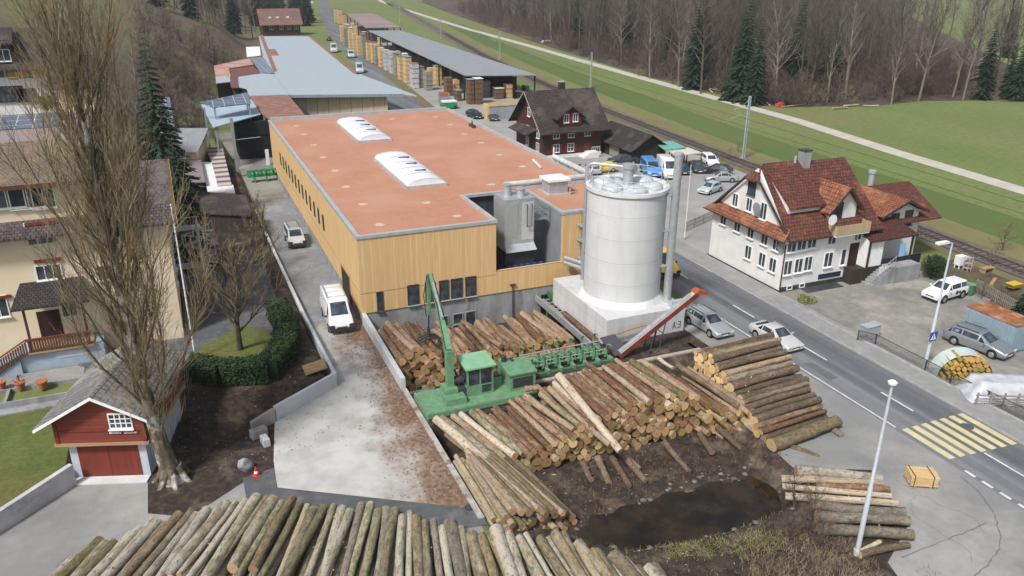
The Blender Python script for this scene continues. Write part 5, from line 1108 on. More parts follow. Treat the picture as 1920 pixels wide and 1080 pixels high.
def cream_house():
    t = thing('cream_house', 'tall cream plastered house with dark tiled roof and wooden porch behind the bare poplar', 'house')
    X0,X1,Y0,Y1 = -33,-13.75,.6,11.4; E = 10.9; Yr = 6.0; xr, Zr = AY(294,299,6.0)
    w = MB(); w.box(X0,X1,Y0,Y1,.9,E); w.extr([(X0,Y0,E),(X0,Y1,E),(X0,Yr,Zr-.25)], (X1-X0,0,0)); w.build('wall', M['cream_wall'], t)
    r = MB(); gable_slabs(r, X0-1,X1+.75,Y0-1.0,Y1+1.0,Yr,E-.35,E-.35,Zr,.2); r.build('roof', M['tile_purple'], t)
    b = MB()
    for s in (-1,1): b.extr([(X1+.77,Yr+s*6.45,E-.35),(X1+.77,Yr,Zr+.03),(X1+.77,Yr,Zr-.25),(X1+.77,Yr+s*6.45,E-.62)], (.05,0,0))
    b.build('barge_board', mk('ochre_board', (.33,.19,.07), (.27,.15,.05), 2), t)
    # wide dormer with ochre roof
    xa, za = AY(-60,345,1.2); xb, _ = AY(152,345,1.2); d = MB(); d.box(X0+3,xb,1.1,6,E+.3,14.05); dm = d.build('dormer', M['cream_wall'], t)
    r = MB(); r.slab([(X0+2.6,.3,14.0),(xb+.5,.3,14.0),(xb+1.6,Yr+.2,15.8),(X0+2.6,Yr+.2,15.8)], .18); r.slab([(xb+.5,.3,14.0),(xb+3.0,4.6,13.7),(xb+1.6,Yr+.2,15.8)], .15); r.slab([(xb+1.6,Yr+.2,15.8),(X0+2.6,Yr+.2,15.8),(X0+2.6,Y1,14),(xb+1.6,Y1,14)][::-1], .18); put('dormer_roof', r.mesh('dormer_roof', M['tile_ochre']), dm)
    m = MB(); m.box(X0+2.6,xb+.5,.2,.3,13.7,14.0); put('fascia', m.mesh('fascia', mk('red_brown_fascia', (.12,.05,.04), (.1,.04,.03), 2)), dm)
    for px, ww in ((50,2.1),(10,2.1),(80,1.3)): wy(t, px, 366, 1.1, ww, 1.7, cols=2)
    wy(t, 76, 437, Y0, 1.7, 1.5, cols=3, shutter=None); wy(t, 92, 510, Y0, 1.5, 1.0, cols=3); wy(t, -2, 575, Y0, 1.0, 1.5, cols=2); wy(t, 130, 580, Y0, .9, 1.0); wy(t, 215, 440, Y0, 1.6, 1.4, cols=3); wy(t, 205, 510, Y0, 1.5, 1.0, cols=3)
    for (px, py, ww) in ((90,488,1.7),(2,557,1.2),(76,418,1.9)):
        x, z = AY(px,py,Y0); m = MB(); m.box(x-ww/2,x+ww/2,Y0-.16,Y0-.002,z-.09,z+.12); m.build('blind_box', M['shutter_red'], t)
    # porch
    x0, z0 = AY(22,575,-1.0); x1 = -20.0; zf = 2.55
    p = MB(); p.slab([(x0,-1.7,z0),(x1+.6,-1.7,z0),(x1+.3,Y0-.002,z0+1.05),(x0+.5,Y0-.002,z0+1.05)], .15); po = p.build('porch_roof', mk_tile('porch_roof_tiles', (.06,.05,.048), (.04,.034,.034), (.015,.013,.013), .28, .3), t)
    m = MB(); m.box(x0+.6,x0+.75,-1.5,-1.35,zf,z0+.05); m.box(x1,x1+.15,-1.5,-1.35,zf,z0+.05); put('post', m.mesh('post', M['brown_wood']), po)
    MB().box(x0+.4,x1+.3,-1.6,Y0-.002,zf-.14,zf).build('porch_floor', M['plank'], t)
    rl = MB()
    k = x0+.5
    while k < x1+.2: rl.box(k,k+.12,-1.6,-1.54,zf,zf+.85); k += .17
    rl.box(x0+.4,x1+.3,-1.64,-1.5,zf+.86,zf+.95)
    for q in range(22): a = q/22; xx = x0+.4-a*3.6; rl.box(xx-.12,xx,-1.6,-1.54,zf-a*2.2-.1,zf+.85-a*2.2)
    rl.build('porch_railing', mk_boards('railing_boards', (.13,.075,.045), (.09,.05,.03), .17, 'v'), t)
    tr = MB(); tr.tube([(x1+.3,-1.57,zf+1.0),(x0+.4,-1.57,zf+1.0),(x0-3.2,-1.57,zf-1.15)], .06, 5); tr.build('handrail', M['shutter_red'], t)
    b = MB(); b.box(x0-.2,x1+.9,-1.3,Y0-.01,.95,zf-.15); b.extr([(x0-3.2,-1.5,.95),(x0-.21,-1.5,.95),(x0-.21,-1.5,zf-.2)], (0,1.3,0)); bs = b.build('porch_base', mk('pale_blue_plaster', (.36,.43,.52), (.29,.35,.43), .8), t)
    m = MB(); m.box(x1-2.2,x1-.2,-1.325,-1.301,1.7,2.2); put('cellar_window', m.mesh('cellar_window', mk('frosted_pane', (.5,.56,.62), (.44,.5,.56), 2, rough=.2)), bs)
    x, z = AY(90,585,Y0); d = MB(); d.box(x-.75,x+.7,Y0-.05,Y0-.002,zf,zf+2.15); d.build('door', mk('dark_maroon_door', (.04,.014,.012), (.03,.01,.01), 3), t)
    m = MB()
    for y, z in ((3.2,8.2),(6.5,8.2),(3.2,5.2),(6.5,5.2)): window(t, X1+.001, y, z, .9, 1.2, PI/2, 'white', 2)
    # paved strip, planting beds and pots in front
    struct('terrace_path', MB().box(-34,-20.5,-4.0,-1.5,.9,1.03), M['old_asphalt'])
    m = MB(); m.box(-34,-20.8,-4.12,-4.0,.9,1.25); m.box(-34,-20.6,-6.6,-6.45,.9,1.5); m.box(-25.0,-24.8,-6.44,-4.13,.9,1.3); m.box(-34,-20.6,-7.4,-6.61,.9,1.1); tag(m.build('planter_wall', M['concrete']), 'low grey planter walls in front of the cream house', 'planter wall')
    pot = MB(); pot.lathe([(.16,0),(.24,.38),(.27,.38),(.27,.44),(.2,.44)], n=14); tm = mk('terracotta', (.42,.15,.07), (.34,.12,.05), 4)
    for px, py, lb, s in ((5,728,'tall ochre flower pot at the end of the pot row',1.2),(40,730,'terracotta pot with small plant, middle of the pot row',1.3),(81,729,'empty terracotta bowl pot nearest the garage roof',1.4)):
        x, y = A(px,py,1.1); o = thing('flower_pot', lb, 'flower pot', (x,y,1.1)); pot_o = put('pot', pot.mesh('pot', tm, 40), o, None, 0, (s,s,s))
        f = MB(); r_ = random.Random(px)
        for k in range(40): a = r_.random()*6.3; q = r_.random()*.3*s; h = .45*s+r_.random()*.4; f.add([(q*math.cos(a)-.05,q*math.sin(a),h),(q*math.cos(a)+.05,q*math.sin(a)+.03,h+.05),(q*math.cos(a),q*math.sin(a)-.05,h+.1)], [(0,1,2)])
        if px == 40: f.build('plant', M['leaf'] , o)
M['leaf'] = mk('dark_leaves', (.03,.055,.018), (.018,.036,.013), 2.5, c3=(.05,.075,.02), s3=.7, rough=.8)
cream_house()
# ------------------------------------------------------------------ old saw mill, sheds and stacks
M['pale_sheet'] = mk_wave('pale_roof_sheet', (.44,.49,.53), (.39,.44,.48), .5, 'x', rough=.45, metal=.15, dirt=(.4,.44,.46))
M['blue_sheet'] = mk_wave('light_blue_sheet', (.36,.48,.55), (.3,.42,.5), .4, 'y', rough=.45, dirt=(.42,.5,.55))
M['grey_sheet'] = mk_wave('grey_roof_sheet', (.27,.285,.3), (.235,.25,.265), .45, 'y', rough=.55, dirt=(.3,.31,.32))
M['rust_sheet'] = mk_wave('rusty_roof_sheet', (.27,.12,.085), (.17,.085,.065), .8, 'y', rough=.7, dirt=(.33,.2,.15), ds=.8)
M['pink_sheet'] = mk_wave('faded_red_sheet', (.42,.22,.18), (.33,.16,.13), .9, 'y', rough=.7, dirt=(.5,.36,.3), ds=.3)
M['mauve_sheet'] = mk_wave('faded_mauve_sheet', (.28,.22,.225), (.23,.18,.185), .5, 'y', rough=.7, dirt=(.25,.21,.21))
M['red_brown_sheet'] = mk_wave('red_brown_sheet', (.16,.06,.05), (.12,.05,.042), .4, 'x', rough=.7, dirt=(.2,.09,.07))
M['solar'] = mk_tile('solar_panels', (.12,.15,.2), (.1,.13,.18), (.42,.46,.5), 1.6, 1.6, rough=.2, squash=1.0, msize=.06); M['solar'].node_tree.nodes['Principled BSDF'].inputs['Roughness'].default_value = .25
next(n for n in M['solar'].node_tree.nodes if n.type == 'TEX_BRICK').offset = 0
M['stripe'] = mk_wave('striped_stacked_boards', (.5,.45,.43), (.14,.07,.07), 2.6, 'y', rough=.7)
M['tan_panel'] = mk_boards('tan_wall_panels', (.56,.44,.34), (.5,.39,.3), 1.2, 'v', gap=.05, gapc=(.2,.15,.11))
def hall():
    t = thing('old_saw_hall', 'long low saw hall with wide pale sheet metal roof beside the road', 'saw hall')
    z = 5.9
    o = [A(*p, z) for p in ((540,178),(757,176),(668,139),(578,68),(485,68),(500,136))]
    MB().prism(o, z-.18, z).build('roof', M['pale_sheet'], t)
    w = [(o[0][0]+1.2,o[0][1]+2.0),(o[1][0]-2.6,o[1][1]+2.0),(o[2][0]-1.5,o[2][1]),(o[3][0]-1,o[3][1]-1),(o[4][0]+1,o[4][1]-1),(o[5][0]+1,o[5][1])]
    MB().prism(w, 0, z-.181).build('wall', M['tan_panel'], t)
    f = MB(); f.extr([(o[0][0],o[0][1]-.02,z-.5),(o[1][0],o[1][1]-.02,z-.5),(o[1][0],o[1][1]-.02,z),(o[0][0],o[0][1]-.02,z)], (0,-.06,0)); f.build('fascia', mk('blue_grey_trim', (.22,.27,.3), (.18,.22,.25), 2), t)
    yw = o[0][1]+1.96
    for x in (o[0][0]+1.3, o[0][0]+8.6, o[1][0]-2.7): MB().box(x-.15,x+.15,yw-.12,yw,0,z-.19).build('post', M['grey_metal'], t)
    p = MB(); p.extr([(o[1][0]-6,yw-.1,z-.3),(o[1][0]-5.7,yw-.1,z-.3),(o[1][0]-4,yw-.1,1),(o[1][0]-4.3,yw-.1,1)], (0,.08,0)); p.build('brace', M['grey_metal'], t)
    c = MB(); q = [A(*p, 5.3) for p in ((757,176),(781,179),(676,139),(662,139))]; c.prism(q, 5.1, 5.3); c.build('side_canopy', M['pale_sheet'], t)
    e = MB(); q = [A(*p, 5.6) for p in ((487,68),(493,67),(520,136),(513,138))]; e.prism(q, 5.921, 5.95)
    q2 = [A(*p, z+.02) for p in ((497,93),(516,92),(523,104),(505,104))]; e.prism(q2, z+.02, z+.06); e.prism([A(*p, z+.02) for p in ((578,68),(585,70),(669,136),(663,138))], z-.3, z+.03); e.build('red_edge', M['rust_sheet'], t)
    # older sheds leaning against it
    def lean(name, label, pts, z, mat, base=None, th=.14, cat='shed', inset=.9, wall='dark_wood'):
        t = thing(name, label, cat); P = [A3(*p, zz) for p, zz in zip(pts, z if isinstance(z, (list, tuple)) else [z]*len(pts))]
        MB().slab(P, th).build('roof', M[mat], t)
        c = Vector((sum(p[0] for p in P)/len(P), sum(p[1] for p in P)/len(P), 0)); lo = min(p[2] for p in P)-th-.05
        m = MB()
        if base == 'posts':
            for p in P: q = c+(Vector((p[0],p[1],0))-c)*.9; MB().box(q.x-.12,q.x+.12,q.y-.12,q.y+.12,height(q.x,q.y)-.2,lo).build('post', M['grey_metal'], t)
        else:
            W = [c+(Vector((p[0],p[1],0))-c)*inset for p in P]; m.prism([(q.x,q.y) for q in W], min(0, *[height(q.x, q.y)-.3 for q in W]), lo); m.build('wall', M[wall], t)
        return t, P
    lean('pink_roof_shed', 'old shed with faded red and pale sheet roof at the foot of the bushy slope', ((401,123),(467,109),(476,121),(429,128),(433,143),(404,143)), 6.6, 'pink_sheet')
    t2, P = lean('white_roof_shed', 'small shed with plain white sheet roof at the end of the faded red shed', ((404,143.5),(431,143.5),(432,153),(405,156)), 6.5, 'pale_sheet')
    lean('red_brown_roof_shed', 'shed with dark red brown roof between solar roofs', ((428,128.5),(474,121.5),(488,136.5),(446,143),(447,164),(433,164)), 6.4, 'red_brown_sheet')
    lean('narrow_solar_shed', 'narrow shed roof with solar panels against the saw hall', ((468,108),(493,107),(515,137),(489,137)), 6.2, 'solar')
    lean('pale_link_roof', 'pale blue grey sheet roof linking the saw hall and the solar canopy', ((444,143.5),(490,137.5),(513,139),(541,177),(467,179),(462,166),(448,163)), 6.3, 'pale_sheet')
    lean('white_container_shed', 'white flat roofed cabin beyond the sheds at the slope', ((461,88),(487,87),(489,104),(463,107)), 5.6, 'white', wall='white')
    t3, P = lean('solar_canopy', 'tilted canopy roof of solar panels carried on a tall grey post', ((376,191),(464,173),(471,193),(399,201)), (8.9,8.9,8.2,8.2), 'solar', 'posts')
    x, y = A(447,332); p = MB(); p.box(x-.2,x+.2,y-.2,y+.2,0,8.2); p.tube([(x,y,5.2),(x+3.6,y+.4,5.3)], .07, 5); p.build('post', M['grey_metal'], t3)
    lean('light_blue_shed', 'shed with a light blue sheet roof under the solar canopy', ((377,196),(400,239),(489,214),(472,186)), 6.4, 'blue_sheet', 'posts')
    lean('rusty_roof_shed', 'dark shed with rust brown ribbed roof in front of the saw hall', ((467,180),(541,178),(573,217),(516,233),(492,214)), 6.6, 'rust_sheet', 'posts')
    m = MB(); m.box(-3.5,8,66,78,0,5.6); m.box(-3.6,7.9,65.9,65.99,3.6,3.72); tag(m.build('black_barn_wall', mk_boards('shade_black_boards', (.022,.022,.026), (.016,.016,.019), .3, 'h')), 'black shed wall standing for the shaded interior under the rusty and blue roofs', 'shed')  # boards coloured near black to stand for the dark barn interior
    lean('grey_roof_house', 'small house with dull dark grey roof below the yellow green bush', ((325,240),(391,240),(371,284),(329,284)), (5.4,5.4,4.2,4.2), 'grey_sheet', inset=.8, wall='cream_wall')
    lean('grey_porch', 'grey flat porch roof in front of the small dark roofed house', ((330,259),(362,259),(366,283),(332,284)), 3.9, 'grey_sheet', 'posts')
    lean('mauve_roof_shed', 'shed with mauve grey ribbed roof beside the striped roof', ((338,297),(376,297),(385,340),(352,342)), 2.9, 'mauve_sheet')
    lean('striped_roof_shed', 'low shed with roof of dark and pale stripes beside the driveway', ((384,276),(417,276),(434,345),(408,347),(398,305)), 2.4, 'stripe')
    lean('white_sheet_roof', 'white sheet roof wrapped round the striped one', ((377,303),(397,304),(408,347.5),(437,346),(441,362),(389,358)), 2.2, 'white')
    lean('dark_roof_shed', 'dark timber shed with dark flat roof near the steel spiral stair', ((369,358),(462,366),(470,404),(376,399)), (3.7,3.7,3.1,3.1), 'tile_dark', wall='dark_wood')
    lean('solar_cottage', 'white cottage with two solar panels on its roof behind the dark conifer', ((281,186),(318,182),(327,237),(296,238)), (7.6,7.6,6.2,6.2), 'solar', wall='white_wall')
    # green roller machine by the black barn
    x, y = A(470,330,1); x2, y2 = A(522,322,1); m = MB(); m.obox(((x+x2)/2,(y+y2)/2,1.0),(4.6,.9,.5),R(3)); m.obox(((x+x2)/2,(y+y2)/2,1.45),(4.6,.12,.4),R(3))
    for k in range(5): m.obox((x+.3+k*.85,y+.25,1.5),(.12,.9,.5),R(3))
    for k in (0,1,2): m.box(x+.4+k*1.6,x+.6+k*1.6,y-.1,y+.4,0,.76)
    t = thing('green_roller_table', 'bright green roller table by the far end of the driveway', 'roller table'); m.build('frame', mk('bright_green_paint', (.03,.3,.1), (.025,.22,.08), 2, rough=.45), t)
    r = MB()
    for k in range(8): r.tube([(x+.3+k*.5,y-.3,1.32),(x+.3+k*.5,y+.7,1.32)], .1, 8)
    r.build('roller', M['steel'], t)
    m = MB(); x, y = A(500,310); m.box(x,x+.5,y,y+.3,0,2.3); tag(m.build('white_post', M['white']), 'stout white post behind the bright green roller table', 'post')
    # far brown house by the road
    t = thing('far_house', 'long brown house with reddish roof by the road in front of dark trees', 'house')
    MB().box(26.5,41.5,290,300,0,5).build('wall', bpy.data.materials['chalet_boards'], t); r = MB(); gable_slabs(r,25.5,42.5,288.5,301.5,295,4.3,4.3,10.2,.25); r.build('roof', mk('dull_red_roof', (.2,.11,.095), (.15,.085,.075), .3), t)
    for x in (30,34,37,40): window(t, x, 289.99, 3.2, 1.4, 1.4, 0)
    for x in (30,33,37): MB().box(x-.5,x+.5,291,291.8,6.7,7.3).build('skylight', M['white'], t)
hall()
def lumber():
    def shed(name, label, pts, z, mat, posts):
        t = thing(name, label, 'lumber shed'); P = [A3(*p, zz) for p, zz in zip(pts, z)]
        MB().slab(P, .22).build('roof', mat, t); c = sum((Vector(q) for q in P), Vector())/4
        for a, b, n in posts:
            for k in range(n):
                q = Vector(P[a]).lerp(Vector(P[b]), (k+.03)/(n-.94 if n > 1 else 1)); q = q+(c-q).normalized()*.5; MB().box(q.x-.14,q.x+.14,q.y-.14,q.y+.14,0,q.z-.24).build('post', M['dark_wood'], t)
        return t, P
    t, P = shed('lumber_shed', 'long open lumber shed with grey sheet roof beside the railway', ((872,141),(1006,140),(752,57),(690,57)), (5.5,5.1,5.1,5.6), M['grey_sheet'], ((0,3,12),(1,2,12)))
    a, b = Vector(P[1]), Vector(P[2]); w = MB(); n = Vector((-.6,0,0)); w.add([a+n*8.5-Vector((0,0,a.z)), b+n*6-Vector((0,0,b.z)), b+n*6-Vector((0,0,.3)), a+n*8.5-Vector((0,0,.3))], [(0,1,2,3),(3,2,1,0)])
    w.build('shade_backing', M['black'], t)  # black sheet added to darken the shed interior behind the stacks
    t2, P2 = shed('far_lumber_shed', 'second lumber shed with pinkish brown roof beyond the grey roofed one', ((686,52),(752,51),(700,25),(650,26)), (5.8,5.4,5.4,5.8), mk('pinkish_sheet', (.3,.22,.22), (.25,.18,.18), .1), ((0,3,6),(1,2,6)))
    stk = {}
    def stack(px0, px1, yt, yb, tone, label, depth=2.6, group='stacked sawn lumber'):
        x0, y0 = A(px0, yb); x1, y1 = A(px1, yb); w = max(.9, math.hypot(x1-x0, y1-y0)*1.02); xx, yy = (x0+x1)/2, (y0+y1)/2
        lo, hi = 0, 12
        for _ in range(30):
            mid = (lo+hi)/2; v = Vector((xx,yy,mid))-CAM; py = v.dot(_d)/v.dot(_f)*FOC+540
            lo, hi = (mid, hi) if py > yt else (lo, mid)
        H = max(1.0, mid)
        t = thing('lumber_stack', label, 'lumber stack', (xx, yy, 0), 0, group); k = int(max(2, round(H/1.05))); hh = H/k
        mats = {'y': ('pale_wood',), 'g': ('grey_wood',), 'w': ('wrap',), 'b': ('brown_stack',)}[tone]
        ln = depth
        for i in range(k):
            j = rng.uniform(-.08,.08); MB().box(-w/2+j,w/2+j,j,ln+j,i*hh+.12,(i+1)*hh).build('pack', M[mats[0]], t)
        be = MB()
        for i in range(k):
            for q in (.3, ln-.3): be.box(-w/2,w/2,q-.05,q+.05,i*hh+.001,i*hh+.12)
        be.build('bearer', M['plank'], t)
        if rng.random() < .45: MB().box(-w/2-.12,w/2+.12,-.12,ln+.12,H+.001,H+.08).build('cover', M[rng.choice(['white','grey_metal','rust_sheet'])], t)
        return t
    M['wrap'] = mk('plastic_wrap', (.55,.57,.6), (.42,.44,.46), 1.4, rough=.35, c3=(.3,.3,.3), s3=.9)
    M['brown_stack'] = mk_boards('brown_sawn_wood', (.2,.12,.07), (.14,.085,.05), .12, 'h', gap=.15, gapc=(.05,.03,.02))
    nm = {'y':'pale yellow','g':'weathered grey','w':'white wrapped','b':'brown'}
    row = [(628,635,18,43,'y'),(635,643,20,45,'y'),(644,651,27,50,'y'),(640,646,48,79,'y'),(647,655,52,86,'g'),(656,663,58,92,'y'),(664,671,63,98,'y'),(672,681,68,105,'y'),(681,689,66,110,'g'),(690,698,78,114,'y'),(699,709,80,119,'y'),(724,733,94,133,'w'),(734,743,97,139,'w'),(751,761,107,151,'y'),(762,773,107,157,'y'),(775,787,120,166,'w'),(651,657,46,70,'g'),(705,714,86,121,'g'),(714,723,90,127,'y'),(743,751,101,144,'g'),(787,797,126,165,'g'),(657,664,52,80,'y'),(700,706,80,108,'b')]
    plc = ['at the far end of the row by the road','in the middle of the row by the road','toward the near end of the row by the road']
    for i, s in enumerate(row): stack(*s, f"{nm[s[4]]} tall lumber stack {plc[0 if i < 4 else 2 if i in (11,12,13,14,15,18,19,20) else 1]}", depth=1.2+.8*(i > 3)+.8*(i > 10))
    inner = [(661,666,44,66,'y'),(668,674,49,68,'y'),(682,690,60,80,'g'),(692,699,62,86,'b'),(712,718,71,98,'y'),(745,752,96,122,'w'),(758,766,101,128,'w'),(806,816,128,154,'y'),(818,829,124,160,'y'),(830,842,122,150,'b'),(838,850,146,180,'b'),(800,812,134,170,'g'),(852,862,150,176,'y'),(880,890,150,196,'b'),(893,906,148,196,'b'),(908,920,152,182,'g'),(930,945,166,186,'b'),(950,966,158,184,'y'),(968,980,172,182,'b'),(985,992,162,176,'g')]
    for i, s in enumerate(inner): stack(*s, f"{nm[s[4]]} lumber stack {'under the far end of' if i < 5 else 'behind the white wrapped stacks under' if i < 8 else 'in the dark bays of' if i < 13 else 'under the near gable of'} the grey roofed shed", depth=2.2, group='lumber under the shed roofs')
    stack(858,866,170,190,'b','low heap of rough brown boards before the open shed',2.5); stack(832,838,176,188,'g','low grey board heap beside the skip',2)
    t = thing('covered_lumber', 'wide grey tarpaulin covered lumber stack with pale boards on top near the brown chalet', 'lumber stack', (*A(942,224),0)); MB().box(-2.6,3.6,0,2.4,0,2.6).build('tarpaulin', mk('grey_tarp', (.3,.34,.37), (.24,.27,.3), .9, rough=.5), t); m = MB()
    for k in range(9): m.box(-2.8,3.8,-.1+k*.29,.12+k*.29,2.601,2.95+.05*(k % 2))
    m.build('boards', M['pale_wood'], t); MB().box(-3.1,-2.62,0,2.3,0,2.9).build('end_board', M['pale_wood'], t)
    # skip with orange end
    x, y = A(833,195); t = thing('waste_skip', 'open grey waste skip with a rusty orange end by the road', 'skip', (x,y,0), R(75)); m = MB(); m.box(-2.9,2.9,-1.1,-1.0,.2,2.0); m.box(-2.9,2.9,1.0,1.1,.2,2.0); m.box(-2.9,2.9,-1.0,1.0,.2,.3); m.box(-2.9,-2.8,-1,1,.3,2.0)
    for k in range(10): m.box(-2.7+k*.58,-2.55+k*.58,-1.16,-1.1,.2,2.0); m.box(-2.7+k*.58,-2.55+k*.58,1.1,1.16,.2,2.0)
    m.build('body', M['grey_metal'], t); MB().box(2.8,2.95,-1.1,1.1,.2,2.1).build('end_gate', mk('rusty_orange', (.5,.15,.07), (.35,.1,.05), 1.5), t); MB().box(-2.7,2.7,-.98,.98,1.3,1.7).build('load', mk('red_rubble', (.25,.09,.07), (.12,.08,.07), 2, bump=.5), t)
    x, y = A(842,204); t = thing('green_vehicle', 'bright green low machine with white top standing behind the waste skip', 'machine', (x,y,0)); m = MB(); m.box(-1.6,1.6,-.8,.8,.3,1.2); m.box(-1.4,1.4,-.7,.7,1.2,1.4); m.build('body', bpy.data.materials['bright_green_paint'], t); MB().box(-1.5,1.5,-.75,.75,1.401,1.7).build('top', M['white'], t)
    w = MB()
    for a in (-1.1,1.1):
        for b in (-.85,.85): w.tube([(a,b-.1,.35),(a,b+.1,.35)], .35, 12)
    w.build('wheel', M['rubber'], t)
lumber()
def left_side():
    # spiral stair of the cream house
    t = thing('spiral_stair', 'galvanised steel spiral stair beside the end wall of the cream house', 'spiral stair', (-11.6,9.5,1.0))
    MB().cyl(0,0,0,6.6,.12,n=10).build('column', M['steel'], t)
    s = MB(); r = MB(); pts = []
    for k in range(30):
        a = k*.42; z = .2+k*.19; ca, sa = math.cos(a), math.sin(a)
        s.add([(0.1*ca,.1*sa,z),(1.3*math.cos(a-.22),1.3*math.sin(a-.22),z),(1.3*math.cos(a+.22),1.3*math.sin(a+.22),z),(0,0,z+.02),(1.3*math.cos(a+.22),1.3*math.sin(a+.22),z+.05),(1.3*math.cos(a-.22),1.3*math.sin(a-.22),z+.05)], [(0,1,2),(3,5,4),(1,5,4,2)])
        pts.append((1.3*ca,1.3*sa,z+1.0)); r.tube([(1.3*ca,1.3*sa,z),(1.3*ca,1.3*sa,z+1.0)], .02, 4)
    r.tube(pts, .035, 5); s.box(-2.2,.3,.2,1.5,5.75,5.85); s.box(-2.2,.2,-1.4,-.1,2.9,3.0)
    for q in range(10): r.tube([(-2.2+q*.25,.22,5.85),(-2.2+q*.25,.22,6.9)], .015, 4)
    r.tube([(-2.2,.22,6.9),(.3,.22,6.9)], .03, 5)
    s.build('steps', M['steel'], t); r.build('railing', M['steel'], t)
    # white chalet above
    t = thing('white_chalet', 'white plastered chalet with dark wooden gable and ochre shutters up the slope', 'house')
    Y = 58; x1, zt = AY(112,122,Y); xg, zb = AY(0,200,Y); X0 = xg-12
    MB().box(X0,x1,Y,Y+11,zb-6,zt).build('wall', M['white_wall'], t)
    g = MB(); zr = AY(0,60,Y+5)[1]; g.extr([(X0,Y+.2,zt),(X0,Y+10.8,zt),(X0,Y+5.5,zr)], (x1-X0-2,0,0)); g.build('gable', M['dark_wood'], t)
    r = MB(); gable_slabs(r,X0-1,x1+1.2,Y-1.2,Y+12.2,Y+5.5,zt-.2,zt-.2,zr+.4,.25); r.build('roof', M['tile_dark'], t)
    d = MB(); xa, za = AY(-14,118,Y-.3); xb, _ = AY(22,118,Y-.3); d.box(xa-1,xb,Y-.3,Y+4,zt,zt+3.2); dm = d.build('dormer', M['dark_wood'], t); d = MB(); d.slab([(xa-1.5,Y-1.1,zt+2.9),(xb+.6,Y-1.1,zt+2.9),(xb+.2,Y+4.5,zt+4.4),(xa-1.5,Y+4.5,zt+4.4)], .2); put('dormer_roof', d.mesh('dormer_roof', M['tile_dark']), dm)
    x, z = AY(6,104,Y-.4); window(t,x,Y-.301,z,1.4,1.3,0)
    for px, py, ww in ((8,135,2.4),(48,137,1.6)):
        x, z = AY(px,py,Y); window(t,x,Y-.001,z,ww,1.3,0,cols=2)
        for s in (-1,1): m = MB(); m.box(x+s*(ww/2+.65)-.5,x+s*(ww/2+.65)+.5,Y-.07,Y-.002,z-.75,z+.75); m.build('shutter', mk('ochre_shutter', (.5,.3,.04), (.42,.25,.03), 3) if 'ochre_shutter' not in bpy.data.materials else bpy.data.materials['ochre_shutter'], t)
    x, z = AY(18,176,Y); window(t,x,Y-.001,z,3.0,1.8,0,frame='dark_wood',cols=3); x, z = AY(50,178,Y); window(t,x,Y-.001,z,2.0,1.5,0,frame='dark_wood')
    # long solar roof building
    t = thing('solar_roof_house', 'long house with solar panels and mauve tiled roof behind the cream house', 'house'); Y = 30
    x1, ze = AY(168,262,Y); x2, zm = AY(170,236,Y+4); x3, zr = AY(172,207,Y+9); X0 = -62
    MB().box(X0,x1-.6,Y+.8,Y+17,0,ze-.2).build('wall', M['white_wall'], t)
    r = MB(); r.slab([(X0,Y,ze),(x1,Y,ze),(x1,Y+4,zm),(X0,Y+4,zm)], .2); r.slab([(X0,Y+18,ze),(X0,Y+9,zr),(x1,Y+9,zr),(x1,Y+18,ze)], .2); r.slab([(X0,Y+4,zm),(x1,Y+4,zm),(x1,Y+9,zr),(X0,Y+9,zr)], .2); r.build('roof', M['mauve_sheet'], t)
    s = MB(); s.slab([(X0,Y+4.2,zm+.14),(x1-3,Y+4.2,zm+.14),(x1-3,Y+8.8,zr+.02),(X0,Y+8.8,zr+.02)], .06); s.build('solar_panels', M['solar'], t)
    b = MB(); b.box(X0,x1,Y-2.6,Y-2.5,ze-2.4,ze-1.5); b.box(X0,x1,Y-2.6,Y+.7,ze-2.6,ze-2.41); b.build('balcony', M['mauve_sheet'], t)
    t = thing('tan_house', 'pale tan plastered house half hidden behind the bare poplar and up the slope', 'house'); x0, z0 = AY(112,200,46); x1, z1 = AY(176,158,46)
    MB().box(x0,x1,46,53,0,z1).build('wall', M['cream_wall'], t); r = MB(); gable_slabs(r,x0-.8,x1+.8,45.2,53.8,49.5,z1-.2,z1-.2,z1+3,.2); r.build('roof', M['tile_dark'], t)
    # flagpole
    t = thing('flagpole', 'tall white flagpole standing by the clipped hedge', 'flagpole', (*A(367,675,1.0),1.0)); m = MB(); m.tube([(0,0,0),(0,0,11.6)], [.075,.05], 10); m.build('pole', M['white'], t, 50); m = MB(); m.lathe([(.02,11.6),(.09,11.68),(.09,11.74),(.02,11.82)], n=10); m.build('finial', M['zinc'], t); MB().cyl(0,0,0,.25,.14,n=12).build('socket', M['steel'], t)
    # traffic cone and boulder
    t = thing('traffic_cone', 'small red and white traffic cone on the dark asphalt by the slab corner', 'traffic cone', (*A(481,892),.012)); m = MB(); m.lathe([(.17,.03),(.03,.62)], n=16); c = m.build('cone', mk('cone_red', (.6,.05,.03), (.55,.045,.03), 4, rough=.5), t, 40); m = MB(); m.lathe([(.132,.2),(.1,.34)], n=16); m.build('band', M['white'], t, 40); MB().box(-.2,.2,-.2,.2,0,.04).build('foot', bpy.data.materials['cone_red'], t)
    bm = bmesh.new(); bmesh.ops.create_icosphere(bm, subdivisions=3, radius=.5)
    for v in bm.verts: v.co *= 1+.5*mnoise.noise(v.co*2.1)+.15*mnoise.noise(v.co*6)
    me = bpy.data.meshes.new('boulder'); bm.to_mesh(me); bm.free(); me.materials.append(M['concrete']); me.polygons.foreach_set('use_smooth', [True]*len(me.polygons))
    x, y = A(462,880); tag(put('boulder', me, None, (x,y,.32), .4, (.85,.75,.9)), 'round grey boulder at the edge of the soil slope near the traffic cone', 'boulder')
left_side()
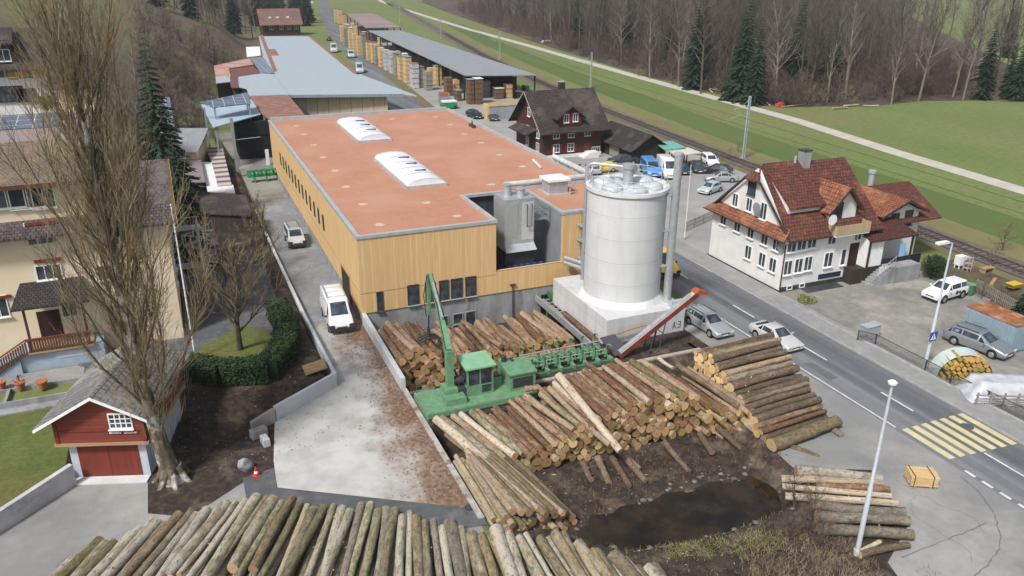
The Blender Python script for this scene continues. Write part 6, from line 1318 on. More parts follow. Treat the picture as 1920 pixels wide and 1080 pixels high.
def street():
    def lamp(loc, rz, label, head, H=9.9):
        t = thing('street_lamp', label, 'street lamp', loc, rz, 'street lamps'); MB().tube([(0,0,0),(0,0,4.2),(0,0,4.25),(0,0,H)], [.13,.12,.09,.065], 12).build('pole', M['lamp_pole'], t, 50); MB().cyl(0,0,0,.35,.17,n=12).build('base', M['lamp_pole'], t, 50)
        if head == 'arm':
            m = MB(); m.tube([(0,0,H-.02),(-.5,0,H+.12),(-.9,0,H+.14)], .05, 8); m.build('arm', M['lamp_pole'], t, 50); m = MB(); m.obox((-1.0,0,H+.16),(1.0,.34,.16)); m.build('lamp_head', M['white'], t); m = MB(); m.obox((-1.05,0,H+.06),(.7,.26,.05)); m.build('lens', M['lamp_glass'], t)
        else:
            m = MB(); m.lathe([(.07,H),(.2,H+.04),(.22,H+.14),(.08,H+.24)], n=14); m.build('lamp_head', M['white'], t, 40); m = MB(); m.lathe([(.16,H+.02),(.16,H+.035)], n=12); m.build('lens', M['lamp_glass'], t)
        return t
    M['lamp_pole'] = mk('lamp_pole_paint', (.56,.59,.63), (.5,.53,.57), 2, rough=.45, metal=.2)
    x, y = A(1733,690); l = lamp((x,y,.0), 0, 'tall street lamp with flat arm head and a blue sign, by the inn forecourt', 'arm')
    x, y = A(1606,1040); lamp((x,y,0), 0, 'tall street lamp with small round head by the loose dry logs', 'round')
    s = thing('crossing_sign', 'square blue pedestrian crossing sign with white triangle on the street lamp', 'sign', (x*0+A(1733,690)[0]-.02, A(1733,690)[1]-.16, 2.7)); MB().box(-.36,.36,-.04,0,-.36,.36).build('plate', mk('sign_blue', (.02,.075,.3), (.018,.065,.26), 5, rough=.4), s)
    m = MB(); m.extr([(-.28,-.042,-.24),(.28,-.042,-.24),(0,-.042,.26)], (0,-.006,0)); m.build('triangle', M['white'], s); m = MB()
    m.box(-.035,.035,-.053,-.049,.06,.13); m.extr([(-.06,-.05,.05),(.05,-.05,.05),(.03,-.05,-.08),(-.03,-.05,-.08)], (0,-.004,0)); m.extr([(-.03,-.05,-.08),(.02,-.05,-.08),(-.08,-.05,-.22),(-.12,-.05,-.22)], (0,-.004,0)); m.extr([(0,-.05,-.08),(.03,-.05,-.08),(.12,-.05,-.22),(.08,-.05,-.22)], (0,-.004,0)); m.build('walking_figure', M['black'], s)
    x, y = A(1283,450); t = thing('thin_pole', 'thin pale mast standing at the corner of the fenced car park', 'mast', (x,y,0)); MB().tube([(0,0,0),(0,0,8.4)], [.06,.03], 8).build('pole', M['white'], t); MB().cyl(0,0,0,.3,.12,n=8).build('base', M['steel'], t)
    # railway masts
    for px, py, pt, lb in ((1393,298,180,'railway mast with struts nearest the white inn'),(1107,165,98,'railway mast behind the brown chalet'),(937,112,62,'railway mast beyond the grey roofed lumber shed'),(827,74,30,'railway mast near the pinkish shed roof'),(750,42,2,'farthest railway mast by the meadow')):
        x, y = A(px,py); v = 0; lo, hi = 0, 20
        for _ in range(30):
            mid = (lo+hi)/2; q = Vector((x,y,mid))-CAM; lo, hi = (mid, hi) if q.dot(_d)/q.dot(_f)*FOC+540 > pt else (lo, mid)
        H = mid; t = thing('railway_mast', lb, 'railway mast', (x,y,0), 0, 'railway masts'); m = MB(); m.box(-.17,-.11,-.14,.14,0,H); m.box(.11,.17,-.14,.14,0,H)
        for k in range(int(H/.7)): m.tube([(-.14,0,k*.7+.1),(.14,0,k*.7+.7)], .025, 4)
        m.build('lattice_post', M['mast'] if 'mast' in M else M.setdefault('mast', mk('mast_paint', (.36,.42,.42), (.3,.36,.36), 2, rough=.6)), t)
        a = MB(); a.tube([(0,0,H*.86),(-2.9,0,H*.8)], .04, 5); a.tube([(0,0,H*.66),(-2.9,0,H*.8)], .04, 5); a.tube([(-1.2,0,H*.72),(-3.1,0,H*.67)], .03, 5); a.tube([(0,0,H*.96),(-1.4,0,H*.83)], .02, 4); a.build('cantilever_arm', M['mast'], t)
        b = MB(); b.lathe([(.05,-.2),(.1,-.1),(.06,0),(.1,.1),(.05,.2)], n=8); b.build('insulator', mk('insulator_brown', (.1,.05,.03), (.08,.04,.03), 3, rough=.3) if 'insulator_brown' not in bpy.data.materials else bpy.data.materials['insulator_brown'], t, loc=(-.5,0,H*.845))
        MB().box(-.4,.4,-.4,.4,-.1,.22).build('foundation', M['concrete'], t)
    wr = MB()
    for dx, zz in ((-2.6,6.6),(-2.6,5.5)):
        P = [(a[0]+.0, a[1], zz) for a in RAIL]; wr.tube(P, .022, 4)
    t = tag(wr.build('contact_wire', M['dark_metal']), 'pair of thin overhead wires strung above the railway track', 'overhead wire')
    # fences
    def fence(name, label, pts, H, mat, gap=1.9, rails=(.5,.95), boards=False, solid=None):
        t = thing(name, label, 'fence'); P = [Vector((*p,0)) for p in pts]; po = MB(); rl = MB()
        for a, b in zip(P, P[1:]):
            d = b-a; n = max(1, int(d.length/gap)); ang = math.atan2(d.y,d.x)
            for k in range(n+1): c = a+d*(k/n); po.obox((c.x,c.y,H/2),(.08,.08,H),ang)
            for h in rails: rl.obox(((a.x+b.x)/2,(a.y+b.y)/2,H*h),(d.length,.03,.05),ang)
            if boards:
                m = int(d.length/.22)
                for k in range(m): c = a+d*((k+.5)/m); rl.obox((c.x,c.y,H*.52),(.09,.02,H*(.8+.15*rng.random())),ang)
            if solid: 
                q = MB(); q.obox(((a.x+b.x)/2,(a.y+b.y)/2,H*.5),(d.length,.012,H*.8),ang); q.build('mesh_panel', M[solid], t)
        po.build('post', M[mat], t); rl.build('rail', M[mat], t); return t
    fence('picket_fence', 'old brown picket fence along the edge of the gravel car park', [A(1283,436),A(1336,412)], 1.2, 'grey_wood', boards=True)
    m, nt, b, nd, ln = _nt('wire_mesh'); b.inputs['Base Color'].default_value = (.05,.055,.05,1); b.inputs['Alpha'].default_value = .16; M['wire'] = m
    fence('wire_fence', 'low dark wire fence between pavement and inn forecourt', [A(1607,640),A(1640,648),A(1733,697),A(1780,722),A(1925,795)], 1.0, 'plastic', 2.4, (.96,), solid='wire')
    fence('garden_fence', 'grey garden fence in front of the rusty roofed container', [A(1828,545),A(1905,590)], 1.2, 'grey_wood', boards=True)
    m = MB(); pts = [A(1490,575),A(1607,636),A(1733,702),A(1925,800)]; a, b = strip(pts, .12)
    for i in range(3): m.add([(*b[i].xy,.0),(*b[i+1].xy,.0),(*a[i+1].xy,.0),(*a[i].xy,.0),(*b[i].xy,.2),(*b[i+1].xy,.2),(*a[i+1].xy,.2),(*a[i].xy,.2)], [(3,2,1,0),(4,5,6,7),(0,1,5,4),(1,2,6,5),(2,3,7,6),(3,0,4,7)])
    struct('garden_edging', m, M['kerb'])
    t = thing('utility_cabinet', 'grey metal utility cabinet beside the pavement of the inn forecourt', 'utility cabinet', (*A(1629,634),0), R(5)); MB().box(-.75,.75,-.35,.35,.0,1.15).build('body', M['grey_metal'], t); MB().box(-.8,.8,-.4,.4,1.151,1.22).build('lid', M['zinc'], t); MB().box(-.7,-.02,-.37,-.352,.08,1.08).build('door', mk('cabinet_door', (.36,.39,.41), (.31,.34,.36), 2, rough=.5), t); MB().box(.02,.7,-.37,-.352,.08,1.08).build('door', bpy.data.materials['cabinet_door'], t)
    # container
    t = thing('shipping_container', 'blue grey ribbed container with a rusty orange roof at the forecourt edge', 'container'); z = 2.35; c0 = A(1814,575,z); c1 = A(1905,614,z); cc = MB()
    cc.box(c1[0]+.1,c1[0]+2.5,c1[1]+.05,c0[1],.1,z); k = c1[1]+.15
    while k < c0[1]-.1: cc.box(c1[0]+.04,c1[0]+.1,k,k+.14,.25,z-.15); k += .3
    k = c1[0]+.2
    while k < c1[0]+2.4: cc.box(k,k+.14,c1[1],c1[1]+.05,.25,z-.15); k += .3
    cc.build('body', mk('blue_grey_container', (.27,.35,.4), (.22,.3,.35), 1, rough=.5), t); MB().box(c1[0]+.05,c1[0]+2.55,c1[1],c0[1]+.05,z+.001,z+.06).build('roof', mk('rusty_container_roof', (.34,.13,.05), (.22,.08,.035), .9, c3=(.4,.25,.16), s3=.8), t)
    # firewood under clear tarp, white tarp heap
    x, y = A(1802,705); t = thing('firewood_stack', 'round stack of split yellow firewood under a pale tarpaulin by the fence', 'firewood stack', (x,y,0), R(-28)); fw = MB(); r_ = random.Random(4)
    for i in range(8):
        for j in range(5):
            xx = -1.5+i*.41+(.2 if j % 2 else 0)+r_.uniform(-.05,.05); zz = .22+j*.36+r_.uniform(-.04,.04)
            if (xx/1.75)**2+((zz-.2)/1.7)**2 < 1:
                n = r_.choice([4,5,6]); fw.tube([(xx,-.75-.08*r_.random(),zz),(xx,.6,zz)], r_.uniform(.16,.22), n, r_.choice([0,0,1]))
    fw.build('split_logs', [mk('split_wood', (.55,.36,.1), (.4,.22,.07), 3), mk('mossy_split_wood', (.38,.33,.08), (.25,.17,.06), 3)], t)
    tp = MB(); n = 12; ring = [(1.95*math.cos(PI*k/n), 1.95*math.sin(PI*k/n)*.98+.05) for k in range(n+1)]
    tp.add([(a,-.5,b) for a, b in ring]+[(a*1.02,.9,b) for a, b in ring], [(k,k+1,n+1+k+1,n+1+k) for k in range(n)]); tp.build('tarpaulin', mk('milky_tarpaulin', (.55,.62,.6), (.45,.52,.5), 1.2, rough=.3), t, 60)
    x, y = A(1872,742); t = thing('tarpaulin_heap', 'long heap under a crumpled white tarpaulin beside the fence', 'tarpaulin heap', (x,y,0), R(-26)); tp = MB(); nx, ny = 22, 12; vs = []
    for i in range(nx+1):
        for j in range(ny+1):
            u = -2.6+5.6*i/nx; v = -1.5+3.0*j/ny; h = 1.35*min(1,(1-abs(v)/1.55)*2.2)*min(1,(1-abs(u-.2)/2.9)*3.2); vs.append((u, v, max(.02,h)+.12*mnoise.noise(Vector((u*1.7,v*2.3,2)))))
    tp.add(vs, [(i*(ny+1)+j,(i+1)*(ny+1)+j,(i+1)*(ny+1)+j+1,i*(ny+1)+j+1) for i in range(nx) for j in range(ny)]); tp.build('tarpaulin', mk('white_tarpaulin', (.52,.53,.56), (.42,.43,.46), 1.5, c3=(.34,.35,.38), s3=.9, rough=.4, bump=.5, fine=.12, fs=3), t, 60)
    st = MB()
    for k in range(6): st.box(-2.4+k*.9,-2.3+k*.9,-1.7,-1.6,0,1.1); 
    st.box(-2.5,2.4,-1.68,-1.63,.85,.95); st.box(-2.5,2.4,-1.68,-1.63,.4,.48); st.build('pallet_side', M['grey_wood'], t)
    # garden odds and ends
    t = thing('water_butt', 'dark green water barrel behind the white four wheel drive car', 'barrel', (*A(1816,552),0)); m = MB(); m.lathe([(.4,0),(.48,.5),(.45,1.0)], n=18); m.build('barrel', M['green2'], t, 40); MB().cyl(0,0,1.0,1.06,.5,n=18).build('lid', M['green'], t, 40)
    t = thing('yellow_cart', 'small yellow wheelbarrow in the garden by the railway', 'wheelbarrow', (*A(1898,545),0)); m = MB(); m.add([(-.45,-.3,.35),(.45,-.3,.35),(.45,.3,.35),(-.45,.3,.35),(-.7,-.45,.75),(.7,-.45,.75),(.7,.45,.75),(-.7,.45,.75)], [(3,2,1,0),(0,1,5,4),(1,2,6,5),(2,3,7,6),(3,0,4,7),(4,5,6,7)]); m.build('tray', mk('yellow_paint', (.62,.42,.03), (.5,.34,.03), 3, rough=.5), t); m = MB(); m.tube([(.55,-.06,.2),(.55,.06,.2)], .2, 12); m.build('wheel', M['rubber'], t); m = MB(); m.tube([(.5,-.25,.3),(-1.1,-.28,.6)], .03, 5); m.tube([(.5,.25,.3),(-1.1,.28,.6)], .03, 5); m.build('handle', M['plank'], t)
    for k, (px, py, lb, mt, sz) in enumerate(((1798,502,'white water tank on a stand in the garden','white',(.9,.7,1.3)),(1812,508,'clear plastic garden crate frame behind the four wheel drive car','zinc',(.5,.5,1.5)),(1850,510,'brown wooden garden bench table','plank',(1.5,.6,.5)),(1862,530,'plank lying across the garden bed','plank',(2.0,.3,.2)),(1816,505,'orange garden chair beside the white tank','orange_plastic',(.6,.6,.9)))):
        if mt not in M: M[mt] = mk(mt, (.6,.2,.08), (.5,.17,.07), 3)
        m = MB(); w, d, h = sz
        if 'bench' in lb: m.box(-w/2,w/2,-d/2,d/2,h-.08,h); [m.box(sx*w*.42-.05,sx*w*.42+.05,-d/2,d/2,0,h-.08) for sx in (-1,1)]
        elif 'chair' in lb: m.box(-.3,.3,-.3,.3,.4,.46); m.box(-.3,.3,.25,.3,.46,.95); [m.box(a-.03,a+.03,b-.03,b+.03,0,.4) for a in (-.26,.26) for b in (-.26,.26)]
        elif 'tank' in lb: m.box(-w/2,w/2,-d/2,d/2,.35,h); [m.box(a-.05,a+.05,b-.05,b+.05,0,.35) for a in (-.35,.35) for b in (-.25,.25)]; m.cyl(0,0,h,h+.12,.15,n=10)
        elif 'crate' in lb: [m.box(a-.03,a+.03,b-.03,b+.03,0,h) for a in (-w/2,w/2) for b in (-d/2,d/2)]; [m.box(-w/2,w/2,-d/2,d/2,z,z+.03) for z in (.3,.8,1.4)]
        else: m.obox((0,0,h/2),(w,d,h),.5)
        tag(m.build({'bench':'garden_table','chair':'garden_chair','tank':'water_tank','crate':'garden_shelf'}.get(next((q for q in ('bench','chair','tank','crate') if q in lb), ''),'garden_plank'), M[mt], loc=(*A(px,py),0)), lb, {'bench':'table','chair':'chair','tank':'tank','crate':'shelf'}.get(next((q for q in ('bench','chair','tank','crate') if q in lb), ''),'plank'))
    m = MB(); 
    for k in range(14): m.obox((rng.uniform(-1.6,1.6),rng.uniform(-.5,.5),.25+.25*(k % 3)),(rng.uniform(.9,1.4),.6,.5),rng.uniform(-.3,.3))
    tag(m.build('stone_heap', M['pale_concrete'], loc=(*A(1024,80),0)), 'small heap of pale stone blocks beside the farm path at the wood edge', 'stone heap')
    m = MB(); m.obox((0,0,.35),(1.7,.9,.6)); m.obox((.3,0,.75),(.9,.7,.3)); tag(m.build('red_tarp_heap', mk('red_tarp', (.5,.08,.05), (.42,.07,.045), 2), loc=(*A(1461,200),0)), 'small bright red covered heap at the wood edge beside the farm path', 'covered heap')
    for k in range(18):
        px = rng.choice([rng.uniform(1285,1440), rng.uniform(1470,1640)]); py = lerpf([(1285,158),(1440,197),(1500,202),(1640,202)])(px)+rng.uniform(-3,3); x, y = A(px,py); a = rng.uniform(-.5,.5)+1.5+(1.2 if px > 1450 else 0); L = rng.uniform(2.5,5.5); v = Vector((math.cos(a),math.sin(a),0))*L/2
        fo = put_log((x-v.x,y-v.y,.3),(x+v.x,y+v.y,.3),rng.uniform(.1,.19),'pale','fresh','felled pale trunk lying along the wood edge','felled trunks along the wood edge'); fo.name = 'felled_trunk'; fo['category'] = 'felled trunk'
street()
# ------------------------------------------------------------------ vehicles
# station: (x, z_low, z_belt, z_top, half width at top); cabin stations have z_top well above z_belt
CAR = {
 'wagon': dict(w=.9, st=[(2.3,.32,.58,.62,.72),(2.18,.24,.68,.72,.78),(1.05,.2,.92,.96,.76),(.25,.2,.95,1.43,.62),(-1.0,.2,.96,1.47,.62),(-1.75,.2,.97,1.42,.6),(-2.22,.24,.96,1.0,.7),(-2.34,.34,.8,.84,.72)], side=[2,3,4,5], glass=[2,5], wheels=(1.38,-1.4), r=.32),
 'hatch': dict(w=.83, st=[(1.95,.3,.58,.62,.66),(1.85,.22,.7,.74,.72),(.95,.2,.9,.94,.7),(.2,.2,.92,1.38,.56),(-1.0,.2,.92,1.4,.56),(-1.55,.2,.93,1.3,.56),(-1.88,.26,.9,.94,.66),(-1.97,.36,.8,.83,.68)], side=[2,3,4], glass=[2,5], wheels=(1.2,-1.2), r=.3),
 'sedan': dict(w=.88, st=[(2.25,.32,.56,.6,.7),(2.12,.24,.66,.7,.76),(1.0,.2,.9,.94,.76),(.2,.2,.93,1.4,.6),(-.8,.2,.94,1.41,.6),(-1.55,.2,.95,.99,.74),(-2.15,.24,.92,.96,.74),(-2.28,.34,.8,.84,.72)], side=[2,3,4], glass=[2,4], wheels=(1.35,-1.35), r=.31),
 'suv': dict(w=.9, st=[(2.2,.4,.66,.7,.72),(2.08,.32,.8,.84,.8),(1.0,.3,1.03,1.07,.78),(.35,.3,1.06,1.6,.66),(-1.0,.3,1.07,1.64,.66),(-1.85,.3,1.07,1.6,.64),(-2.1,.32,1.05,1.1,.74),(-2.2,.42,.86,.9,.76)], side=[2,3,4,5], glass=[2,5], wheels=(1.3,-1.28), r=.36),
 'van': dict(w=1.0, st=[(2.7,.35,.7,.74,.8),(2.55,.25,.95,1.0,.88),(1.95,.22,1.3,1.34,.86),(1.05,.22,1.38,2.3,.76),(.9,.22,1.38,2.38,.84),(-2.6,.22,1.38,2.4,.86),(-2.7,.3,1.35,2.34,.86)], side=[2], glass=[2], wheels=(1.75,-1.65), r=.34),
 'minivan': dict(w=.88, st=[(2.1,.34,.66,.7,.72),(1.98,.25,.82,.87,.8),(1.35,.22,1.12,1.16,.78),(.65,.22,1.15,1.78,.7),(-1.95,.22,1.16,1.86,.72),(-2.08,.3,1.1,1.75,.72)], side=[2,3], glass=[2], wheels=(1.35,-1.3), r=.32),
}
_carm = {}
def car(name, label, cat, x, y, heading, kind, paint, group=None, z=.014, extra=None, bumper=False, scale=1):
    sp = CAR[kind]; w = sp['w']; st = sp['st']; t = thing(name, label, cat, (x,y,z), heading, group)
    if scale != 1: t.scale = (scale,)*3
    mb = MB(); rings = []
    for i, (sx, zl, zb, zt, wt) in enumerate(st):
        q = .93 if i in (0, len(st)-1) else 1
        h = [(w*.86*q,zl),(w*.97*q,zl+.1),(w*1.0*q,(zl+zb)/2+.05),(w*.97*q,zb-.06),(w*.93*q,zb),(wt*1.02,zt-.07 if zt-zb > .2 else zb+(zt-zb)*.5),(wt*.9,zt)]
        rings.append([(sx,-a,b) for a, b in h]+[(sx,a,b) for a, b in h[::-1]])
    n = len(rings[0]); vs = [p for r in rings for p in r]
    fs = [(i*n+k,(i+1)*n+k,(i+1)*n+(k+1)%n,i*n+(k+1)%n) for i in range(len(rings)-1) for k in range(n)]
    mb.add(vs, fs+[list(range(n))[::-1], [(len(rings)-1)*n+k for k in range(n)]])
    mb.f = [f[::-1] for f in mb.f]
    mb.build('body', paint, t, 38)
    def lp(a, b, f): return tuple(a[k]+(b[k]-a[k])*f for k in range(3))
    def panel(a, b, c, d, m0, m1, n0, n1, out, nm):
        P = [lp(lp(a,b,m0),lp(d,c,m0),n0), lp(lp(a,b,m1),lp(d,c,m1),n0), lp(lp(a,b,m1),lp(d,c,m1),n1), lp(lp(a,b,m0),lp(d,c,m0),n1)]
        o = Vector(out)*.012; m = MB(); m.add([Vector(p)+o for p in P]+[Vector(p)-o*1.6 for p in P], [(0,1,2,3),(7,6,5,4),(0,4,5,1),(1,5,6,2),(2,6,7,3),(3,7,4,0)]); return m.build(nm, M['carglass'], t)
    for i in sp['glass']:
        A_, B_ = rings[i], rings[i+1]; fr = i < len(st)/2
        nrm = Vector((.55 if fr else -.7, 0, .8))
        panel(A_[6], A_[7], B_[7], B_[6], .05, .95, .06, .93, nrm, 'windscreen' if fr else 'rear_window')
    for i in sp['side']:
        A_, B_ = rings[i], rings[i+1]
        for s, (lo, hi) in ((-1,(4,5)),(1,(9,8))):
            a0, a1, b1, b0 = A_[lo], A_[hi], B_[hi], B_[lo]
            if st[i][3]-st[i][2] < .2:
                m = MB(); q = [lp(a0,b0,.35), lp(b1,b0,.1), lp(b0,b1,.08)]; o = Vector((0,s*.015,0)); m.add([Vector(p)+o for p in (lp(a0,b0,.3),lp(b0,a0,.04),lp(b1,a1,.08))], [(0,1,2),(2,1,0)]); m.build('side_window', M['carglass'], t)
            elif st[i+1][3]-st[i+1][2] < .2:
                m = MB(); o = Vector((0,s*.015,0)); m.add([Vector(p)+o for p in (lp(a0,b0,.05),lp(a0,b0,.6),lp(a1,b1,.08))], [(0,1,2),(2,1,0)]); m.build('side_window', M['carglass'], t)
            else: panel(a0, b0, b1, a1, .05, .95, .1, .9, (0,s,.2), 'side_window')
    key = (kind,)
    if key not in _carm:
        r = sp['r']; ty = MB(); ty.tube([(0,-.11,0),(0,.11,0)], r, 18); rm = MB(); rm.lathe([(r*.62,0),(r*.55,.015),(.05,.02)], n=14); v = [(a,-c,b) for a, b, c in rm.v]; rm.v = v
        ar = MB(); ar.tube([(0,-.02,0),(0,.02,0)], r*1.2, 18); _carm[key] = (ty.mesh('tyre', M['rubber'], 40), rm.mesh('rim', M['rim']), ar.mesh('wheel_arch', M['black']))
    ty, rm, ar = _carm[key]; r = sp['r']
    for wx_ in sp['wheels']:
        for s in (-1,1):
            put('wheel_arch', ar, t, (wx_, s*(w*.985), r+.03)); wh = put('wheel', ty, t, (wx_, s*(w-.085), r), 0 if s < 0 else PI); put('rim', rm, wh, (0,-.112,0))
    x0, zl, zb = st[0][0], st[0][1], st[0][2]; xr, zl2, zb2 = st[-1][0], st[-1][1], st[-1][2]
    for s in (-1,1):
        MB().obox((st[1][0]+.03, s*w*.72, zb+.01), (.2,.34,.13)).build('headlight', M['lamp_glass'], t)
        MB().obox((xr+.02, s*w*.78, zb2-.04), (.1,.2,.18)).build('tail_light', M['tail'], t)
        MB().obox((st[2][0]-.25, s*(w+.1), st[2][2]+.06), (.12,.2,.13)).build('mirror', paint if not bumper else M['plastic'], t)
    MB().box(x0-.02,x0+.015,-w*.42,w*.42,zb-.12,zb-.01).build('grille', M['plastic'], t); MB().box(x0+.001,x0+.02,-.26,.26,zl+.04,zl+.15).build('number_plate', M['white'], t); MB().box(xr-.02,xr-.0,-.26,.26,zb2-.26,zb2-.14).build('number_plate', M['white'], t)
    if bumper:
        MB().box(x0-.22,x0+.035,-w*.96,w*.96,zl-.06,zl+.24).build('bumper', M['plastic'], t)
        for s in (-1,1): MB().obox((x0-.12, s*w*.8, zl+.36), (.32,w*.42,.3)).build('bumper_corner', M['plastic'], t)
    if extra: extra(t)
    return t
P_ = {k: mk_paint('car_paint_'+k, c, .3, m) for k, c, m in (('white',(.74,.75,.75),0),('silver',(.46,.48,.49),.45),('grey_silver',(.3,.32,.345),.5),('black',(.025,.027,.032),.2),('dark_blue',(.035,.06,.1),.3),('blue',(.08,.27,.6),0),('yellow',(.75,.55,.04),0),('old_white',(.52,.53,.525),.1),('dark_grey',(.08,.085,.095),.4),('ice',(.55,.6,.64),.3))}
def roof_bars(t):
    m = MB()
    for x in (.3,-.8,-1.9): m.box(x-.05,x+.05,-.8,.8,2.42,2.52)
    m.build('roof_bar', M['white'], t); m = MB(); m.box(-2.5,.5,-.78,-.7,2.521,2.58); m.box(-2.5,.5,.7,.78,2.521,2.58); m.build('roof_rack', M['steel'], t)
def ladder_rack(t):
    m = MB()
    for y in (-.55,.55): m.box(-1.7,.5,y-.03,y+.03,1.92,1.97)
    for k in range(6): m.box(-1.6+k*.4,-1.55+k*.4,-.55,.55,1.971,2.0)
    m.build('roof_rack', M['dark_metal'], t)
car('delivery_van','white panel van with black bumper corners parked at the hall door on the driveway','van',-1.85,1.3,R(-92),'van',P_['white'],extra=roof_bars,bumper=True)
car('delivery_van','smaller white van with dark roof rack parked farther up the paved driveway','van',-1.95,23.2,R(-90),'minivan',P_['old_white'],extra=ladder_rack,bumper=True)
car('delivery_van','yellow van on the road half hidden behind the silo','van',29.6,1.6,R(-91),'van',P_['yellow'],bumper=True)
def roof_rails(t):
    m = MB()
    for y in (-.58,.58): m.box(-1.6,.1,y-.025,y+.025,1.47,1.52)
    m.build('roof_rail', M['dark_metal'], t)
car('parked_car','silver estate car parked at the roadside beside the silo base','car',26.2,-11.6,R(-88),'wagon',P_['silver'],extra=roof_rails)
def rear_spoiler(t): MB().box(-1.75,-1.5,-.6,.6,1.0,1.06).build('spoiler', M['plastic'], t)
car('moving_car','old white saloon car driving along the road','car',29.7,-15.8,R(-87),'sedan',P_['old_white'],extra=rear_spoiler)
xf, yf = A(1735,566); xb, yb = A(1806,560)
def side_logo(t):
    M['dark_green'] = mk('logo_green', (.03,.12,.06), (.025,.1,.05), 5)
    for s in (-1,1): m = MB(); m.cyl(0,0,-.006,.006,.2,n=16); o = m.build('door_emblem', M['dark_green'], t, loc=(-.35,s*.905,.75)); o.rotation_euler = (PI/2,0,0); MB().box(-.9,-.6,s*.905-.006,s*.905+.006,.62,.84).build('door_emblem', M['dark_green'], t)
car('parked_car','white four wheel drive car with green door emblems parked before the garden','car',50.3,-14.1,R(186),'suv',P_['white'],extra=side_logo)
xf, yf = A(1893,668); xb, yb = A(1800,640)
car('parked_car','grey silver estate car parked beside the rusty roofed container','car',43.85,-22.75,R(-78),'wagon',P_['grey_silver'],extra=roof_rails,scale=1.05)
CP = 'cars parked on the gravel by the railway'
def pcar(label, f, b, kind, paint, cat='car', nm='parked_car', **k):
    (ax, ay), (bx, by) = A(*f), A(*b); h = math.atan2(ay-by, ax-bx); L = CAR[kind]['st'][0][0]; return car(nm, label, cat, ax-math.cos(h)*L, ay-math.sin(h)*L, h, kind, P_[paint], CP, z=.008, **k)
pcar('dark grey saloon parked just left of the white pickup like car', (1313,327),(1288,300),'sedan','dark_grey')
pcar('white boxy car parked under the edge of the cream carport roof', (1339,316),(1310,295),'suv','white')
pcar('black estate car parked across behind the silver one', (1312,322),(1372,330),'wagon','black')
pcar('silver coupe parked in front of the black estate car', (1321,340),(1375,340),'sedan','silver')
pcar('white small car partly hidden by the corner of the inn roof', (1316,366),(1356,352),'hatch','ice')
pcar('large white high roofed van on the gravel behind the silo top', (1259,338),(1226,306),'van','white','van','delivery_van',scale=1.05)
pcar('bright blue van beside the large white van behind the silo top', (1226,334),(1196,305),'minivan','blue','van','delivery_van',scale=1.2)
pcar('dark blue car seen between the white van and the flue', (1284,330),(1262,306),'sedan','dark_blue')
pcar('dark estate car parked behind the blue van by the barn', (1140,308),(1185,306),'wagon','dark_grey')
pcar('yellow small car parked behind the left rim of the silo top', (1108,324),(1145,321),'hatch','yellow')
pcar('white small car parked close to the roof edge of the mill hall', (1098,318),(1126,334),'hatch','old_white')
pcar('dark saloon parked by the grey covered lumber stack, nearer the brown chalet', (930,228),(905,216),'sedan','dark_grey')
pcar('black estate car parked by the roof corner of the mill hall', (900,224),(872,214),'wagon','black')
# traffic on the far road
car('truck','white box truck beside the red roof edge of the saw hall','truck',36.9,163,R(-100),'van',P_['ice'],'vehicles on the far road',scale=1.05)
car('truck','white truck standing by the road beside the far end of the saw hall','truck',41.0,219,R(-100),'van',P_['ice'],'vehicles on the far road',scale=1.15)
car('truck','small pale flatbed van just behind the white truck on the far road','truck',42.6,200,R(-98),'minivan',P_['ice'],'vehicles on the far road',scale=1.2)
car('moving_car','dark car driving away past the white truck on the far road','car',47.6,262,R(80),'suv',P_['dark_blue'],'vehicles on the far road')
car('moving_car','white car at the far bend of the road','car',93,560,R(80),'suv',P_['white'],'vehicles on the far road')
# ------------------------------------------------------------------ trees
M['twig_olive'] = mk('olive_twigs', (.26,.21,.12), (.19,.15,.088), .9, c3=(.27,.185,.1), s3=.35, rough=.9)
M['bark_poplar'] = mk('poplar_bark', (.17,.14,.095), (.07,.055,.04), 2.2, c3=(.5,.48,.44), s3=.55, lo3=.52, hi3=.6, st=(2,2,.35), rough=.95, bump=.9, fine=.4, fs=5)
M['bark_limb'] = mk('limb_bark', (.13,.105,.065), (.08,.065,.043), 1.2, st=(1,1,.3), rough=.95)
M['bark_grey'] = mk('grey_tree_bark', (.105,.088,.072), (.06,.05,.042), .8, st=(1,1,.3), rough=.95, rnd=.25)
M['bark_pale'] = mk('pale_tree_bark', (.2,.178,.15), (.13,.112,.093), .8, st=(1,1,.3), rough=.95, rnd=.2)
M['twig_grey'] = mk('grey_brown_twigs', (.105,.085,.07), (.07,.058,.048), .5, rough=.95, rnd=.25)
M['twig_red'] = mk('reddish_twigs', (.125,.092,.076), (.09,.068,.058), .5, rough=.95, rnd=.25)
M['twig_green'] = mk('greenish_twigs', (.13,.118,.07), (.095,.087,.054), .5, rough=.95, rnd=.2)
M['needle'] = mk('spruce_needles', (.022,.042,.024), (.014,.028,.018), .6, c3=(.035,.055,.022), s3=.25, rough=.9, rnd=.25)
M['needle_light'] = mk('light_spruce_needles', (.055,.078,.022), (.035,.055,.018), .6, rough=.9)
M['leaf_yellow'] = mk('yellow_green_leaves', (.2,.2,.045), (.14,.15,.03), 2, rough=.85)
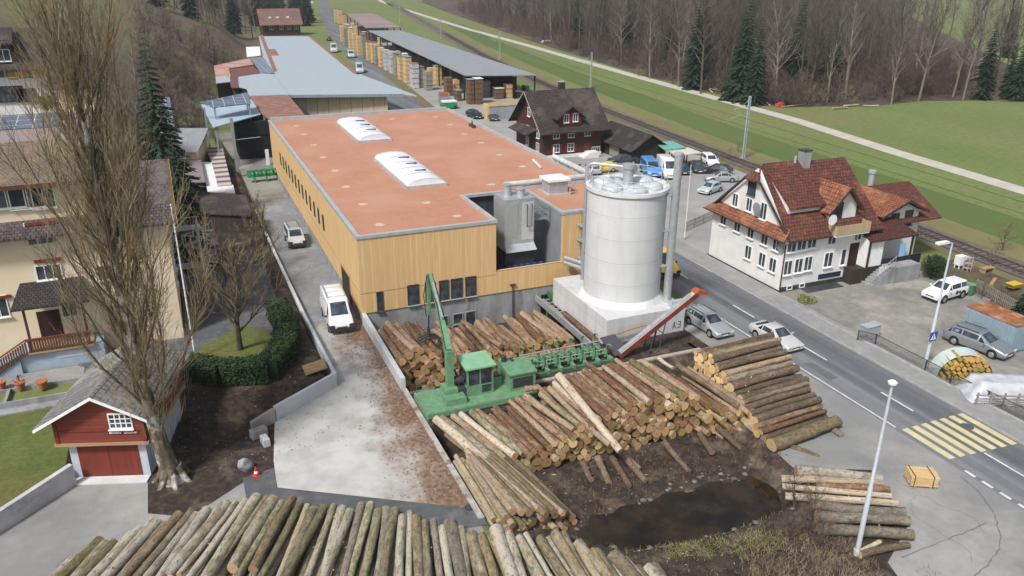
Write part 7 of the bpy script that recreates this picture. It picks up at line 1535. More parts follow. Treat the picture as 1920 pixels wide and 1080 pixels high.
def sticks(mb, p, d, L, r, r_, depth, spread, n_sub, up=.25, gnarl=.18, twig=None, twr=.012, seg=3):
    """one limb as a bent tapering tube; its side shoots are added in turn"""
    pts = [Vector(p)]; q = Vector(p); dd = Vector(d).normalized()
    for i in range(seg):
        dd = (dd+Vector((r_.gauss(0,gnarl),r_.gauss(0,gnarl),r_.gauss(0,gnarl)+up*.3))).normalized(); q = q+dd*(L/seg); pts.append(q.copy())
    tgt = mb if depth > 0 or twig is None else twig
    tgt.tube(pts, [max(.004,r*(1-.85*i/seg)) for i in range(seg+1)], 5 if r > .06 else 3, 0, False)
    if depth <= 0: return
    for k in range(n_sub):
        f = r_.uniform(.25,1.0); j = min(seg-1, int(f*seg)); b = pts[j].lerp(pts[j+1], f*seg-j); t = (pts[j+1]-pts[j]).normalized()
        a = r_.random()*2*PI; u = t.orthogonal().normalized(); v = t.cross(u); s = spread*r_.uniform(.6,1.3)
        nd_ = (t*math.cos(s)+(u*math.cos(a)+v*math.sin(a))*math.sin(s)+Vector((0,0,up))).normalized()
        sticks(mb, b, nd_, L*r_.uniform(.35,.6)*(1.15-f*.4), max(twr,r*(1-.8*f)*.55), r_, depth-1, spread, max(3,n_sub-1), up, gnarl, twig, twr, 2)
def poplar():
    r_ = random.Random(21); x, y = A(325,898); t = thing('bare_poplar', 'huge bare poplar with upswept branches and a pale patched trunk beside the red garage', 'tree', (x,y,.0))
    tr = MB(); pts = [(0,0,-.2),(-.12,.05,.7),(-.3,.1,2.2),(-.5,.2,4.2),(-.7,.35,7),(-.85,.4,11),(-1.0,.5,16),(-1.1,.5,21),(-1.2,.5,27)]; tr.tube(pts, [.85,.55,.45,.4,.34,.26,.18,.11,.04], 14)
    for k in range(7): a = k*.9+.3; tr.tube([(.35*math.cos(a),.35*math.sin(a),.9),(.8*math.cos(a),.8*math.sin(a),.15),(1.25*math.cos(a),1.25*math.sin(a),-.2)], [.28,.2,.08], 6)
    tr.build('trunk', M['bark_poplar'], t, 60)
    lim = MB(); tw = MB()
    P = [Vector(p) for p in pts]
    for k in range(78):
        z = 3.9+ (k/78)**1.2*19; j = max(i for i in range(len(P)-1) if P[i].z <= z); b = P[j].lerp(P[j+1], (z-P[j].z)/(P[j+1].z-P[j].z))
        a = k*2.4+r_.uniform(-.3,.3); s = r_.uniform(.3,.88)*(1.1-.35*k/78); d = Vector((math.sin(s)*math.cos(a), math.sin(s)*math.sin(a), math.cos(s)))
        L = min(r_.uniform(5.5,12.5), 31-z)*(1-.25*k/78); r0 = r_.uniform(.032,.08)*(1.1-.4*k/78)
        q = b.copy(); pp = [q.copy()]; dd = d.copy(); sg = 6
        for i in range(sg):
            dd = (dd+Vector((r_.gauss(0,.13)-dd.x*.12, r_.gauss(0,.13)-dd.y*.12, .17))).normalized(); q = q+dd*(L/sg); pp.append(q.copy())
        lim.tube(pp, [r0*(1-.88*i/sg)+.008 for i in range(sg+1)], 6, 0, False)
        for m in range(int(L*3.3)):
            f = r_.uniform(.12,1.0); j2 = min(sg-1, int(f*sg)); b2 = pp[j2].lerp(pp[j2+1], f*sg-j2); tt = (pp[j2+1]-pp[j2]).normalized(); aa = r_.random()*2*PI; u = tt.orthogonal().normalized(); v = tt.cross(u); s2 = r_.uniform(.25,.7)
            d2 = (tt*math.cos(s2)+(u*math.cos(aa)+v*math.sin(aa))*math.sin(s2)+Vector((0,0,.25))).normalized(); l2 = r_.uniform(.9,2.9); c1 = b2+d2*l2*.5; d3 = (d2+Vector((r_.gauss(0,.12),r_.gauss(0,.12),.28))).normalized(); c2 = c1+d3*l2*.5
            tw.tube([b2,c1,c2], [.018,.012,.004], 3, 0, False)
            for h in range(6):
                g = r_.uniform(.1,1); b3 = b2.lerp(c1,g*2) if g < .5 else c1.lerp(c2,g*2-1); d4 = (d3+Vector((r_.gauss(0,.45),r_.gauss(0,.45),r_.uniform(0,.5)))).normalized(); e = b3+d4*r_.uniform(.3,1.0); tw.tube([b3,e], [.009,.004], 3, 0, False)
    # fine shoots round the foot of the crown
    for k in range(420):
        a = r_.random()*6.28; z = r_.uniform(3.0,7.5); rr = r_.uniform(.3,2.6)*(z/7.5); b = Vector((rr*math.cos(a)-.25, rr*math.sin(a)+.2, z)); e = b+Vector((r_.gauss(0,.3)+.3*math.cos(a),r_.gauss(0,.3)+.3*math.sin(a),r_.uniform(.7,1.6))); tw.tube([b,e], [.012,.004], 3, 0, False)
    lim.build('limbs', M['bark_limb'], t); tw.build('crown', M['twig_olive'], t)
poplar()
def bare_tree(seed, H, r0, spread, nb, twigs, bark, twmat, name='bare_tree', fork=.35, up=.3, label='', cat='tree', loc=(0,0,0), group=None, wide=1, low=.3):
    r_ = random.Random(seed); t = thing(name, label, cat, loc, 0, group); tr = MB(); tw = MB(); sg = 7; q = Vector((0,0,-.3)); dd = Vector((r_.gauss(0,.04),r_.gauss(0,.04),1)).normalized(); P = [q.copy()]
    for i in range(sg): dd = (dd+Vector((r_.gauss(0,.06),r_.gauss(0,.06),.1))).normalized(); q = q+dd*(H+.3)/sg; P.append(q.copy())
    tr.tube(P, [r0*(1.15-i/sg)+.015 for i in range(sg+1)], 7, 0, False)
    for k in range(nb):
        f = low+(1-low)*(k+r_.random())/nb; f = min(.985,f); j = min(sg-1,int(f*sg)); b = P[j].lerp(P[j+1], f*sg-j); a = k*2.4+r_.uniform(-.5,.5); s = spread*r_.uniform(.7,1.25); d = Vector((math.sin(s)*math.cos(a), math.sin(s)*math.sin(a), math.cos(s)))
        sticks(tr, b, d, H*r_.uniform(.17,.34)*(1.25-f*.75)*wide, r0*(1.1-f)*.5+.02, r_, 2, .6, twigs, up, .14, tw, .012)
    tr.build('trunk', bark, t); tw.build('crown', twmat, t); return t
# bare apple like tree standing on the hedged lawn
x, y = A(450,656,1.0); bare_tree(5, 7.6, .22, .95, 18, 8, M['bark_limb'], M['twig_olive'], 'garden_tree', label='spreading bare garden tree on the little lawn inside the clipped hedge', loc=(x,y,1.0), wide=2.1, low=.24)
x, y = A(300,180); bare_tree(8, 20, .2, .35, 26, 4, M['bark_pale'], M['twig_grey'], 'slender_tree', label='slender pale bare tree standing alone before the bushy slope', loc=(-17.5,72,height(-17.5,72)), wide=.45, low=.25)
for k, (px, py, z, H, lb) in enumerate(((478,500,.8,5.2,'tangled bare bush tree between the driveway edge and the garden tree'),(430,560,.9,4.2,'low bare thicket bush under the spreading garden tree'),(500,470,.5,3.6,'straggly bare bush by the driveway wall'))):
    x, y = A(px,py,z); bare_tree(30+k, H*1.2, .08, .8, 20, 7, M['bark_grey'], M['twig_olive'], 'bare_bush', label=lb, cat='bush', loc=(x,y,z), wide=1.4, low=.05)
def conifer_mesh(seed, H, R0, mat, tiers=34, per=11, name='crown'):
    r_ = random.Random(seed); m = MB()
    for k in range(tiers):
        f = k/(tiers-1); z = H*(.06+.94*f); rad = R0*(1-f)**.85*(1+r_.uniform(-.14,.14))+.12
        for j in range(per):
            a = j*2*PI/per+k*.7+r_.uniform(-.25,.25); L = rad*r_.uniform(.65,1.12); dz = -L*r_.uniform(.25,.5); ca, sa = math.cos(a), math.sin(a); w = L*r_.uniform(.2,.32)
            b = Vector((0,0,z)); e = Vector((L*ca,L*sa,z+dz)); mid = b.lerp(e,.55)+Vector((0,0,L*.07)); n = Vector((-sa,ca,0))
            for s in range(4):
                g0 = .18+s*.22; c = b.lerp(mid,g0/.55) if g0 < .55 else mid.lerp(e,(g0-.55)/.45); ww = w*(1.1-g0*.75)
                tip = c+(e-b)*.3; m.add([c,c+n*ww+(e-b)*.16-Vector((0,0,ww*r_.uniform(.2,.7))),tip,c-n*ww+(e-b)*.16-Vector((0,0,ww*r_.uniform(.2,.7)))], [(0,1,2,3)])
                m.add([c+Vector((0,0,.03)),c+n*ww*.5-Vector((0,0,ww*1.1)),tip-Vector((0,0,ww*.9))], [(0,1,2)])
    return m.mesh(name, mat)
def conifer(label, loc, H, R0, mat='needle', seed=1, group=None, name='spruce'):
    t = thing(name, label, 'tree', loc, 0, group); tr = MB(); tr.tube([(0,0,-.4),(0,0,H*.95)], [.02*H,.02], 7); tr.build('trunk', M['bark_grey'], t); put('crown', conifer_mesh(seed, H, R0, M[mat]), t); return t
cx_, cz_ = AY(266,60,34); conifer('dark spruce standing tall behind the bare poplar', (cx_,34,.9), cz_-.9, 3.6, seed=3)
cx_, cz_ = AY(322,262,17); conifer('lower dark yew like conifer beside the end wall of the cream house', (cx_-.2,17,.9), cz_-.9, 2.5, seed=4, name='conifer')
conifer('small dark conifer in the garden at the right picture edge', (*A(1912,610),0), 3.4, 1.3, seed=6, name='conifer')
# leafy hedge round the garden tree
def leaf_cloud(m, fn, n, s, r_):
    for _ in range(n):
        p, nr = fn(r_); u = nr.orthogonal().normalized(); v = nr.cross(u); a = r_.random()*6.28; d1 = (u*math.cos(a)+v*math.sin(a)); d2 = nr*.55+d1.cross(nr)*.8; q = s*r_.uniform(.6,1.4)
        m.add([p, p+d1*q*.5+d2*q*.35, p+d1*q, p+d1*q*.5-d2*q*.35], [(0,1,2,3)])
def hedge():
    pts = [A(332,702,1.0),A(420,716,1.0),A(505,710,1.0),A(536,672,1.0),A(541,628,1.0),A(520,592,1.0)]; P = [Vector((*p,0)) for p in pts]
    t = thing('clipped_hedge', 'clipped dark green hedge curving round the little lawn beside the driveway', 'hedge', (P[2].x,P[2].y,.9)); r_ = random.Random(2); m = MB(); W, H = .85, 1.55; O = Vector((P[2].x,P[2].y,.9))
    core = MB()
    for a, b in zip(P, P[1:]):
        d = (b-a); n = Vector((-d.y,d.x,0)).normalized()*(W-.15); core.add([a+n-O+Vector((0,0,-.3+.9)),a-n-O+Vector((0,0,.6)),b-n-O+Vector((0,0,.6)),b+n-O+Vector((0,0,.6)),a+n-O+Vector((0,0,.9+H-.15)),a-n-O+Vector((0,0,.9+H-.15)),b-n-O+Vector((0,0,.9+H-.15)),b+n-O+Vector((0,0,.9+H-.15))], [(3,2,1,0),(4,5,6,7),(0,1,5,4),(1,2,6,5),(2,3,7,6),(3,0,4,7)])
    core.build('inner_twigs', M['needle'], t)
    def fn(r):
        k = r.randrange(len(P)-1); a, b = P[k], P[k+1]; c = a.lerp(b, r.random()); d = (b-a).normalized(); n = Vector((-d.y,d.x,0)); q = r.random()
        bump = .1*mnoise.noise(c*1.6)
        if q < .4: return c+n*r.uniform(-W,W)+Vector((0,0,H+.9+bump+r.uniform(-.12,.08)))-O, Vector((0,0,1))
        s = 1 if r.random() < .5 else -1; return c+n*s*(W+bump+r.uniform(-.12,.06))+Vector((0,0,.8+r.random()*(H+.1)))-O, n*s
    leaf_cloud(m, fn, 15000, .17, r_); m.build('foliage', M['leaf'], t)
    lw = [A(336,690,1.0),A(420,700,1.0),A(500,695,1.0),A(522,650,1.0),A(500,620,1.0),A(455,610,1.0),A(380,650,1.0)]
    struct('small_lawn', MB().poly([(x,y,1.07) for x, y in (lw if sum(lw[i][0]*lw[(i+1) % 7][1]-lw[(i+1) % 7][0]*lw[i][1] for i in range(7)) > 0 else lw[::-1])]), M['lawn'])
hedge()
struct('house_court', MB().poly([(x,y,1.06) for x, y in ((-21,-1.6),(-15.5,-6.5),(-13.5,-7.5),(-10,-5.5),(-6.2,1),(-6.0,16),(-13.6,16),(-13.6,.5),(-20.3,.5))]), M['dark_asphalt'])
struct('front_lawn', MB().poly([(x,y,1.05) for x, y in ((-45,-26),(-34,-24.6),(-24.7,-19.3),(-20.7,-15.3),(-20.7,-7.5),(-45,-7.5))]), M['lawn'])
def bush(name, label, loc, R0, H, mat, n, s=.12, cat='bush', seed=1, flat=.0):
    t = thing(name, label, cat, loc); r_ = random.Random(seed); m = MB(); st = MB()
    for k in range(9): a = k*.7; st.tube([(0,0,-.1),(R0*.5*math.cos(a),R0*.5*math.sin(a),H*.7)], [.04,.012], 4, 0, False)
    st.build('stems', M['bark_grey'], t)
    lob = [(r_.uniform(-.4,.4)*R0, r_.uniform(-.4,.4)*R0, r_.uniform(.35,.65)*H, r_.uniform(.5,.72)) for _ in range(7)]
    def fn(r):
        lx, ly, lz, q = lob[r.randrange(7)]; a = r.random()*6.28; u = r.uniform(-1,1); w = math.sqrt(1-u*u); d = Vector((w*math.cos(a), w*math.sin(a), u)); rr = q*r.uniform(.7,1.08); p = Vector((lx+d.x*R0*rr, ly+d.y*R0*rr, max(.05, lz+d.z*H*.5*rr))); return p, d
    leaf_cloud(m, fn, n, s, r_); m.build('foliage', M[mat], t); return t
bush('round_bush', 'round green bush beside the white inn side house', (*A(1745,522),0), 1.25, 2.7, 'leaf', 3600, .15, seed=3)
bush('round_bush', 'low yellow green bush by the small dark roofed house', (-9.0,62,0), 1.8, 2.4, 'leaf_yellow', 2000, .2, seed=4)
bush('potted_bush', 'orange brown bush in front of the white chalet', (*[(lambda q: (q[0], 40))(AY(84,185,40))][0], AY(84,196,40)[1]-.6), 1.3, 2.0, 'leaf_yellow', 1200, .2, seed=5)
bush('small_shrub', 'small dark shrub before the grey covered lumber stack', (*A(981,226),0), .8, 1.5, 'leaf', 900, .13, seed=6)
bush('dry_shrub', 'dry straw coloured shrub at the corner of the inn pavement', (*A(1510,565),0), 1.0, .5, 'leaf_yellow', 500, .14, seed=7)

# ------------------------------------------------------------------ woods
M['shrub_red'] = mk('reddish_shrub_twigs', (.21,.145,.115), (.15,.105,.085), .5, rough=.95, rnd=.2); M['shrub_grey'] = mk('grey_shrub_twigs', (.23,.195,.145), (.165,.14,.105), .5, rough=.95, rnd=.2)
def wood():
    P = []
    protoA = [bare_tree(100+k, 23+2*(k % 3), .2+.05*(k % 2), .5 if k % 2 else .75, 28, 6, M['bark_grey'] if k % 3 else M['bark_pale'], [M['twig_grey'],M['twig_red'],M['twig_green']][k % 3], 'bare_tree', label='x', wide=.9 if k % 2 else 1.15, low=.22) for k in range(5)]
    WOODP = protoA
    protoC = [conifer('x', (0,0,0), 22, 3.2+.5*k, 'needle', 40+k) for k in range(2)]
    used = set()
    def place(proto, i, x, y, sc, rz, label, group):
        z = height(x,y); k = (id(proto), i)
        if k not in used:
            used.add(k); o = proto[i]; o.location = (x,y,z); o.rotation_euler = (0,0,rz); o.scale = (sc,)*3; o['label'] = label; o['group'] = group; return o
        return dup(proto[i], (x,y,z), rz, label, group, sc)
    r_ = random.Random(77); n = 0
    edge = [(-30,60),(60,107),(84,105.6),(106,106.5),(132,107.4),(172,112.2),(232,120),(320,134),(420,150),(560,175)]
    def edge_x(y):
        for (a, xa), (b, xb) in zip(edge, edge[1:]):
            if y <= b: return xa+(xb-xa)*(y-a)/(b-a)
        return edge[-1][1]
    G1 = 'bare trees of the valley wood'; G2 = 'spruces of the valley wood'
    # right hand wood: front line then depth
    spots = []
    k = 0
    while len(spots) < 165 and k < 4000:
        k += 1; px = r_.uniform(905,1925); py = r_.uniform(2,208)
        x, y = A(px, py)
        if y < 64 or x > 420 or y > 420: continue
        lim = lerpf([(900,36),(1015,84),(1100,118),(1200,150),(1300,178),(1400,203),(1480,206),(1640,206),(1740,194),(1860,192),(1925,198)])(px)
        if py > lim-4: continue
        if px > 1700 and py < 120 and r_.random() < .8: continue
        if any((x-a)**2+(y-b)**2 < (10 if y < 120 else 30) for a, b in spots): continue
        spots.append((x,y))
    for i, (x, y) in enumerate(spots):
        d = CAM; v = Vector((x,y,0))-CAM; px = v.dot(_r)/v.dot(_f)*FOC+960
        con = r_.random() < (.3 if 1240 < px < 1420 else .25 if 1480 < px < 1600 else .08 if px < 1700 else .03)
        if con: place(protoC, r_.randrange(2), x, y, r_.uniform(.7,1.12), r_.random()*6, 'dark spruce among the bare trees of the valley wood', G2)
        else: place(protoA, r_.randrange(5), x, y, r_.uniform(.75,1.15), r_.random()*6, 'bare leafless tree in the valley wood beyond the meadow', G1)
    # named single trees of the wood edge
    for px, py, sc, i, lb in ((1312,150,1.0,0,'broad spruce with a light green side at the wood edge'),(1905,188,.75,1,'dark spruce at the right picture edge by the meadow'),(1885,182,.6,0,'smaller dark spruce beside the one at the right picture edge')):
        x, y = A(px,py); place(protoC, i, x, y, sc, r_.random()*6, lb, None)
    for px, py, sc, lb in ((1165,122,1.15,'large wide branching bare tree standing at the front of the wood'),(1550,192,.9,'slim bare tree with pale trunk at the meadow edge of the wood'),(1722,190,1.1,'bare tree with many side branches at the meadow edge'),(1828,168,1.05,'forked bare tree near the right end of the wood'),(1058,84,1.1,'wide branching bare tree by the pale stone heap')):
        x, y = A(px,py); place(protoA, r_.choice([1,3,0]), x, y, sc, r_.random()*6, lb, None)
    # wood behind the saw hall and on the slope
    def hillspot(px, py):
        d = ray(px,py); t = 60
        while t < 700:
            p = CAM+d*t
            if p.z < height(p.x,p.y): return p
            t += .9
    G3 = 'trees of the wooded slope behind the saw hall'; sp = []; k = 0
    while len(sp) < 100 and k < 3000:
        k += 1; px = r_.uniform(255,592); py = r_.uniform(1,lerpf([(255,3),(330,26),(390,52),(430,68),(484,80),(486,36),(566,34),(568,60),(592,30)])(px))
        p = hillspot(px,py)
        if p is None or any((p.x-a)**2+(p.y-b)**2 < 14 for a, b in sp): continue
        if abs(p.x-34) < 10 and abs(p.y-295) < 9: continue
        sp.append((p.x,p.y))
        if r_.random() < (.65 if px > 480 else .22): place(protoC, r_.randrange(2), p.x, p.y, r_.uniform(.6,1.0), r_.random()*6, 'dark spruce on the wooded slope behind the saw hall', G3)
        else: place(protoA, r_.randrange(5), p.x, p.y, r_.uniform(.6,.95), r_.random()*6, 'bare tree on the wooded slope behind the saw hall', G3)
    # brushwood
    pb = [bare_tree(200+k, 4.2, .06, 1.0, 20, 6, M['bark_grey'], [M['shrub_red'],M['twig_olive'],M['shrub_grey']][k], 'bare_shrub', label='x', cat='shrub', wide=1.9, low=.02, up=.35) for k in range(3)]
    G4 = 'bare shrubs on the bushy slope'; c = 0
    for k in range(150):
        px = r_.uniform(262,475); py = r_.uniform(22,268)
        if px > 380 and py > 100+ (470-px)*1.0+60: continue
        if 330 < px < 440 and 25 < py < 62+(px-330)*.2 and r_.random() < .8: continue
        p = hillspot(px,py)
        if p is None or p.x > hill_edge(p.y)+5 or p.y > 190: continue
        place(pb, r_.randrange(3), p.x, p.y, r_.uniform(.7,1.5), r_.random()*6, 'bare twiggy shrub on the bushy slope left of the sheds', G4)
    for k in range(70):
        px = r_.uniform(985,1905); lim = lerpf([(900,36),(1015,82),(1100,116),(1200,148),(1300,176),(1400,200),(1480,206),(1640,204),(1740,192),(1860,190),(1925,196)])(px); x, y = A(px, lim-r_.uniform(3,26))
        place(pb, r_.randrange(3), x, y, r_.uniform(.5,1.0), r_.random()*6, 'bare undergrowth shrub along the edge of the valley wood', 'shrubs along the wood edge')
    q = []; k = 0; strip_ = [(107,74),(106,86),(107,107),(108.5,132),(113,172),(121,232),(135,320),(155,420),(200,520),(300,480),(330,330),(250,200),(205,118),(178,88),(158,74),(140,75),(120,76)]
    while len(q) < 2600 and k < 40000:
        k += 1; x = r_.uniform(104,320); y = 72+(r_.random()**1.6)*400
        if inside((x,y), strip_): q.append((x,y,-.1))
    bm_ = bpy.data.meshes.new('wood_brush'); bm_.from_pydata(q, [], []); wb = tag(put('wood_brush', bm_), kind='stuff')
    g2 = bpy.data.node_groups.new('scatter_brush', 'GeometryNodeTree'); g2.interface.new_socket('Geometry', in_out='INPUT', socket_type='NodeSocketGeometry'); g2.interface.new_socket('Geometry', in_out='OUTPUT', socket_type='NodeSocketGeometry')
    N2 = g2.nodes; a_ = N2.new('NodeGroupInput'); b_ = N2.new('NodeGroupOutput'); c_ = N2.new('GeometryNodeMeshToPoints'); g2.links.new(a_.outputs[0], c_.inputs[0]); j_ = N2.new('GeometryNodeJoinGeometry')
    for ch in pb[0].children: o_ = N2.new('GeometryNodeObjectInfo'); o_.inputs[0].default_value = ch; g2.links.new(o_.outputs['Geometry'], j_.inputs[0])
    sm_ = N2.new('GeometryNodeSetMaterial'); sm_.inputs['Material'].default_value = M['twig_red']; g2.links.new(j_.outputs[0], sm_.inputs[0])
    p_ = N2.new('GeometryNodeInstanceOnPoints'); g2.links.new(c_.outputs[0], p_.inputs['Points']); g2.links.new(sm_.outputs[0], p_.inputs['Instance'])
    v_ = N2.new('FunctionNodeRandomValue'); v_.data_type = 'FLOAT_VECTOR'; v_.inputs[0].default_value = (0,0,0); v_.inputs[1].default_value = (.1,.1,6.28); g2.links.new(v_.outputs[0], p_.inputs['Rotation'])
    s_ = N2.new('FunctionNodeRandomValue'); s_.data_type = 'FLOAT'; s_.inputs[2].default_value = .6; s_.inputs[3].default_value = 1.6; g2.links.new(s_.outputs[1], p_.inputs['Scale']); g2.links.new(p_.outputs[0], b_.inputs[0])
    wb.modifiers.new('scatter', 'NODES').node_group = g2
    for px, py, sc in ((1860,500,.5),(1880,470,.7),(1840,560,.35),(1875,565,.35),(1365,300,.4),(1385,285,.4),(1512,1000,.5),(1490,950,.5),(1525,960,.45),(1540,1030,.45),(1480,1010,.4)):
        x, y = A(px,py); place(pb, r_.randrange(3), x, y, sc, r_.random()*6, 'small bare shrub in the garden by the railway' if px > 1600 else 'small bare shrub at the pond bank' if py > 700 else 'small bare shrub beside the railway', 'small bare shrubs')
    # deep inside the wood nobody could count: one mass
    pts = []; k = 0
    deep = [(114,78),(113,106),(115,135),(120,172),(128,232),(143,320),(162,420),(220,560),(330,640),(520,480),(400,330),(300,230),(225,150),(190,112),(150,88)]
    while len(pts) < 1700 and k < 40000:
        k += 1; x = r_.uniform(105,480); y = r_.uniform(70,600)
        if not inside((x,y), deep): continue
        v = Vector((x,y,0))-CAM; px = v.dot(_r)/v.dot(_f)*FOC+960
        if px > 1640 and r_.random() < (.72 if px < 1740 else .86): continue
        pts.append((x,y,-.2))
    me = bpy.data.meshes.new('wood_mass'); me.from_pydata(pts, [], []); wm = tag(put('wood_mass', me), kind='stuff')
    ng = bpy.data.node_groups.new('scatter_trees', 'GeometryNodeTree'); ng.interface.new_socket('Geometry', in_out='INPUT', socket_type='NodeSocketGeometry'); ng.interface.new_socket('Geometry', in_out='OUTPUT', socket_type='NodeSocketGeometry')
    N = ng.nodes; gi = N.new('NodeGroupInput'); go = N.new('NodeGroupOutput'); m2p = N.new('GeometryNodeMeshToPoints'); ng.links.new(gi.outputs[0], m2p.inputs[0]); jn = N.new('GeometryNodeJoinGeometry'); ng.links.new(jn.outputs[0], go.inputs[0])
    for i in range(4):
        ji = N.new('GeometryNodeJoinGeometry')
        for ch in protoA[i].children:
            oi = N.new('GeometryNodeObjectInfo'); oi.inputs[0].default_value = ch; ng.links.new(oi.outputs['Geometry'], ji.inputs[0])
        idx = N.new('GeometryNodeInputIndex'); md = N.new('FunctionNodeIntegerMath'); md.operation = 'MODULO'; md.inputs[1].default_value = 4; ng.links.new(idx.outputs[0], md.inputs[0]); cp = N.new('FunctionNodeCompare'); cp.data_type = 'INT'; cp.operation = 'EQUAL'; ng.links.new(md.outputs[0], cp.inputs[2]); cp.inputs[3].default_value = i
        iop = N.new('GeometryNodeInstanceOnPoints'); ng.links.new(m2p.outputs[0], iop.inputs['Points']); ng.links.new(cp.outputs[0], iop.inputs['Selection']); ng.links.new(ji.outputs[0], iop.inputs['Instance'])
        rv = N.new('FunctionNodeRandomValue'); rv.data_type = 'FLOAT_VECTOR'; rv.inputs[0].default_value = (0,0,0); rv.inputs[1].default_value = (.06,.06,6.28); ng.links.new(rv.outputs[0], iop.inputs['Rotation'])
        rs = N.new('FunctionNodeRandomValue'); rs.data_type = 'FLOAT'; rs.inputs[2].default_value = .65; rs.inputs[3].default_value = 1.05; ng.links.new(rs.outputs[1], iop.inputs['Scale']); ng.links.new(iop.outputs[0], jn.inputs[0])
    # (wood_shrubs: brushwood is scattered above)
    md = wm.modifiers.new('scatter', 'NODES'); md.node_group = ng
wood()
# grasses and litter by the pond, bark litter in the yard
def litter():
    r_ = random.Random(9); m = MB()
    for k in range(5200):
        x = r_.uniform(3,20); y = r_.uniform(-40,-22)
        if mnoise.noise(Vector((x*.45,y*.45,7))) < -.05: continue
        if inside((x,y), POND) or inside((x,y), [(19.8,-18.6),(19.4,-28.2),(19.2,-30),(23.4,-32),(24,-18)]): continue
        if y < -29 and r_.random() < .0: continue
        z = height(x,y); h = r_.uniform(.08,.32); a = r_.random()*6.28; b = Vector((x,y,z-.02)); t = b+Vector((r_.gauss(0,.12),r_.gauss(0,.12),h)); q = Vector((math.cos(a),math.sin(a),0))*.02
        m.add([b-q,b+q,t], [(0,1,2)], 0 if y < -30.5 else 1)
    tag(m.build('bank_grass', [mk('bank_grass_green', (.13,.15,.05), (.2,.17,.08), .8), mk('bank_grass_dry', (.22,.17,.1), (.15,.11,.065), .8)]), kind='stuff')
    m = MB()
    for k in range(2400):
        if k % 3 == 0: x = r_.uniform(3,20); y = r_.uniform(-36,-16.5)
        elif k % 3 == 1: x = .0-abs(r_.gauss(0,1.5)); y = r_.uniform(-25,-.5)
        else: x = r_.uniform(-16,-5); y = r_.uniform(-17.5,0)
        if inside((x,y), POND) or (k % 3 == 1 and x < -6): continue
        z = height(x,y)+(.013 if k % 3 == 1 else 0); s = r_.uniform(.03,.11); a = r_.random()*6.28; c, n = math.cos(a), math.sin(a)
        s *= 2.2 if k % 33 == 0 else 1; m.add([(x-s*c,y-s*n,z),(x+s*n*.3,y-s*c*.3,z+.03),(x+s*c,y+s*n,z+.015),(x-s*n*.4,y+s*c*.4,z+.04)], [(0,1,2,3)], r_.choice([0,0,1]))
    tag(m.build('bark_litter', [mk('bark_chip', (.17,.1,.06), (.1,.06,.04), 3), mk('pale_chip', (.4,.33,.25), (.3,.24,.18), 3)]), kind='stuff')
    m = MB(); E = [Vector((*p,0)) for p in POND]
    for k in range(90):
        i = r_.randrange(len(E)); c = E[i].lerp(E[(i+1) % len(E)], r_.random()); x = c.x+r_.gauss(0,.5); y = c.y+r_.gauss(0,.5)+(.3 if k % 2 else 0); s = r_.choice([.06,.08,.1,.14,.2]); z = height(x,y)+s*.1
        if z < -1.62: continue
       
        v = [(x+s*r_.uniform(.7,1.2)*math.cos(q*1.05),y+s*r_.uniform(.7,1.2)*math.sin(q*1.05),z) for q in range(6)]; m.add(v+[(x+s*.2,y,z+s*.6)], [(q,(q+1) % 6,6) for q in range(6)])
    tag(m.build('bank_stones', mk('bank_stone', (.19,.175,.15), (.1,.09,.078), 4)), kind='stuff')
    m = MB(); dry = [A(*p,0) for p in ((1440,1000),(1530,985),(1600,1010),(1640,1050),(1660,1090),(1420,1090),(1380,1040))]; gr = [A(*p,-.2) for p in ((1200,1030),(1330,1015),(1430,1000),(1490,1000),(1460,1040),(1330,1050),(1230,1050))]
    for k in range(15000):
        x = r_.uniform(8,20); y = r_.uniform(-42,-30); d = inside((x,y), dry); g = inside((x,y), gr)
        if not (d or g) or inside((x,y), POND): continue
        z = height(x,y); h = r_.uniform(.1,.4) if d else r_.uniform(.05,.16); a = r_.random()*6.28; b = Vector((x,y,z-.02)); e = b+Vector((r_.gauss(0,.16),r_.gauss(0,.16),h)); q = Vector((math.cos(a),math.sin(a),0))*.022
        m.add([b-q,b+q,e], [(0,1,2)], 1 if d and not (g and k % 2) else 0)
    tag(m.build('dry_scrub', [mk('moss_green_grass', (.16,.19,.05), (.24,.23,.09), .9), mk('straw_grass', (.26,.2,.13), (.15,.11,.075), .9)]), kind='stuff')
litter()
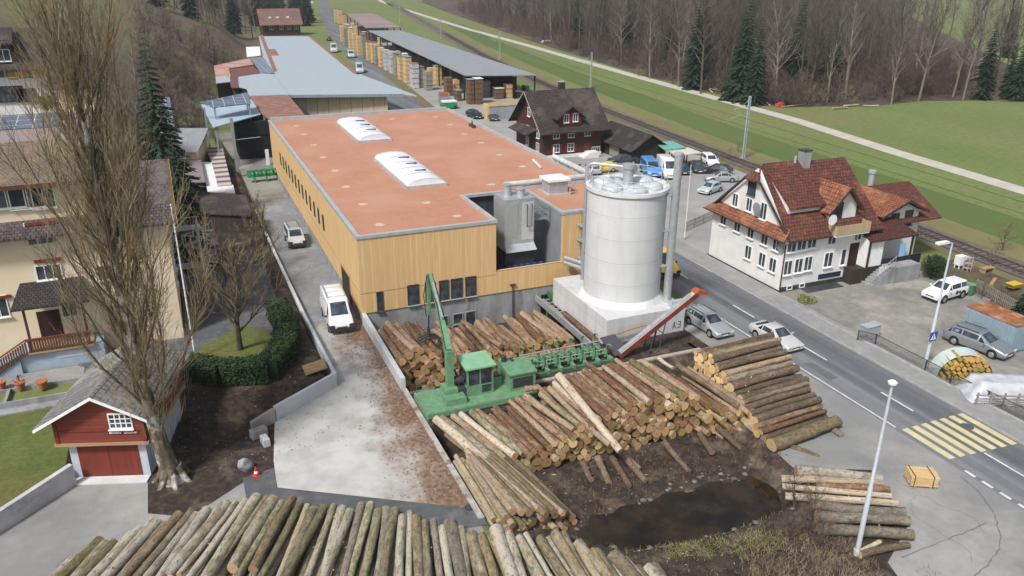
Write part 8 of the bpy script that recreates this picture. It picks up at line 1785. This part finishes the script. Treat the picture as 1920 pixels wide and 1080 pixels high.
# ------------------------------------------------------------------ light
HAZE = .00022
SUN_EL, SUN_AZ = R(50), R(-124)         # azimuth measured from +y towards +x
w = bpy.data.worlds.new('World'); S.world = w; w.use_nodes = True; nt = w.node_tree
bg = nt.nodes['Background']; sky = nt.nodes.new('ShaderNodeTexSky'); sky.sky_type = 'NISHITA'; sky.sun_disc = False; sky.sun_elevation = SUN_EL; sky.sun_rotation = SUN_AZ; sky.dust_density = 4.0; sky.air_density = 1.0; sky.ozone_density = 1.0; sky.altitude = 500
hs = nt.nodes.new('ShaderNodeHueSaturation'); hs.inputs['Saturation'].default_value = .55; nt.links.new(sky.outputs[0], hs.inputs['Color']); nt.links.new(hs.outputs[0], bg.inputs[0]); bg.inputs[1].default_value = .09
sd = bpy.data.lights.new('sun', 'SUN'); sd.energy = 2.6; sd.angle = R(9); sd.color = (1, .975, .94); so = bpy.data.objects.new('sun', sd); COL.objects.link(so)
dv = Vector((math.sin(SUN_AZ)*math.cos(SUN_EL), math.cos(SUN_AZ)*math.cos(SUN_EL), math.sin(SUN_EL))); so.rotation_euler = dv.to_track_quat('Z', 'Y').to_euler(); so.location = dv*80
vs = S.view_settings; vs.view_transform = 'Standard'; vs.look = 'None'; vs.gamma = 1; vs.exposure = .58
hz = MB(); hz.box(-425,1305,-95,1705,-6,75)
hm = bpy.data.materials.new('haze'); hm.use_nodes = True; hn = hm.node_tree; hn.nodes.clear(); ho = hn.nodes.new('ShaderNodeOutputMaterial'); hv = hn.nodes.new('ShaderNodeVolumePrincipled'); hv.inputs['Color'].default_value = (.86,.9,.95,1); hv.inputs['Density'].default_value = HAZE; hv.inputs['Anisotropy'].default_value = .2; hn.links.new(hv.outputs[0], ho.inputs['Volume'])
if HAZE > 0: tag(hz.build('haze', hm), kind='stuff')
# seat every Empty at the base of its own parts
def recentre():
    bpy.context.view_layer.update()
    for o in list(S.objects):
        if o.type != 'EMPTY' or o.parent or o.location.length > .001 or not o.children: continue
        P = [c.matrix_world @ Vector(b) for c in o.children if c.type == 'MESH' for b in c.bound_box]
        if not P: continue
        c = Vector(((min(p.x for p in P)+max(p.x for p in P))/2, (min(p.y for p in P)+max(p.y for p in P))/2, min(p.z for p in P)))
        o.location = c
        for ch in o.children: ch.location = ch.location-c
recentre()
S.cycles.max_bounces = 6; S.cycles.diffuse_bounces = 3; S.cycles.glossy_bounces = 3; S.cycles.transparent_max_bounces = 8
